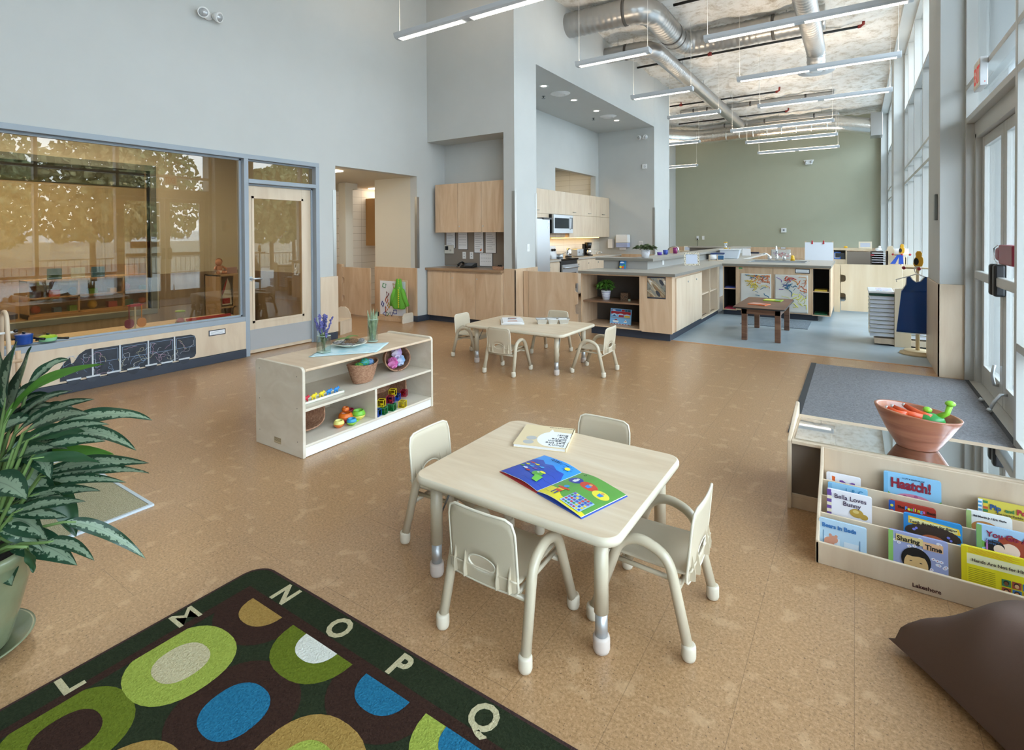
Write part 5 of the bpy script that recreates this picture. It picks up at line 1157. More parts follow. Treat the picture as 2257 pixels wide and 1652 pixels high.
# ================= ALONG THE OBSERVATION SCREEN =================
def pan(lb, y, r_, h, body, lid, lidh, ledge_z=.506):
    t = thing('toy_pot', lb, 'pot', (-6.175, y, ledge_z))
    MB().lathe([(.0001, 0), (r_ * .92, 0), (r_ * .96, .01), (r_, h), (r_ * 1.04, h + .003), (r_ * .98, h + .006)], n=28).build('pot_body', body, t)
    l_ = MB().lathe([(r_ * 1.03, h + .004), (r_ * 1.03, h + .01), (r_ * .8, h + .01 + lidh), (.0001, h + .012 + lidh * 1.3)], n=28).build('lid', lid, t)
    MB().cyl((0, 0, h + .01 + lidh), (0, 0, h + .03 + lidh), .009, .014, 12).build('lid_knob', black, l_)
    MB().tube([(.02, r_ * .98, h * .62), (.045, r_ + .035, h * .5), (.075, r_ + .06, h * .45)], [.010, .009, .012], 10).cyl((0, -r_ * .98, h * .7), (0, -r_ - .02, h * .7), .008).build('handle', black, t)
    return t
bl_ = plain('blue_enamel', '#12489c', .3, coat=.3); gr_ = plain('lime_enamel', '#8fb81e', .35); mt_ = plain('mint_enamel', '#8fd0a0', .4)
pan('blue toy saucepan with a black knob on the ledge of the observation window', 1.50, .062, .075, bl_, bl_, .006); pan('lime lidded toy pan with mint base on the ledge of the observation window', 1.665, .066, .03, mt_, gr_, .012)
# chalkboard train
cbm = noisy('chalk_smudged_slate', [(0.35, '#2d3138'), (.6, '#3c414a'), (.8, '#4c525c')], 6, rough=.8)
t = thing('chalkboard_train', 'whale-nosed chalkboard train stuck along the panel under the observation window', 'chalkboard', (XL + .0185, 0, 0))
wag = [(1.99, 2.20), (2.215, 2.45), (2.465, 2.70), (2.715, 2.925)]
MB().prism([(1.735, .12), (1.975, .12), (1.975, .385), (1.93, .38), (1.88, .345), (1.84, .28), (1.82, .265), (1.81, .33), (1.77, .29), (1.735, .24)], 0, 0, .005).build('engine_board', cbm, t)
R = random.Random(9); chs = ['#d8dce0', '#9db8d8', '#c9a0b8', '#d8d0a8']
for i, (a, b_) in enumerate(wag):
    P = rrect(a, b_, .115, .375, .045, 5) if i == 3 else [(a, .115), (b_, .115), (b_, .375), (a, .375)]
    if i == 3: P = [(a, .115)] + [p for p in P if p[0] > a + .05] + [(a, .375)]; P = [(a, .115), (b_ - .04, .115), (b_ - .012, .127), (b_, .155), (b_, .32), (b_ - .012, .355), (b_ - .05, .372), (a, .375)]
    w = MB().prism(P, 0, 0, .005).build('wagon_board', cbm, t)
    m = MB(); m.box(.0052, .0056, a + .01, b_ - .01, .35, .353).box(.0052, .0056, a + .01, b_ - .01, .24, .243).box(.0052, .0056, a + .01, a + .013, .24, .353).box(.0052, .0056, b_ - .013, b_ - .01, .24, .353)
    m.build('chalk_frame', plain('chalk_blue', '#8fa6bf', .9), w)
for k in range(4):
    m = MB()
    for j in range(9):
        y = R.uniform(1.78, 2.85); z = R.uniform(.14, .33); q = [(.0058, y, z)]; a = R.uniform(0, 6)
        for _ in range(R.randint(8, 22)): a += R.uniform(-.9, 1.2); q.append((.0058, min(2.9, max(1.76, q[-1][1] + .014 * cos(a))), min(.34, max(.13, q[-1][2] + .014 * sin(a)))))
        m.tube(q, .0011, 4)
    m.build('chalk_scribbles', plain('chalk_%d' % k, chs[k], .95), t)
for y in (1.976, 2.2, 2.45, 2.70): MB().box(0, .0065, y, y + .0135, .115, .378).build('white_tape', plain('white_tape', '#c8ccd0', .7), t)
for i, y in enumerate((1.835, 1.985, 2.15, 2.32, 2.48, 2.63, 2.80)):
    z = .118 - .004 * (i % 2)
    w = MB().prism([(y - .052, z)] + [(y + .052 * -cos(a), z - .052 * sin(a)) for a in [pi * k / 12 for k in range(1, 12)]] + [(y + .052, z)], 0, .0, .012).build('wheel_board', cbm, t)
    MB().box(.0, .0125, y - .055, y + .055, z - .003, z + .012).build('wheel_tape', MATS['white_tape'], w)
def label(nm, lb, loc, rz, w, h, lines=3, fr='#3c3f44', rx=0, cat='label'):
    """framed paper label: lies in local xz plane, faces local -y"""
    t = thing(nm, lb, cat, loc, rz)
    MB().box(-w / 2, w / 2, -.003, 0, 0, h).build('label_backing', plain('label_frame_' + fr.strip('#'), fr, .6), t)
    b_ = w * .04 + .002; MB().box(-w / 2 + b_, w / 2 - b_, -.0036, -.003, b_, h - b_).build('label_paper', paper, t)
    m = MB()
    for i in range(lines): m.box(-w * .38, w * (.38 - .06 * (i % 2)), -.0039, -.0036, h * (.25 + .55 * i / max(1, lines)), h * (.25 + .55 * i / max(1, lines)) + h * .03 + .0005)
    m.build('label_print', plain('grey_print', '#7d8088', .8), t); return t
label('wall_label', 'small framed paper label on the panel at the right of the chalkboard train', (XL + .019, 3.16, .32), pi / 2, .19, .065, 3)
# hanging toy utensils and jar on the far side of the glass
t = thing('utensil_rack', 'red toy rack with hanging purple and orange utensils behind the observation glass', 'toy', (-6.33, 2.42, .487))
MB().box(-.02, .02, -.05, .05, .235, .26).cyl((0, -.075, .25), (0, .075, .25), .006).build('rack_head', plain('toy_red', '#b0283a', .4), t); MB().cyl((0, 0, 0), (0, 0, .24), .008).box(-.04, .04, -.05, .05, 0, .008).build('rack_post', plain('toy_white_handle', '#d8d4c8', .5), t)
for k, (y, c_) in enumerate(((-.055, '#8a3a6a'), (.06, '#d88a28'))): MB().cyl((.0, y, .25), (.0, y, .09), .005).prism(ell(y, .06, .042, .048, 20, .8), 0, -.006, .006).build('hanging_utensil', plain('toy_utensil_%d' % k, c_, .4), t)
MB().box(XL - .15, XL - .5, -1.2, 3.5, .44, .487).build('trim_25', maple_l)['kind'] = 'structure'
t = thing('plastic_jar', 'clear hourglass-shaped jar with a lime lid and pink contents behind the glass', 'jar', (-6.33, 2.86, .487))
MB().lathe([(.045, 0), (.05, .02), (.032, .06), (.05, .10), (.045, .125)], n=20).build('jar_body', gtv, t); MB().lathe([(.05, .125), (.05, .138), (.0001, .14)], n=20).build('jar_lid', gr_, t); MB().lathe([(.0001, .008), (.035, .008), (.04, .02), (.025, .05), (.0001, .055)], n=16).build('jar_contents', plain('pink_toy', '#c8506a', .5), t); MB().lathe([(.052, 0), (.052, .01), (.0001, .01)], n=20).build('jar_base', plain('green_black', '#1c4a34', .4), t)
one('toy_rail', 'long red wooden toy rail lying on the inner window ledge', 'toy', MB().box(-6.40, -6.37, 2.95, 3.45, .487, .515), plain('toy_rail_red', '#b02438', .45))
# wooden A-frame display at the left edge
t = thing('display_easel', 'maple A-frame display holder with cable ties at the left edge, behind the plant', 'easel', (-5.95, 1.19, 0))
for y, o_ in ((0, -.16), (0.16, -.02)):
    MB().tube(arc([(.17, y + o_, 0), (.04, y + o_, .80), (-.02, y + o_, .84), (-.09, y + o_, .80), (-.16, y + o_, 0)], .05, 5), .016, 8).build('bent_frame', maple_l, t)
MB().cyl((.09, -.2, .42), (.09, .22, .42), .014).cyl((.07, .2, .50), (.07, .2, .2), .018).build('cross_rail', maple, t)
MB().cyl((.05, -.18, .66), (.05, .20, .66), .01).build('cable_tie', white, t); MB().ball((.06, .0, .66), .014).ball((.06, .19, .67), .016).build('tie_clip', black, t)
# ---- behind the glass: doll cabinet
t = thing('play_cupboard', 'honey maple play cupboard with a red apron hanging inside, far right behind the glass', 'cupboard', (-8.0, 3.95, 0))
MB().box(0, .42, 0, .02, 0, .90).box(0, .42, .40, .42, 0, .9).box(0, .42, 0, .42, .88, .90).box(0, .02, 0, .42, 0, .88).box(0, .42, .02, .4, .42, .44).box(.40, .42, .20, .42, 0, .88).build('cupboard_body', MATS['honey_maple'], t)
t = thing('red_apron', 'red and white checked apron hanging in the play cupboard', 'apron', (-7.63, 4.06, .44))
MB().prism([(-.05, .02), (.09, .02), (.07, .30), (.03, .40), (.02, .40), (-.02, .22), (-.05, .15)], 0, -.01, 0).build('apron_body', plain('apron_white', '#d8d0c4', .8), t)
MB().prism([(-.05, .04), (.06, .04), (.06, .12), (-.05, .12)], 0, 0, .003).prism([(-.05, .17), (-.01, .25), (.03, .42), (.0, .36), (-.055, .2)], 0, 0, .003).build('apron_trim', plain('apron_red', '#a8242c', .7), t)
t = thing('baby_doll', 'bare plastic baby doll sitting on the play cupboard behind the glass', 'doll', (-7.80, 4.06, .90))
sk = plain('doll_skin', '#c99078', .5)
m = MB().ball((0, 0, .085), .045, (.9, 1, 1.25)).ball((.005, -.01, .175), .048, (1, 1, 1.1))
for s_ in (-1, 1): m.tube([(0, s_ * .04, .115), (.02, s_ * .075, .09), (.05, s_ * .085, .07)], [.016, .014, .012], 8).tube([(.02, s_ * .03, .03), (.08, s_ * .055, .025), (.10, s_ * .045, .04)], [.024, .02, .014], 8)
m.ball((.045, -.012, .17), .007).build('doll_body', sk, t); MB().ball((0, -.005, .182), .048, (1.0, 1, 1)).build('painted_hair', plain('doll_hair', '#8a5a48', .7), t, loc=(-.006, .004, .006)); MB().ball((0, 0, .035), .045, (1.05, 1.1, .7)).build('diaper', white, t)
t = one('toy_box', 'small pink toy box beside the doll behind the glass', 'box', MB().box(-.04, .04, -.08, .08, 0, .09), plain('box_pinkish', '#b89aa0', .6), (-7.85, 4.25, .90))
# ---- playroom behind the second window
t = thing('toy_bookcase', 'honey maple open bookcase of toys in the playroom behind both windows', 'bookcase', (-10.9, 2.60, .0))
hm = MATS['honey_maple']
MB().box(0, .4, 0, 1.9, .24, .27).box(0, .4, 0, 1.9, .76, .79).box(0, .4, .02, 1.88, .50, .52).box(0, .02, 0, 1.9, .24, .78).box(0, .42, 0, 1.9, .18, .24).build('shelf_boards', hm, t)
for y in (0, .62, 1.24, 1.88): MB().box(0, .4, y, y + .022, .2, .78).build('upright', hm, t)
tcs = ['#c8502c', '#2f6ab0', '#6aa83a', '#d8b82c', '#a83a5a', '#38808a', '#d8703a', '#4a4a8a']
R = random.Random(12); nm_ = ['rust red', 'blue', 'green', 'yellow', 'plum', 'teal', 'orange', 'violet']
for i in range(14):
    k = i % 8; row = i // 7; y = 2.72 + .245 * (i % 7) + R.uniform(-.03, .03); s_ = R.uniform(.045, .075)
    m = MB().ball((0, 0, s_), s_, n=12, m=8) if i % 3 == 0 else MB().box(-.06, .06, -s_, s_, 0, s_ * 1.5)
    one('shelf_toy', '%s %s, number %d from the left on the %s shelf of the playroom bookcase' % (nm_[k], 'ball' if i % 3 == 0 else 'block', i % 7 + 1, ('lower', 'upper')[row]), 'toy', m, plain('shelf_toy_%d' % k, tcs[k], .5), (-10.62, y, .27 + .25 * row), group='toys in the playroom bookcase')
for i, (y, c_, lb) in enumerate(((2.95, '#1f5a5a', 'dark green box on top of the playroom bookcase, left'), (3.25, '#c8d4dc', 'pale box on top of the playroom bookcase, second'), (3.52, '#1f6fa8', 'blue box on top of the playroom bookcase, middle'), (4.0, '#d8b48a', 'tan box on top of the playroom bookcase, right'))): one('game_box', lb, 'box', MB().box(-.03, .03, -.085, .085, 0, .17), plain('game_box_%d' % i, c_, .5), (-10.6, y, .79), group='boxes on the playroom bookcase')
t = thing('play_table', 'dark blue play table in the playroom, seen through both windows at left', 'table', (-9.55, 1.55, 0)); MB().prism(rrect(-.5, .5, -.75, .62, .12), 2, .40, .46).build('tabletop', plain('navy_laminate', '#262c5e', .35), t); MB().prism(rrect(-.35, .35, -.6, .5, .1), 2, 0, .40).build('table_base', MATS['navy_laminate'], t)
for i, (y, lb) in enumerate(((1.15, 'blue tub with a terracotta liner, left one on the play table'), (1.75, 'blue tub with a terracotta liner, right one on the play table'))):
    t = thing('plastic_tub', lb, 'tub', (-9.65, y, .52), group='blue tubs on the play table')
    MB().lathe([(.08, 0), (.12, .01), (.15, .17), (.175, .19), (.18, .205), (.165, .205), (.14, .17), (.11, .03), (.0001, .02)], n=24, sy=1.25).build('tub_body', plain('tub_blue', '#3f9ac4', .4), t); MB().lathe([(.0001, .19), (.13, .19), (.14, .2), (.13, .215), (.0001, .20)], n=24, sy=1.2).build('tub_liner', plain('terracotta', '#b05a38', .6), t); MB().lathe([(.05, 0), (.06, -.06), (.0001, -.06)], n=16).build('tub_foot', MATS['tub_blue'], t)
# ================= CORRIDOR MOUTH =================
t = thing('magnet_board', 'white magnetic board with coloured shape outlines in a maple stand by the corridor', 'board', (-6.56, 6.33, 0), rz=.06)
MB().box(-.33, .30, -.012, .012, .06, .70).build('board_frame', maple, t, .004); MB().box(-.30, .27, -.0135, -.012, .10, .68).build('white_board', plain('white_board', '#e6e6ea', .3), t)
MB().box(-.36, .20, -.035, .035, 0, .06).build('marker_tray', maple, t, .003); MB().prism([(-.14, 0), (.14, 0), (.14, .10), (.09, .16), (-.09, .16), (-.14, .10)], 0, .30, .33).build('stand_foot', birch, t, .003)
def outl(kind, x, z, s_, a, c_):
    n = {'tri': 3, 'sq': 4, 'rh': 4, 'tall': 3}[kind]; P = []
    for k in range(n):
        th_ = a + 2 * pi * k / n; s_ = s_; P.append((x + 1.0 * s_ * cos(th_) * (.55 if kind in ('rh', 'tall') else 1), -.016, z + s_ * sin(th_)))
    MB().tube(P, .008, 6, closed=True).build('shape_outline', plain('shape_' + c_.strip('#'), c_, .4), t)
for k, x, z, s_, a, c_ in (('sq', -.2, .60, .045, .5, '#2a8a4a'), ('tri', .03, .60, .05, .2, '#e0b020'), ('sq', .12, .61, .045, .9, '#8a2038'), ('tall', -.13, .45, .06, .2, '#8a2038'), ('rh', -.15, .35, .055, .1, '#d8602a'), ('rh', -.24, .28, .05, .3, '#2a3a8a'), ('rh', -.1, .26, .05, .1, '#e0b020'), ('tall', -.16, .19, .06, 2.1, '#d8602a'), ('sq', .04, .16, .045, .9, '#2a4ab0'), ('tri', -.2, .115, .04, 3.3, '#2a4ab0'), ('tri', -.13, .115, .04, 0.2, '#2a8a4a'), ('tri', -.04, .13, .045, .6, '#38307a')): outl(k, x, z, s_, a, c_)
t = thing('hooded_costume', 'bright green hooded child costume with yellow felt spikes hung on the board', 'costume', (-6.37, 6.27, .23), rz=.12)
gm = plain('bright_green_fleece', '#67ab38', .85)
def hood(u, v):
    a = u * 2 * pi; z = .50 * v; w = (.135 + .02 * sin(v * 7)) * (1 - .12 * v) if v < .55 else .085 - .045 * ((v - .55) / .45) ** 1.2; w *= (.8 + .35 * min(1, v * 5)) if v < .2 else 1
    return (w * cos(a) * (1 + .05 * sin(6 * a)), .035 * sin(a) * (1 + .2 * sin(5 * a + 4 * v)) - .01, z)
MB().grid(hood, 36, 24).build('body_fleece', gm, t, solid=.004)
for s_, dx in ((-1, -.16), (1, .18)): MB().tube([(s_ * .07, -.01, .33), (s_ * .12, -.02, .20), (dx, -.01, .05)], [.035, .04, .03], 12).build('sleeve', gm, t)
m = MB()
for k in range(14): z = .02 + .035 * k; m.prism([(.02, z), (.02, z + .034), (.045 - .02 * (k > 9), z + .02)], 1, -.062 + .02 * (k > 8), -.056 + .02 * (k > 8))
m.build('felt_spikes', plain('yellow_felt', '#d8cf30', .8), t)
t = thing('wooden_chair', 'small pale plywood chair half hidden behind the wall end in the corridor mouth', 'chair', (-6.48, 5.10, 0), rz=.35)
MB().prism([(-.15, .16), (.15, .16), (.13, .27), (.09, .35), (.04, .375), (-.04, .375), (-.09, .35), (-.13, .27)], 1, .15, .165).build('backrest', maple_l, t, .003); MB().box(-.15, .15, -.15, .16, .19, .205).build('seat', maple_l, t, .003)
for x in (-.15, .135): MB().box(x, x + .015, -.15, .16, 0, .2).build('side_leg', maple_l, t, .002)

# ================= DESK NICHE =================
def doors(root, xs, y, z0, z1, m, lock=(), name='door', ax=1, knobz=None, th=.018, gap=.002):
    for i in range(len(xs) - 1):
        a, b_ = xs[i] + gap * 1.9, xs[i + 1] - gap * 1.9
        d = (MB().box(a, b_, y - th, y, z0, z1) if ax == 1 else MB().box(y, y + th, a, b_, z0, z1)).build(name, m, root, .0015, seg=1)
        if i in lock:
            kx = a + .03; kz = knobz if knobz is not None else z1 - .07
            (MB().cyl((kx, y - th, kz), (kx, y - th - .006, kz), .011, n=12) if ax == 1 else MB().cyl((y + th, kx, kz), (y + th + .006, kx, kz), .011, n=12)).build('lock', steel, d)
t = thing('base_cabinet', 'maple base cabinet with three doors under the desk counter in the niche', 'cabinet', (0, 0, 0))
MB().box(XL + .02, -4.575, 6.70, 7.17, .10, .86).build('cabinet_body', maple, t); doors(t, [-6.12, -5.60, -5.09, -4.58], 6.70, .10, .835, maple, (1, 2), knobz=.75)
MB().box(XL + .02, -4.575, 6.74, 6.76, 0, .10).build('toe_kick', base_m, t)
w = one('desk_counter', 'maple edged counter over the three-door base cabinet in the niche', 'worktop', MB().box(XL + .005, -4.575, 6.655, 7.172, .865, .905), noisy('counter_wood', [(0.3, '#8f6f52'), (.7, '#aa8a6a')], 3, stretch=(.5, 4, 8), rough=.3), bevel=.003)
t = thing('wall_cabinet', 'maple three-door wall cabinet over the desk counter in the niche', 'cabinet', (0, 0, 0))
MB().box(-6.06, -4.575, 6.845, 7.17, 1.51, 2.31).build('cabinet_body', maple, t); doors(t, [-6.06, -5.56, -5.07, -4.575], 6.845, 1.50, 2.32, maple, (1, 2), knobz=1.60)
def posted(lb, x0, x1, z0, z1, grp='papers pinned over the desk', nl=8, accent=None, grid=False):
    t = thing('pinned_paper', lb, 'paper', ((x0 + x1) / 2, 7.174, z0), group=grp); w, h = x1 - x0, z1 - z0
    MB().box(-w / 2 - .006, w / 2 + .012, -.003, 0, -.006, h).build('backing', plain('black_folder', '#26262a', .6), t); MB().box(-w / 2, w / 2, -.005, -.003, 0, h).build('sheet', paper, t)
    m = MB()
    for i in range(nl):
        z = h * (.88 - .8 * i / nl)
        if grid:
            for k in range(6): m.box(-w * .42 + w * .14 * k, -w * .42 + w * .14 * k + w * .09, -.0054, -.005, z, z + h * .02)
        else: m.box(-w * .4, w * (.1 + .3 * ((i * 7) % 3) / 2), -.0054, -.005, z, z + h * .012)
    m.build('print', plain('grey_print', '#7d8088', .8), t)
    if accent: MB().prism([(w * .1, h * .07), (w * .3, h * .09), (w * .34, h * .2), (w * .16, h * .16)], 1, -.0058, -.0054).build('orange_note', plain('orange_note', '#e0702a', .6), t)
posted('white notice sheet at the left of the desk niche, above the intercom', -6.10, -5.905, 1.23, 1.51)
posted('calendar sheet pinned second from the left over the desk', -5.83, -5.63, 1.21, 1.50, nl=5, grid=True)
posted('handwritten list with an orange note, over the telephone', -5.475, -5.285, 1.155, 1.505, accent=1)
posted('plain ruled sheet beside the list with the orange note', -5.235, -5.025, 1.155, 1.505)
posted('calendar grid sheet low on the right, behind the telephone', -5.36, -5.10, .93, 1.145, nl=3, grid=True)
t = thing('intercom', 'cream wall intercom with a small dark screen in the desk niche', 'intercom', (-6.03, 7.174, 1.13)); MB().box(-.10, .10, -.03, 0, 0, .15).build('intercom_body', plain('ivory_shell', '#d8d2c4', .4), t, .006); MB().box(-.08, -.01, -.032, -.03, .06, .13).build('screen', black, t); MB().cyl((.04, -.03, .06), (.04, -.034, .06), .018).build('dial', plain('ivory_dial', '#bcb6a8', .4), t)
for i, (x, lb) in enumerate(((-5.70, 'white outlet plate left of the telephone over the desk'), (-5.54, 'white socket plate with dark jacks over the telephone'))):
    t = thing('outlet_plate', lb, 'outlet', (x, 7.174, 1.045)); MB().box(-.036, .036, -.006, 0, 0, .118).build('plate', white, t, .002); MB().box(-.01, .01, -.008, -.006, .03, .045).box(-.01, .01, -.008, -.006, .075, .09).build('jacks', plain('grey_jack', '#8a8f98' if i == 0 else '#26304a', .5), t)
t = thing('desk_telephone', 'black desk telephone with handset and cord on the niche counter', 'telephone', (-5.48, 7.0, .9055), rz=.15)
MB().prism([(-.08, 0), (.10, 0), (.10, .075), (-.08, .02)], 0, -.12, .12).build('phone_base', black, t, .006); MB().at((0, 0, .0)).tube([(-.15, -.075, .04), (-.15, -.02, .075), (-.15, .06, .09), (-.15, .10, .065)], [.022, .014, .014, .022], 10).build('handset', black, t); MB().prism([(-.05, .035), (.08, .073), (.08, .078), (-.05, .04)], 0, -.04, .10).build('keypad', plain('phone_keys', '#5a5e64', .5), t)
MB().tube([(-.17 + .012 * cos(k * 1.3), -.08 + .012 * sin(k * 1.3), .008 + .0004 * k) for k in range(26)] + [(-.15, -.075, .03)], .003, 5).build('coiled_cord', black, t)
one('small_basket', 'small tan basket of keys at the right end of the niche counter', 'basket', MB().prism([(-.10, 0), (.10, 0), (.115, .05), (-.115, .05)], 1, -.05, .05).mat(1).ball((.03, -.02, .055), .03, (1, 1, .6)).ball((-.03, .01, .05), .02), [wick, black], (-4.72, 6.84, .9055))
one('light_switch', 'white light switch on the broad pier beside the niche', 'switch', MB().box(0, .006, -.035, .035, 0, .118).box(.006, .012, -.012, .012, .035, .08), white, (-4.368, 7.13, 1.19))
# ---- gate between the pier and the island
t = thing('maple_gate', 'low maple gate between the pier and the island with two cutout handholds', 'gate', (-4.34, 6.94, 0))
MB().box(0, .09, 0, .04, .0, .89).build('gate_post', maple, t, .002)
gp = [(.095, .08), (.93, .08), (.93, .28), (.895, .29), (.885, .31), (.885, .40), (.895, .42), (.93, .43), (.93, .60), (.895, .61), (.885, .63), (.885, .71), (.895, .735), (.93, .74), (.93, .89), (.095, .89)]
MB().prism(gp, 1, 0, .035).build('gate_panel', maple, t, .002)
# ================= KITCHEN =================
kx = -5.626
t = thing('wall_cabinet', 'row of pale maple wall cupboards in two tiers above the kitchen counter', 'cabinet', (0, 0, 0))
km = maple_l
MB().box(-5.93, kx, 9.0, 13.405, 1.91, 2.44).box(-5.93, kx, 9.0, 10.03, 1.80, 1.91).box(-5.93, kx, 11.0, 13.405, 1.385, 1.91).build('cabinet_body', km, t)
ys = [9.0, 10.03, 10.82, 11.685, 12.544, 13.40]
for i in range(5):
    d = MB().box(kx, kx + .018, ys[i] + .002, ys[i + 1] - .002, 1.915, 2.438).build('cabinet_door', km, t, .0015, seg=1)
    if i != 1: yy = (ys[i] + ys[i + 1]) / 2; MB().tube([(kx + .018, yy - .07, 1.985), (kx + .045, yy - .06, 1.98), (kx + .045, yy + .06, 1.98), (kx + .018, yy + .07, 1.985)], .005, 6).build('pull', steel_d, d)
for a, b_ in ((11.0, 11.685), (11.685, 12.544), (12.544, 13.40)): MB().box(kx, kx + .018, a + .002, b_ - .002, 1.388, 1.908).build('cabinet_door', km, t, .0015, seg=1)
MB().box(kx, kx + .018, 9.0, 10.028, 1.80, 1.908).build('cabinet_door', km, t)
MB().box(-5.75, -5.70, 10.4, 12.9, 1.37, 1.384).build('under_cabinet_light', emitter('warm_undercabinet_strip', '#ffc860', 7), t)
t = thing('microwave', 'stainless over-range microwave hung under the kitchen cupboards', 'microwave', (-5.9, 10.05, 1.485)); MB().box(0, .35, 0, .93, 0, .415).build('microwave_body', black, t); MB().box(.35, .40, 0, .93, .0, .415).build('front_panel', steel, t, .004); MB().box(.40, .403, .05, .72, .11, .34).build('window', plain('dark_appliance_glass', '#2a3038', .08), t); MB().tube([(.41, .78, .09), (.43, .78, .12), (.43, .78, .33), (.41, .78, .36)], .012, 8).build('handle', steel, t); MB().box(.402, .404, .82, .91, .1, .36).build('control_panel', plain('panel_grey', '#3a3d42', .3), t)
MB().box(-.0, .22, .1, .9, -.09, 0).build('vent_hood', maple, t)
t = thing('refrigerator', 'tall stainless refrigerator behind the pier in the kitchen', 'refrigerator', (-5.9, 8.45, 0)); MB().box(0, .62, 0, .90, .02, 1.76).build('fridge_body', steel_d, t); MB().box(.62, .70, 0, .90, .70, 1.78).box(.62, .70, 0, .90, .05, .69).build('fridge_door', steel, t, .02, seg=4)
for z in (1.70, 1.58): MB().box(.70, .702, .80, .86, z, z + .04).build('magnet', white, t)
MB().box(.3, .72, .6, .95, 1.765, 1.80).build('hinge_cover', black, t)
t = thing('base_cabinet', 'pale maple kitchen base cabinets with doors and a drawer by the stove', 'cabinet', (0, 0, 0))
MB().box(-5.91, -5.30, 9.37, 9.93, .1, .88).box(-5.91, -5.30, 10.75, 13.405, .1, .88).build('cabinet_body', km, t)
for a, b_ in ((9.40, 9.92), (10.77, 11.3), (11.3, 11.85), (11.85, 12.4), (12.4, 12.9), (12.9, 13.4)):
    d = MB().box(-5.30, -5.282, a + .002, b_ - .002, .12 if a > 10 else .62, .86).build('cabinet_door', km, t, .0015, seg=1); MB().cyl((-5.282, a + .06, .78), (-5.27, a + .06, .78), .012, n=10).build('knob', steel_d, d)
MB().box(-5.30, -5.282, 9.402, 9.918, .36, .61).box(-5.30, -5.282, 9.402, 9.918, .12, .35).build('drawer', km, t)
t = thing('kitchen_counter', 'grey laminate kitchen counter carrying the kettle, toaster and coffee maker', 'worktop', (0, 0, 0)); MB().box(-5.925, -5.26, 9.37, 9.94, .885, .925).box(-5.925, -5.26, 10.74, 13.405, .885, .925).build('countertop', lam, t, .004)
t = thing('range', 'stainless electric range with black cooktop in the kitchen', 'stove', (-5.9, 9.95, 0)); MB().box(0, .62, 0, .78, .02, .90).build('range_body', black, t); MB().box(.62, .66, .02, .76, .10, .80).build('oven_door', steel, t, .004); MB().box(.66, .662, .14, .66, .25, .62).build('oven_window', MATS['dark_appliance_glass'], t); MB().tube([(.66, .04, .74), (.70, .06, .74), (.70, .72, .74), (.66, .74, .74)], .014, 8).build('oven_handle', steel, t); MB().box(0, .66, .0, .78, .90, .93).build('cooktop', plain('black_glass', '#101114', .05), t); MB().prism([(0, .93), (.12, .93), (.07, 1.20), (0, 1.20)], 1, 0, .78).build('backguard', steel, t); m = MB()
for y in (.1, .2, .58, .68): m.cyl((.085, y, 1.11), (.12, y, 1.10), .028, n=14)
m.build('control_knobs', black, t)
t = thing('kettle', 'chrome electric kettle on a black base beside the stove', 'kettle', (-5.62, 10.98, .926)); MB().lathe([(.07, .03), (.075, .05), (.062, .17), (.05, .20), (.02, .215), (.0001, .22)], n=24).build('kettle_body', chrome, t); MB().lathe([(.078, 0), (.078, .03), (.0001, .032)], n=24).build('kettle_base', black, t); MB().tube([(.0, .05, .20), (.0, .11, .19), (.0, .115, .10), (.0, .078, .06)], .009, 8).build('kettle_handle', black, t)
t = thing('cooking_pot', 'steel saucepan with glass sides on the cooktop', 'pot', (-5.62, 10.55, .931)); MB().lathe([(.07, 0), (.075, .01), (.075, .09), (.072, .09), (.07, .012), (.0001, .01)], n=24).build('pot_body', steel, t); MB().tube([(0, .07, .08), (.02, .16, .10), (.03, .22, .11)], .007, 8).build('handle', steel_d, t)
t = thing('toaster', 'brushed steel toaster on the kitchen counter', 'toaster', (-5.60, 11.42, .926)); MB().box(-.09, .09, -.16, .14, .01, .19).build('toaster_body', steel, t, .025, seg=4); MB().box(-.085, .085, .14, .165, .005, .185).build('end_cap', steel_d, t, .008); MB().cyl((.092, .1, .06), (.102, .1, .06), .014).box(.09, .10, -.12, -.09, .1, .12).build('lever', black, t)
t = thing('coffee_maker', 'black coffee maker with a steel carafe at the end of the counter', 'coffee maker', (-5.60, 11.98, .926)); MB().box(-.10, .10, -.10, .10, 0, .03).box(-.10, -.03, -.10, .10, .03, .30).build('machine_body', black, t, .006); MB().lathe([(.07, .18), (.09, .33), (.0001, .335)], (.02, 0, 0), 20, 1, 1.05).build('filter_basket', black, t); MB().lathe([(.055, .035), (.072, .07), (.07, .12), (.045, .165), (.0001, .17)], (.03, 0, 0), 20).build('carafe', chrome, t); MB().tube([(.03, .07, .15), (.03, .12, .13), (.03, .07, .07)], .008, 8).build('carafe_handle', black, t)
t = thing('kitchen_faucet', 'small chrome twin-handle faucet near the end of the kitchen counter', 'faucet', (-5.75, 12.9, .926)); MB().cyl((0, 0, 0), (0, 0, .03), .03).tube([(0, -.04, .02), (0, -.06, .06), (0, -.08, .10)], .008, 8).tube([(0, .04, .02), (0, .06, .06), (0, .08, .10)], .008, 8).tube([(0, 0, .03), (.06, .0, .07), (.14, .03, .05)], .009, 8).build('faucet_body', chrome, t)
t = thing('soap_dispenser', 'narrow white soap dispenser on the kitchen end wall', 'dispenser', (-5.545, 13.388, 1.08)); MB().box(-.07, .07, -.10, 0, 0, .25).build('dispenser_body', white, t, .012)
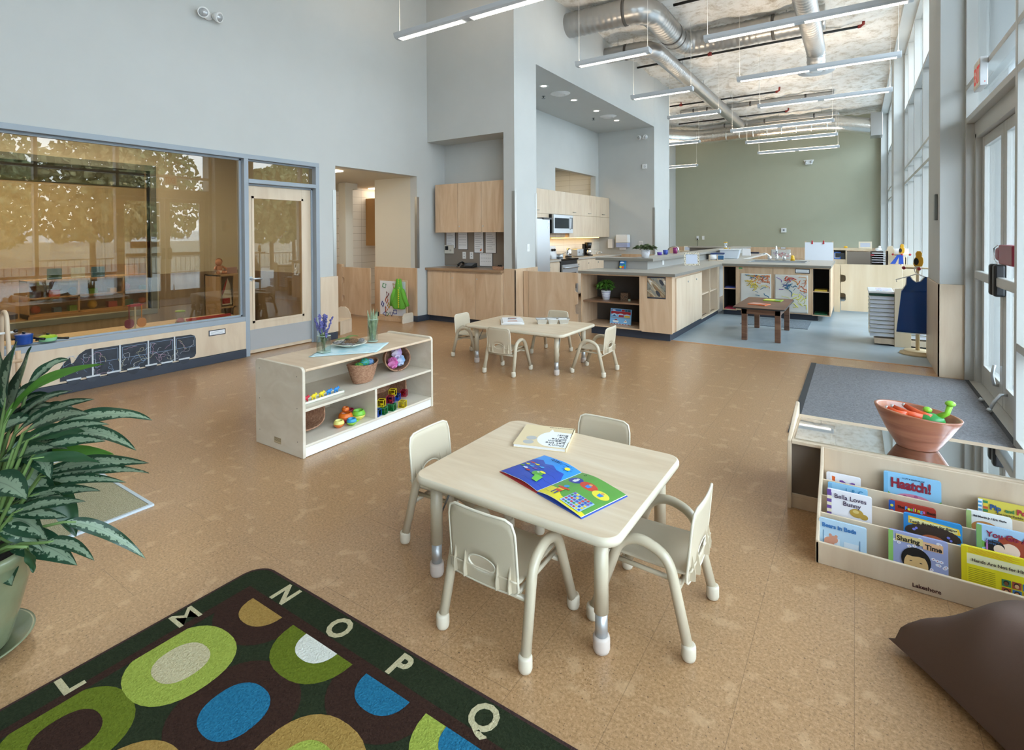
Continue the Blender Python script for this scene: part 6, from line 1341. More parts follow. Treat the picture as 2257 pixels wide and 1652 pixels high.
t = thing('paper_towel_dispenser', 'white paper towel dispenser with a translucent blue lower half', 'dispenser', (-5.18, 13.388, 1.11)); MB().box(-.17, .17, -.20, 0, .12, .34).build('dispenser_top', white, t, .02, seg=3); MB().box(-.165, .165, -.19, 0, 0, .12).build('dispenser_window', plain('smoky_blue', '#a8b4d8', .25), t, .012); MB().box(-.09, .09, -.12, -.1, -.06, 0.01).build('paper_tongue', paper, t)
for i, (x, z, lb) in enumerate(((-4.72, 1.16, 'white double switch plate on the kitchen end wall'),)): t = thing('light_switch', lb, 'switch', (x, 13.388, z)); MB().box(-.06, .06, -.006, 0, 0, .12).build('plate', white, t, .002); MB().box(-.04, -.01, -.01, -.006, .03, .09).box(.01, .04, -.01, -.006, .03, .09).build('rockers', plain('rocker', '#d0d2d4', .4), t)
def emerg(lb, loc, rz):
    t = thing('emergency_light', lb, 'light', loc, rz)
    MB().lathe([(.05, 0), (.05, .02), (.0001, .03)], n=20).build('mount_plate', white, t).rotation_euler = (pi / 2, 0, 0)
    for s_ in (-1, 1):
        h = MB().lathe([(.035, -.04), (.055, .0), (.06, .03), (.055, .035)], n=20).build('lamp_head', white, t); h.location = (s_ * .075, -.07, 0); h.rotation_euler = (pi / 2 + .3, 0, s_ * .5)
        g_ = MB().lathe([(.0001, .032), (.05, .03), (.053, .034), (.0001, .042)], n=20).build('lamp_lens', plain('lamp_lens', '#c9ccce', .12, .4), h)
    return t
emerg('twin-head white emergency light high on the left wall', (XL, 3.10, 3.95), pi / 2)
emerg('twin-head white emergency light high on the kitchen end wall', (-4.66, 13.41, 3.99), 0)
t = thing('emergency_light', 'small white emergency light high on the sage green wall', 'light', (-1.40, 21.58, 4.0)); MB().prism([(-.16, .08), (.16, .08), (.10, -.08), (-.10, -.08)], 1, -.12, 0).build('lamp_body', white, t, .01); MB().ball((-.08, -.12, .0), .05).ball((.08, -.12, .0), .05).build('lamp_heads', MATS['lamp_lens'], t)
t = thing('wall_sensor', 'small square white sensor with a D on the kitchen end wall', 'sensor', (-4.62, 13.41, 3.17)); MB().box(-.06, .06, -.03, 0, 0, .12).build('sensor_body', white, t, .004); text('D', plain('grey_print', '#7d8088', .8), t, (-.02, -.031, .03), (pi / 2, 0, 0), .07)
t = thing('wall_sensor', 'small white thermostat in the middle of the sage wall', 'sensor', (-2.2, 21.58, 1.50)); MB().box(-.085, .085, -.04, 0, 0, .16).build('sensor_body', white, t, .004); MB().box(-.03, .03, -.045, -.04, .05, .11).build('sensor_window', plain('grey_print', '#7d8088'), t)
for x, lb in ((-5.27, 'white outlet with a plugged cord at the left of the sage wall'), (-5.06, 'plain white outlet beside the plugged one on the sage wall')):
    t = thing('outlet_plate', lb, 'outlet', (x, 21.58, 1.23)); MB().box(-.045, .045, -.01, 0, 0, .15).build('plate', white, t)
    if x < -5.2: MB().box(-.02, .02, -.05, -.01, .0, .05).tube([(0, -.04, .0), (0, -.04, -.15), (.01, -.06, -.3)], .006, 6).build('plug_and_cord', black, t)
# kitchen ceiling fittings
for i, (y, lb) in enumerate(((8.57, 'recessed kitchen downlight nearest the pier'), (9.82, 'second recessed kitchen downlight'), (10.95, 'third recessed kitchen downlight'), (12.15, 'recessed kitchen downlight nearest the end wall'))):
    t = thing('downlight', lb, 'ceiling light', (-4.89, y, 4.24), group='recessed kitchen downlights'); MB().lathe([(.05, -.001), (.085, -.004), (.09, .0)], n=24).build('trim_ring', white, t); MB().lathe([(.0001, -.002), (.055, -.002)], n=20).build('glowing_lens', emitter('downlight_glow', '#fff2dc', 12) if i == 0 else MATS['downlight_glow'], t)
for y, lb in ((9.2, 'round white ceiling vent nearer the pier in the kitchen'), (11.61, 'round white ceiling vent nearer the kitchen end wall')):
    t = thing('ceiling_vent', lb, 'vent', (-4.88, y, 4.24)); MB().lathe([(.03, -.03), (.07, -.035), (.08, -.02), (.10, -.03), (.12, -.035), (.13, -.015), (.19, -.008), (.20, 0)], n=32).build('vent_rings', white, t)
for y, lb in ((9.19, 'small dark sprinkler head nearer the pier on the kitchen ceiling'), (11.59, 'small dark sprinkler head nearer the kitchen end wall')):
    one('ceiling_sprinkler', lb, 'sprinkler', MB().cyl((0, 0, 0), (0, 0, -.04), .012).cyl((0, 0, -.045), (0, 0, -.05), .04).cyl((0, 0, 0), (0, 0, -.006), .035), steel_d, (-5.25, y, 4.24))
# exit sign and alarm box
t = thing('exit_sign', 'white EXIT sign with red letters mounted above the glass exit doors', 'sign', (.86, 5.70, 2.655)); MB().box(-.01, .04, 0, .27, 0, .235).build('sign_housing', plain('sign_white', '#e6e8ea', .35), t, .004); MB().box(-.012, -.01, .012, .258, .012, .222).build('sign_face', plain('sign_face', '#e8dcc8', .4), t)
text('EXIT', plain('exit_red', '#c8281c', .5, emit='#c8281c', estr=.4), t, (-.0125, .235, .045), (pi / 2, 0, -pi / 2), .165, 'sign_lettering', off=.004, scale=(.66, 1.15)); MB().cyl((.02, -.001, .03), (.02, .002, .03), .004).build('indicator', MATS['exit_red'], t)
t = thing('alarm_box', 'dark red exit alarm box on the glass door above the push bar', 'alarm', (.93, 5.06, 1.205)); MB().box(0, .085, 0, .42, 0, .15).build('alarm_case', plain('alarm_red', '#8c2238', .35), t, .01); MB().box(.0, .07, .42, .56, .02, .13).build('alarm_end', plain('alarm_red', '#8c2238', .35), t, .03, seg=4); MB().tube([(.0, .425, 0), (.0, .57, .03), (.0, .575, .12), (.0, .425, .15)], .004, 6).build('chrome_trim', chrome, t)
t = thing('card_reader', 'slim grey card reader on the white column beside the exit doors', 'reader', (.71, 6.93, 1.58)); MB().box(-.025, 0, 0, .08, 0, .27).build('reader_body', steel_d, t, .004); MB().box(-.012, 0, .10, .18, .06, .18).build('reader_label', plain('tan_switch', '#c0a898', .5), t)
# ================= KITCHEN ISLAND =================
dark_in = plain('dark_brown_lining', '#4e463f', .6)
t = thing('island_cabinet', 'maple island cabinet with an open dark shelf bay and side doors, facing the tables', 'cabinet', (0, 0, 0))
y0 = 7.02
b_ = MB().box(-3.39, -3.37, y0, 7.70, .10, .88).box(-2.50, -2.47, y0, 7.70, .12, .88).box(-3.37, -2.50, y0, 7.60, .12, .14).box(-3.37, -2.50, y0, 7.6, .865, .88).box(-2.47, -2.05, y0, 7.05, .11, .88)
b_.box(-2.47, -2.06, 7.05, 7.72, .11, .88).box(-2.60, -2.07, 7.72, 8.62, .11, .88).build('cabinet_body', maple, t, .001, seg=1)
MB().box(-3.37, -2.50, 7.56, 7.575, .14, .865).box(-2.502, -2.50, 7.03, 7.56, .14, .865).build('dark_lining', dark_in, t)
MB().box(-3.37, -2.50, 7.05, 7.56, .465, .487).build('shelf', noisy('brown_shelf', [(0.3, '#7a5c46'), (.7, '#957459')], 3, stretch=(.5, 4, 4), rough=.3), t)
for i, (a, c_) in enumerate(((7.20, 7.69), (7.69, 8.175), (8.175, 8.62))):
    d = MB().box(-2.06, -2.04, a + .003, c_ - .003, .12, .845).build('door', maple_l, t, .0015, seg=1)
    if i: MB().cyl((-2.04, a + .1, .76), (-2.03, a + .1, .76), .012, n=12).build('lock', steel, d)
t2 = thing('open_cubby_unit', 'open two-bay cubby along the side of the island, facing the play area', 'shelf', (0, 0, 0))
MB().box(-2.60, -2.05, 8.62, 8.64, .10, .88).box(-2.60, -2.05, 9.20, 9.22, .10, .88).box(-2.60, -2.05, 9.80, 9.95, .10, .88).box(-2.60, -2.05, 8.64, 9.80, .09, .11).box(-2.60, -2.07, 8.64, 9.80, .465, .485).build('cubby_frame', maple_l, t2, .001, seg=1)
MB().box(-2.60, -2.585, 8.62, 9.9, .1, .88).build('back_panel', greyboard, t2)
t3 = thing('sink_cabinet', 'maple cabinet block under the sink with paintings taped on its front', 'cabinet', (0, 0, 0))
F = 9.97
MB().box(-1.995, -1.98, F, 10.5, .09, .88).box(-1.78, -1.765, F, 10.5, .09, .88).box(-.60, -.585, F, 10.5, .09, .88).box(-.355, -.335, F, 11.95, .09, .88).box(-1.98, -1.78, F, 10.5, .09, .105).box(-.585, -.355, F, 10.5, .09, .105).box(-1.98, -1.78, F + .01, 10.5, .465, .48).box(-.585, -.355, F + .01, 10.5, .48, .495).box(-1.765, -.60, F + .02, 10.55, .10, .88).box(-1.99, -.34, 10.5, 10.56, .1, .88).box(-1.99, -.34, 11.6, 11.95, .1, .88).box(-1.98, -.34, F, 10.5, .865, .88).build('cabinet_body', maple, t3, .001, seg=1)
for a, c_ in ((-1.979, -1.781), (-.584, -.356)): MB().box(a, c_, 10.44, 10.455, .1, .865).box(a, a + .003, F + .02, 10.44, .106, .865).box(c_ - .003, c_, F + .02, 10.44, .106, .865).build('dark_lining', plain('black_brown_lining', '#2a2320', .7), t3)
for a, c_ in ((-1.765, -1.182), (-1.182, -.60)): MB().box(a + .003, c_ - .003, F, F + .018, .10, .862).build('door', maple, t3, .0015, seg=1)
MB().box(-3.26, -2.10, 7.10, 7.12, 0, .12).box(-2.12, -2.10, 7.12, 8.62, 0, .11).build('toe_kick', base_m, t); MB().box(-2.12, -2.10, 8.62, 10.05, 0, .11).build('toe_kick', base_m, t2); MB().box(-2.0, -.52, 10.05, 10.07, 0, .09).box(-.54, -.52, 10.07, 11.9, 0, .09).build('toe_kick', base_m, t3)
cw = thing('island_counter', 'long L-shaped grey laminate counter wrapping the kitchen bar and sink block', 'worktop', (0, 0, 0))
m = MB().box(-3.41, -2.62, 6.98, 7.72, .885, .922).box(-2.62, -2.0, 6.98, 15.8, .885, .922).box(-2.0, -.33, 9.93, 10.65, .885, .922).box(-2.0, -1.70, 10.65, 11.45, .885, .922).box(-.75, -.33, 10.65, 11.45, .885, .922).box(-2.0, -.33, 11.45, 12.0, .885, .922)
m.build('countertop', lam, cw)
MB().box(-3.412, -1.998, 6.976, 6.98, .884, .9215).box(-2.0, -1.996, 6.976, 9.93, .884, .9215).box(-2.0, -.328, 9.926, 9.93, .884, .9215).box(-.33, -.326, 9.926, 12, .884, .9215).build('counter_edge', lam_edge, cw)
t = thing('trough_sink', 'long stainless trough sink set in the island counter', 'sink', (-1.225, 11.05, .70)); MB().box(-.47, .47, -.395, .395, 0, .01).box(-.475, -.465, -.395, .395, 0, .225).box(.465, .475, -.395, .395, 0, .225).box(-.475, .475, -.4, -.39, 0, .225).box(-.475, .475, .39, .4, 0, .225).box(-.50, .50, -.42, -.39, .222, .227).box(-.5, .5, .39, .42, .222, .227).box(-.5, .5, -.02, .02, .0, .223).build('basin', steel, t)
t = thing('sink_faucet', 'chrome gooseneck faucet with paddle handles over the island sink', 'faucet', (-1.30, 11.55, .922))
MB().cyl((0, 0, 0), (0, 0, .10), .03).tube(arc([(0, 0, .1), (0, 0, .26), (.0, -.12, .30), (.0, -.17, .16)], .08, 6), .013, 10).build('spout', chrome, t)
for s_ in (-1, 1): MB().cyl((s_ * .13, 0, 0), (s_ * .13, 0, .09), .035).tube([(s_ * .13, 0, .09), (s_ * .2, -.03, .14), (s_ * .24, -.05, .13)], [.012, .012, .02], 8).build('tap_handle', chrome, t)
one('yellow_cup', 'small yellow plastic cap beside the island faucet', 'toy', MB().cyl((0, 0, 0), (0, 0, .08), .04, .03).ball((0, 0, .08), .03), plain('yellow_plastic', '#e0b020', .4), (-1.02, 11.5, .922))
lg = thing('bar_ledge', 'raised grey laminate bar ledge running around the kitchen above the island counter', 'ledge', (0, 0, 0))
MB().box(-3.33, -2.62, 7.72, 7.80, .0, 1.05).box(-2.70, -2.62, 7.80, 16.3, 0, 1.05).box(-4.2, -2.70, 16.2, 16.3, 0, 1.05).build('ledge_wall', plain('light_grey_board', '#a3a09a', .6), lg)
MB().box(-3.44, -2.52, 7.66, 8.02, 1.05, 1.09).box(-2.92, -2.52, 8.02, 16.4, 1.05, 1.09).box(-4.2, -2.92, 16.0, 16.4, 1.05, 1.09).build('ledge_top', lam, lg)
MB().box(-3.442, -2.518, 7.656, 7.66, 1.049, 1.0895).box(-2.52, -2.516, 7.656, 16.4, 1.049, 1.0895).build('ledge_edge', lam_edge, lg)
MB().box(-2.619, -2.612, 8.42, 8.51, .955, 1.03).build('outlet_plate', white, lg)
# inside counter with faucet
t = thing('bar_cabinet', 'low maple counter with a round basin behind the raised ledge', 'cabinet', (0, 0, 0)); MB().box(-3.3, -2.71, 8.3, 15.9, .1, .86).build('cabinet_body', maple, t); MB().box(-3.33, -2.705, 8.28, 15.9, .86, .90).build('countertop', lam, t)
t = thing('bar_faucet', 'tall curved chrome faucet behind the ledge plant', 'faucet', (-3.12, 10.4, .90)); MB().tube(arc([(0, 0, 0), (0, 0, .30), (.20, 0, .32), (.22, 0, .18)], .1, 7), .013, 8).cyl((0, 0, 0), (0, 0, .05), .025).build('faucet_body', chrome, t)
for i, (x, y, c_, lb) in enumerate(((-2.84, 9.0, '#5a3aa0', 'purple beaded container behind the ledge, nearest the plant'), (-2.83, 9.3, '#3a50a8', 'blue glittery container behind the ledge'), (-2.83, 9.9, '#8a2a6a', 'magenta patterned cup behind the ledge, tallest of the containers'))): one('craft_container', lb, 'container', MB().lathe([(.035, 0), (.045, .05 + .03 * i), (.04, .05 + .03 * i), (.0001, .02)], n=16), plain('craft_%d' % i, c_, .3), (x, y, 1.0905), group='craft containers behind the ledge')
# things in the open bay
def bush(lb, loc, rp, hp, potm, r_, h, n, cols, nm='potted_plant', seed=1, bands=None, lw=.02):
    t = thing(nm, lb, 'plant', loc); MB().lathe([(rp * .7, 0), (rp, hp), (rp * .93, hp), (rp * .9, hp - .02), (.0001, hp - .02)], n=28).build('pot', potm, t)
    if bands:
        m = MB()
        for z in (.3, .55, .8): k = .7 + .3 * z; m.lathe([(rp * k * 1.004, hp * z - .006), (rp * (k + .02) * 1.006, hp * z + .006)], n=28)
        m.build('pot_bands', bands, t)
    m = MB(); R = random.Random(seed)
    for i in range(n):
        a = R.random() * 6.28; q = R.random() ** .6 * r_; z = hp + h * (.15 + .85 * R.random()) * (1 - .45 * (q / r_) ** 2); l_ = lw * R.uniform(1.2, 2.2)
        m.X = Matrix.Translation((q * cos(a), q * sin(a), z)) @ Euler((R.uniform(-.7, .7), R.uniform(-.2, .7), a)).to_matrix().to_4x4()
        m._add([(-l_, 0, 0), (-l_ * .2, -lw, .004), (l_ * .9, 0, -.004), (-l_ * .2, lw, .004)], [(0, 1, 2, 3)])
    m.X = Matrix.Identity(4); m.build('foliage', cols, t)
    m = MB()
    for k in range(8): a = k * .8; m.tube([(0, 0, hp - .02), (r_ * .4 * cos(a), r_ * .4 * sin(a), hp + h * .5)], .003, 5)
    m.build('stems', plain('plant_stem', '#6f8a4e'), t)
bush('leafy green plant in a white striped pot on the middle shelf of the island', (-3.10, 7.27, .487), .072, .135, plain('white_glazed_pot', '#dcdce0', .3), .13, .17, 170, noisy('bright_foliage', [(0.3, '#2f5a1c'), (.7, '#5f9434')], 30, rough=.5), bands=plain('lilac_band', '#b0aac4', .4))
t = thing('patterned_box', 'small dark patterned cube box on the middle shelf of the island', 'box', (-2.80, 7.28, .487)); MB().box(-.055, .055, -.055, .055, 0, .115).build('box_body', noisy('leopard_print', [(0.42, '#241f1c'), (.5, '#7a5a40'), (.6, '#3a2f28')], 60, rough=.4), t); MB().box(.06, .085, -.05, -.02, 0, .03).build('trinket', plain('pale_trinket', '#a8b09a', .5), t)
t = thing('puzzle_board', 'wooden vehicle puzzle with red and blue pictures leaning in the lower island bay', 'puzzle', (-2.87, 7.24, .141), rot=(-.18, 0, -.06))
MB().box(-.165, .165, 0, .012, 0, .225).build('puzzle_base', plain('puzzle_sky', '#7fb6e0', .5), t)
P_ = [('#a8242c', R_(-.155, .155, .145, .185)), ('#3a6aa8', R_(-.15, .0, .19, .215)), ('#a8242c', R_(.01, .06, .188, .215)), ('#24506a', R_(.065, .10, .188, .215)), ('#24506a', R_(.105, .15, .188, .215)), ('#e8ecf0', SK(-.11, .2, .03, .008)), ('#b8d4e8', SK(-.1, .13, .04, .025)), ('#b8d4e8', SK(.0, .13, .045, .025)), ('#b8d4e8', SK(.1, .13, .045, .02)), ('#2a6aa0', [(-.14, .11), (-.1, .14), (-.06, .11)]), ('#b02a34', R_(-.03, .05, .105, .135)), ('#e0b428', R_(.06, .145, .105, .13)), ('#8a9098', R_(-.155, .155, .09, .1)), ('#f0f0ee', [(-.12, .05), (-.02, .05), (-.035, .025), (-.11, .025)]), ('#a8342c', R_(-.09, -.05, .055, .07)), ('#f0f0ee', [(.05, .03), (.11, .03), (.085, .075)]), ('#d8502c', R_(.07, .09, .045, .055))] + [('#c8303c' if i % 2 else '#e8e4da', R_(-.165 + .022 * i, -.143 + .022 * i, 0, .008)) for i in range(15)]
art(t, P_, 'puzzle_pieces')
t = thing('foil_mirror', 'crinkled mirror foil sheet taped with black strips on the island panel', 'mirror', (-2.26, 7.019, .575)); MB().box(-.127, .127, -.002, 0, 0, .30).build('black_border', plain('black_tape', '#3a3c44', .6), t)
MB().grid(lambda u, v: ((u - .5) * .246, -.005 - .004 * sin(7 * u + 3 * v) * sin(5 * v + u), .02 + v * .26), 24, 24).build('foil_sheet', plain('mirror_foil', '#d8d4cc', .06, 1.0), t)
# on the counter
def frame(lb, loc, rz, w, h, fm, tilt=.18, nm='framed_photo', bw=.03):
    t = thing(nm, lb, 'picture frame', loc, rot=(-tilt, 0, rz)); m = MB()
    m.box(-w / 2, w / 2, 0, .012, 0, bw).box(-w / 2, w / 2, 0, .012, h - bw, h).box(-w / 2, -w / 2 + bw, 0, .012, bw, h - bw).box(w / 2 - bw, w / 2, 0, .012, bw, h - bw); m.build('frame_border', fm, t); MB().box(-w / 2 + bw, w / 2 - bw, .004, .008, bw, h - bw).build('picture', plain('pale_photo', '#c2c8d6', .15), t); MB().prism([(.012, .0), (.07, .0), (.012, h * .7)], 0, -.01, .01).build('easel_back', plain('frame_back', '#5a3a28', .7), t); return t
frame('pebble-edged picture frame standing on the island counter', (-2.30, 9.03, .923), .45, .25, .22, noisy('pebble_mosaic', [(0.4, '#3a3026'), (.46, '#cfc2a6'), (.6, '#e6dcc8')], 70, detail=2, rough=.5))
t = thing('tape_dispenser', 'wooden holder with a white roll on the island counter', 'dispenser', (-2.34, 10.78, .923), .4); MB().box(-.08, -.065, -.05, .05, 0, .12).box(.065, .08, -.05, .05, 0, .12).box(-.08, .18, -.05, .05, 0, .012).build('holder', maple_l, t); MB().cyl((-.06, 0, .07), (.06, 0, .07), .05, n=20).build('paper_roll', paper, t)
t = thing('storage_tub', 'clear tub with a navy lid on the island counter', 'tub', (-2.42, 11.55, .923), .2); MB().box(-.13, .13, -.16, .16, 0, .11).build('tub_body', plain('cloudy_plastic', '#b8c2ce', .25), t, .01); MB().box(-.14, .14, -.17, .17, .11, .135).build('tub_lid', plain('navy_lid', '#2a3f70', .4), t, .006); MB().box(.0, .12, -.175, -.165, .01, .08).build('tub_label', plain('teal_label', '#2a5f8a'), t)
t = thing('storage_tub', 'large milky white open tub beside the navy-lidded one', 'tub', (-2.27, 12.1, .923), .1); MB().prism([(-.16, 0), (.16, 0), (.20, .19), (-.20, .19)], 1, -.20, .20).build('tub_body', plain('milky_plastic', '#cdd4dc', .3), t, .01); MB().box(-.215, .215, -.215, .215, .185, .20).build('tub_rim', white, t, .005)
for i, (x, y, h, c_, lb) in enumerate(((-2.45, 13.0, .20, '#28468a', 'blue and green paint bottle on the far island counter'), (-2.42, 13.25, .15, '#b8283a', 'red bottle with yellow cap on the far island counter'), (-2.5, 12.9, .2, '#c8a02c', 'yellow capped bottle partly behind the blue one'))): t = thing('paint_bottle', lb, 'bottle', (x, y, .923), group='paint bottles'); MB().cyl((0, 0, 0), (0, 0, h * .8), .032, n=14).build('bottle_body', plain('bottle_%d' % i, c_, .4), t); MB().cyl((0, 0, h * .8), (0, 0, h), .02, .012, n=12).build('bottle_cap', plain('yellow_plastic', '#e0b020'), t)
one('paper_stand', 'white paper card standing on the far island counter', 'paper', MB().prism([(-.02, 0), (.05, 0), (.015, .17)], 0, -.09, .09), paper, (-2.22, 13.8, .923)); one('pink_sheet', 'pink sheet of paper lying on the far island counter', 'paper', MB().box(-.15, .15, -.1, .1, 0, .003), plain('pink_paper', '#d8a8b0'), (-2.12, 14.3, .923)); one('marker_box', 'dark flat marker box at the far end of the island counter', 'box', MB().box(-.15, .15, -.05, .05, 0, .04), plain('dark_navy', '#2c2f48'), (-2.3, 15.3, .923))
t = thing('sand_timer', 'sand timer with yellow ends on the raised ledge', 'timer', (-2.66, 13.6, 1.0905)); 
for z in (0, .145): MB().lathe([(.0001, z), (.045, z), (.045, z + .02), (.0001, z + .02)], n=20).build('end_cap', plain('yellow_plastic', '#e0b020'), t)
MB().lathe([(.03, .02), (.03, .05), (.008, .083), (.03, .115), (.03, .145)], n=16).build('glass_bulbs', plain('milky_plastic', '#cdd4dc'), t)
for k in range(3): MB().cyl((.036 * cos(k * 2.1), .036 * sin(k * 2.1), .02), (.036 * cos(k * 2.1), .036 * sin(k * 2.1), .145), .004, n=6).build('post', white, t)
bush('dark leafy plant in a white floral pot on the corner of the raised ledge', (-2.70, 7.86, 1.0905), .075, .125, noisy('floral_pot', [(.35, '#b890a0'), (.42, '#e0e0e4'), (.8, '#e6e6ea')], 18, rough=.25), .17, .08, 120, noisy('dark_foliage', [(0.3, '#263818'), (.7, '#55683a')], 30, rough=.5), seed=8, lw=.024)
t = book('bright blue picture case leaning on the ledge wall of the island', -3.06, 7.655, .923, .115, .135, '#2f7fc0', tilt=.25, th=.012, spine='#22252a', group=None)
art(t, [('#e8d020', SK(.035, .03, .02, .02)), ('#d85a2c', SK(.07, .025, .02, .022)), ('#3a9a4a', SK(.09, .06, .018, .02)), ('#d8e8f4', SK(.055, .10, .035, .012)), ('#1f4f90', R_(.02, .1, .065, .075))])
# painted papers
def painting(lb, x0, x1, z0, z1, seed, cols, y=9.968):
    t = thing('painting', lb, 'painting', ((x0 + x1) / 2, y, z0)); w, h = x1 - x0, z1 - z0; R = random.Random(seed)
    wav = lambda u, v: -.006 - .004 * sin(9 * u * (1 + v * .3) + seed) * (1 - v) - .002 * sin(17 * v + 5 * u)
    MB().grid(lambda u, v: ((u - .5) * w, wav(u, v), v * h), 24, 24).build('paper_sheet', plain('paint_paper', '#cfccc4', .8), t, solid=.001)
    for k, (c_, n, cx, cz, sp) in enumerate(cols):
        m = MB()
        for _ in range(n):
            u = min(.93, max(.06, cx + R.gauss(0, sp))); v = min(.93, max(.06, cz + R.gauss(0, sp * .6))); a = R.uniform(-.5, .9); q = []
            for s_ in range(R.randint(3, 9)):
                q.append(((u - .5) * w, wav(u, v) - .002, v * h)); a += R.uniform(-.7, .7); u = min(.95, max(.04, u + .035 * cos(a))); v = min(.95, max(.05, v + .03 * sin(a)))
            m.tube(q, R.uniform(.002, .0075), 5)
        m.build('paint_strokes', plain('paint_' + c_.strip('#'), c_, .6), t)
    return t
painting('child painting with orange and yellow bursts, left one on the sink block', -1.70, -1.21, .24, .755, 1, [('#d8803c', 26, .6, .83, .17), ('#d8b84c', 20, .3, .7, .14), ('#28688a', 10, .45, .92, .2), ('#28688a', 6, .5, .45, .1), ('#e0cc50', 12, .4, .55, .1), ('#b85a34', 8, .68, .78, .08)])
painting('child painting with red and blue strokes, right one on the sink block', -1.155, -.655, .12, .755, 2, [('#c8482c', 9, .3, .88, .06), ('#28688a', 18, .36, .68, .09), ('#d07040', 8, .75, .68, .08), ('#7a5aa8', 6, .3, .75, .25), ('#e0dc60', 24, .62, .3, .16), ('#d8903c', 5, .7, .9, .15)])
label('wall_label', 'black edged white label at the upper right of the sink block doors', (-.74, 9.968, .785), 0, .215, .075, 3, '#2a2c30')
one('sticker', 'tiny green sticker at the upper left of the sink block doors', 'sticker', MB().box(-.03, .03, -.002, 0, 0, .02), plain('green_sticker', '#2f9a58'), (-1.70, 9.968, .835))
for x0, z, c_, lb in ((-1.97, .481, '#33428a', 'blue mat on the shelf of the left cubby'), (-1.97, .106, '#a82a48', 'magenta mat at the bottom of the left cubby'), (-.57, .496, '#c8a838', 'yellow mat on the shelf of the right cubby'), (-.57, .106, '#1f5a3a', 'green mat at the bottom of the right cubby')): one('folded_mat', lb, 'mat', MB().box(0, .18, 0, .3, 0, .022), plain('mat_' + c_.strip('#'), c_, .6), (x0 + .005, 10.0, z), group='coloured mats in the cubbies')
# ---- on the far table
t = thing('open_book', 'open photo book on top of a white book, left side of the far table', 'book', (-3.33, 5.07, .441), 2.2 - pi / 2); MB().box(-.13, .13, -.17, .17, 0, .018).build('lower_book', white, t); MB().box(-.11, .11, -.20, .17, .019, .030).build('pages', paper, t); flat(t, [('#8a8488', [(-.05, .02), (.05, .03), (.06, .12), (-.04, .13)]), ('#b86a50', [(-.02, .05), (.04, .06), (.03, .1), (-.01, .1)]), ('#c89a88', [(-.06, -.14), (.06, -.13), (.05, -.06), (-.05, -.07)])], .0301)
t = thing('bead_tray', 'silver three-compartment tray of beads on the far table', 'tray', (-2.90, 5.26, .4405), .62)
for k in (-1, 0, 1):
    x = k * .125; m = MB()
    for (a, b_) in (((-.045, -.05), (.045, -.05)), ((.045, -.05), (.045, .05)), ((.045, .05), (-.045, .05)), ((-.045, .05), (-.045, -.05))): m._add([(x + a[0], a[1], .004), (x + b_[0], b_[1], .004), (x + b_[0] * 1.28, b_[1] * 1.28, .05), (x + a[0] * 1.28, a[1] * 1.28, .05)], [(0, 1, 2, 3)])
    m.box(x - .045, x + .045, -.05, .05, 0, .004); m.build('compartment', plain('pale_metal', '#d0cdc4', .3, .4), t, solid=.003); R = random.Random(k + 5)
    for c_ in ('#c83a4a', '#e0c030', '#3a6ab8', '#e8e8ea'):
        m = MB()
        for _ in range(9): m.ball((x + R.uniform(-.04, .04), R.uniform(-.045, .045), .012 + R.random() * .012), .008, n=6, m=4)
        m.build('beads', plain('bead_' + c_.strip('#'), c_, .35), t)
MB().tube([(-.19, -.06, .05), (.19, -.06, .05), (.19, .06, .05), (-.19, .06, .05)], .005, 6, closed=True).build('tray_rim', steel, t)
# ================= BROWN TABLE =================
t = thing('play_table', 'dark brown low table with black edge standing on the grey floor', 'table', (-1.08, 8.3, 0))
MB().prism(rrect(-.33, .31, -.66, .66, .06), 2, .435, .452).build('table_edge', plain('black_edge', '#1f1d1d', .5), t); MB().prism(rrect(-.325, .305, -.655, .655, .06), 2, .452, .456).build('tabletop', walnut, t)
MB().box(-.23, .25, -.58, -.56, .36, .435).box(-.23, .25, .56, .58, .36, .435).box(-.23, -.21, -.56, .56, .36, .435).box(.23, .25, -.56, .56, .36, .435).build('apron', walnut, t)
for x in (-.19, .22):
    for y in (-.545, .545): MB().box(x - .035, x + .035, y - .035, y + .035, 0, .436).build('leg', walnut, t, .004)
for lb, x, y, rz, c1, c2 in (('orange covered thin book on the brown table', -1.13, 8.05, -.3, '#d8703c', '#c89a8a'), ('green and yellow thin book on the brown table', -1.02, 8.62, -.1, '#8fae2c', '#d8d45a')): t = thing('picture_book', lb, 'book', (x, y, .457), rz); MB().box(-.12, .12, -.09, .09, 0, .012).build('cover', plain('bk' + c1.strip('#'), c1), t); flat(t, [(c2, R_(-.11, .02, -.08, .08)), ('#5aa0c0', ell(.06, .0, .03, .03))], .012)
# ================= PLAY AREA =================
pm = noisy('blonde_birch', [(0.25, '#d0ba96'), (.5, '#dac6a6'), (.75, '#e2d2b6')], 2, stretch=(3, 1, .3), rough=.4)
t = thing('low_partition', 'long pale birch partition with two cutout handholds behind the island', 'partition', (-.33, 11.40, 0))
MB().box(0, .095, 0, .03, 0, .885).build('gate_post', pm, t)
gp = [(.105, .03), (1.02, .03), (1.02, .885), (.105, .885), (.105, .69), (.16, .685), (.185, .66), (.185, .59), (.16, .56), (.105, .555), (.105, .355), (.16, .35), (.185, .32), (.185, .23), (.16, .20), (.105, .195)]
MB().prism(gp, 1, 0, .03).build('gate_panel', pm, t); MB().box(1.03, 1.22, 0, .03, 0, .90).build('end_board', pm, t)
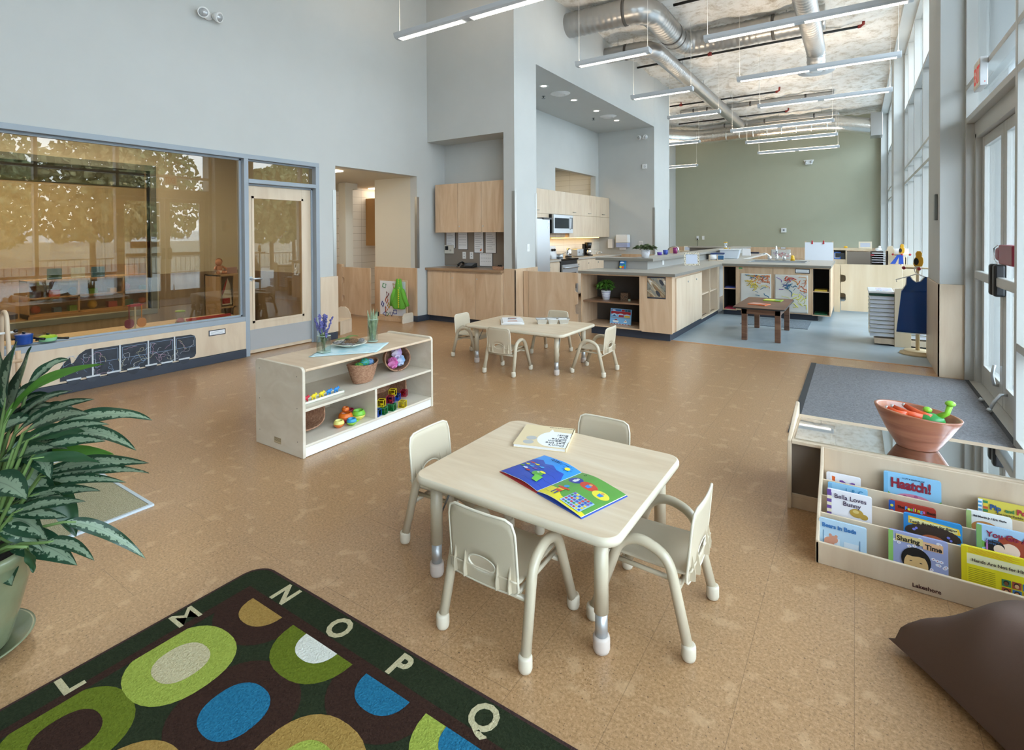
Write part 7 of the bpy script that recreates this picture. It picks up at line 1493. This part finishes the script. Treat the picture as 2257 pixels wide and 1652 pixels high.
# tray unit
t = thing('tray_unit', 'birch storage unit with two stacks of translucent trays beside the column', 'storage unit', (.15, 8.25, 0))
MB().prism([(.27, 0), (.44, 0), (.44, .74), (.40, .755), (.27, .74)], 1, 0, .02).build('end_panel', pm, t, .002); MB().box(.06, .27, .02, .60, .02, .09).box(.44, .66, .02, .6, .02, .09).box(.27, .44, .02, .6, 0, .70).build('unit_body', maple_l, t, .002)
trm = plain('translucent_tray', '#e8edf8', .25); trl = plain('tray_rim', '#cfd0c8', .4)
k = 0
for s_, x0, x1 in ((0, .01, .27), (1, .44, .68)):
    for i in range(10 if s_ == 0 else 4):
        z = .11 + .053 * i; pr_ = MB().box(x0, x1, .04, .58, z, z + .042).build('tray', trm, t, .006); MB().box(x0 - .01, x1 + (.01 if s_ else 0), .03, .59, z + .040, z + .048).build('tray_rim', trl, pr_)
MB().box(0, .27, .03, .60, .64, .665).build('dark_tray', plain('dark_green_tray', '#1f4a38', .4), t); MB().box(-.01, .27, .02, .61, .67, .70).build('top_tray', white, t, .008); MB().box(.08, .25, .08, .5, .70, .703).build('drawing_sheet', noisy('scribbled_sheet', [(.4, '#e4e6ea'), (.5, '#c8a8b0'), (.55, '#e6e8ea'), (.62, '#9ab4d0')], 14), t)
# coat stand with apron
pw = plain('pale_turned_wood', '#d2bb92', .4); rb = plain('red_bead', '#a8242c', .3)
def bird(t, z, yellow): MB().prism([(-.035, 0), (.04, 0), (.052, .05), (.05, .10), (.035, .125), (.04, .16), (.025, .185), (-.01, .185), (-.025, .15), (-.02, .12), (-.04, .08), (-.045, .03)], 1, -.02, .02).build('bird_finial', yellow, t, .008, loc=(0, 0, z)); MB().prism(ell(-.018, .06, .024, .042, 20), 1, -.024, .024).build('bird_wing', black, t, loc=(0, 0, z))
def stand(lb, x, y, grp=None):
    t = thing('coat_stand', lb, 'coat stand', (x, y, 0), group='bird-topped coat stands')
    MB().lathe([(.0001, 0), (.175, 0), (.178, .012), (.17, .025), (.14, .027), (.138, .045), (.13, .05), (.0001, .052)], n=36).build('stand_base', pw, t); MB().cyl((0, 0, .05), (0, 0, 1.06), .021, .019, 14).build('pole', pw, t)
    MB().cyl((-.13, 0, 1.03), (.13, 0, 1.03), .011).cyl((0, -.13, 1.03), (0, .13, 1.03), .011).build('cross_pegs', pw, t); m = MB()
    for d in ((-.135, 0), (.135, 0), (0, -.135), (0, .135)): m.ball((d[0], d[1], 1.03), .021)
    m.build('peg_knobs', rb, t); bird(t, 1.05, plain('finial_yellow', '#d8a020', .4)); return t
stand('coat stand with a yellow and black bird finial, carrying the blue apron', .625, 7.88); stand('coat stand with a bird finial far behind the birch partition, beside the paper roll', .755, 12.75)
t = thing('blue_apron', 'navy vinyl painting smock with white binding on a white hanger', 'apron', (.575, 7.74, .27))
ap = [(-.165, .02), (-.06, .0), (.05, -.008), (.17, -.03), (.165, .30), (.15, .55), (.165, .66), (.10, .67), (.06, .615), (.02, .605), (-.01, .63), (-.035, .67), (-.07, .655), (-.075, .57), (-.12, .50), (-.135, .35)]
MB().grid(lambda u, v: (lambda x0, x1: (x0 + (x1 - x0) * u, .012 * sin(9 * u + 1.5 * v) * (1 - .5 * v) - .02 * sin(pi * u), v * .5))(-.165 + .05 * v - .0 * v, .17 - .01 * v), 30, 14).build('apron_skirt', plain('navy_vinyl', '#0f4288', .28), t, solid=.004)
MB().prism([(-.115, .5), (.16, .5), (.15, .60), (.165, .665), (.10, .67), (.06, .615), (.02, .605), (-.01, .63), (-.035, .67), (-.07, .655), (-.075, .57)], 1, -.02, -.008).build('apron_bib', plain('navy_vinyl', '#123c78'), t)
m = MB().tube([(.10, -.022, .67), (.06, -.022, .615), (.02, -.022, .605), (-.01, -.022, .63), (-.035, -.022, .67)], .005, 6).tube([(-.07, -.022, .655), (-.075, -.022, .57), (-.115, -.02, .50)], .005, 6).tube([(-.165 + .335 * k / 20, .012 * sin(9 * k / 20) - .02 * sin(pi * k / 20) - .003, 0) for k in range(21)], .005, 6); m.build('white_binding', white, t)
MB().tube([(-.16, .0, .60), (-.17, 0, .625), (-.02, 0, .68), (.03, 0, .70), (.10, 0, .67), (.16, 0, .64)], .006, 8).tube(arc([(.03, 0, .70), (.0, 0, .74), (.02, 0, .79), (.06, 0, .78)], .03, 5), .005, 8).build('hanger', white, t)
# easel
t = thing('whiteboard_easel', 'A-frame easel with a blank white pad and red clips behind the island', 'easel', (-.62, 12.35, 0)); 
for s_ in (-1, 1): MB().prism([(0, 1.29), (.02, 1.29), (.36, 0), (.33, 0)], 0, s_ * .24 - .012, s_ * .24 + .012).prism([(0, 1.29), (.02, 1.29), (-.10, 0), (-.13, 0)], 0, s_ * .24 - .012, s_ * .24 + .012).build('easel_leg', maple, t)
MB().prism([(-.005, 1.27), (.005, 1.27), (-.09, .45), (-.10, .45)], 0, -.25, .25).build('white_pad', plain('pad_white', '#dfe5ee', .35), t)
for x in (-.12, .08): MB().cyl((x, -.02, 1.27), (x, .03, 1.30), .014).ball((x, -.02, 1.25), .018).build('red_clip', rb, t)
t = thing('round_back_chair', 'brown round-backed wooden chair partly hidden behind the sink faucet', 'chair', (-1.05, 13.0, 0)); MB().prism([(-.19, .6)] + [(.19 * -cos(pi * k / 10), .82 + .19 * .55 * sin(pi * k / 10)) for k in range(11)] + [(.19, .6)], 1, 0, .02).build('backrest', maple, t); MB().box(-.19, .19, -.35, .02, .43, .45).build('seat', maple, t)
for x in (-.18, .16):
    for y in (-.34, 0): MB().box(x, x + .025, y, y + .025, 0, .6 if y == 0 else .43).build('leg', maple, t)
# storage unit behind the partition
t = thing('play_storage', 'pale storage unit with open cubbies behind the birch partition', 'cabinet', (-.42, 13.6, 0)); MB().box(0, .72, 0, .5, 1.08, 1.12).box(0, .02, 0, .48, 0, 1.08).box(.24, .26, 0, .48, 0, 1.08).box(.26, .70, 0, .48, .0, 1.05).box(0, .25, .01, .48, .70, .90 - .02).box(0, .25, .46, .48, 0, 1.08).build('unit_body', pm, t, .002); MB().box(.27, .70, -.006, 0, .1, 1.05).build('unit_door', greyboard, t)
one('black_bin', 'black bin in the cubby of the pale storage unit', 'bin', MB().box(-.09, .09, 0, .2, 0, .13), plain('dark_bin', '#33383c'), (-.28, 13.65, .885)); frame('blue framed photo on the pale storage unit', (-.34, 13.64, .882), 0, .14, .16, plain('blue_frame', '#2f62b8'), nm='photo_frame', bw=.02); frame('cream framed photo on top of the pale storage unit', (.18, 13.75, 1.121), 0, .24, .15, plain('cream_frame', '#ddd2bc'), nm='photo_frame', bw=.03)
one('toy_block', 'small yellow block on top of the pale storage unit', 'block', MB().ball((0, 0, .025), .03, (1.3, 1, .8)), plain('yellow_plastic', '#e0b020'), (-.18, 13.8, 1.12))
t = thing('paper_tray_rack', 'dark rack of stacked paper trays behind the partition', 'rack', (.26, 12.9, 0)); MB().box(0, .02, 0, .3, .0, 1.08).box(0, .22, .28, .3, 0, 1.08).box(0, .22, 0, .3, .0, .8).build('rack_body', plain('dark_brown_rack', '#3a322c'), t)
for i in range(5): MB().box(.02, .25, -.02, .28, .86 + .045 * i, .868 + .045 * i).build('paper_stack', paper, t)
MB().ball((.13, .1, 1.12), .05, (1.2, 1, .7)).ball((.15, .1, 1.17), .025).build('shell', white, t); MB().box(.0, .06, -.03, 0, 1.0, 1.02).build('red_sheet', plain('red_paper', '#b02a3a'), t)
t = thing('paper_roll_easel', 'birch easel unit holding a wide white paper roll by the windows', 'easel', (.52, 12.9, 0)); MB().box(0, .03, 0, .35, 0, 1.1).prism([(0, 1.1), (.02, 1.18), (.10, 1.20), (.13, 1.1), (.13, .98), (0, .98)], 1, .0, .02).box(.0, .32, 0, .02, .0, .99).box(.3, .33, 0, .35, 0, .97).build('easel_body', pm, t, .003); MB().cyl((.06, .1, 1.065), (.36, .1, 1.065), .075, n=24).build('paper_roll', paper, t)
t = thing('blue_cloths', 'two blue cloths hanging from the far bird-topped stand', 'cloth', (.70, 12.6, .85)); MB().prism([(-.13, 0), (-.05, 0), (.02, .17), (-.02, .18), (-.04, .14)], 1, 0, .02).prism([(.0, 0), (.08, 0), (.07, .18), (.01, .18)], 1, 0, .02).build('cloth_folds', plain('royal_blue', '#1f50b8', .5), t)
# far left corner of the play area
t = thing('low_cupboard', 'low maple cupboard by the sage wall, seen over the bar ledge', 'cupboard', (-4.9, 18.9, 0)); MB().box(-.55, .45, 0, .45, 0, .82).build('cupboard_body', maple, t); MB().box(-.57, .47, -.02, .47, .82, .85).build('cupboard_top', maple_l, t)
frame('small white framed photo on the low cupboard by the sage wall', (-5.0, 19.1, .851), .2, .28, .18, plain('cream_frame', '#ddd2bc'), nm='photo_frame', bw=.03)
t = thing('cd_player', 'small black player with a handle on the low cupboard', 'player', (-4.62, 19.1, .851)); MB().lathe([(.12, 0), (.14, .03), (.10, .07), (.0001, .07)], n=20).build('player_body', black, t); MB().lathe([(.13, .09), (.17, .12), (.13, .15), (.0001, .15)], n=20).cyl((0, 0, .05), (0, 0, .1), .05).build('player_lid', black, t)
painting('red and pink child painting on the wainscot below the sage wall', -2.62, -1.98, .52, .87, 5, [('#c84a5a', 22, .6, .5, .18), ('#8a5aa0', 8, .3, .6, .15)], y=21.578); label('wall_label', 'small white label above the red painting on the sage wall wainscot', (-2.22, 21.578, .89), 0, .17, .07, 2)
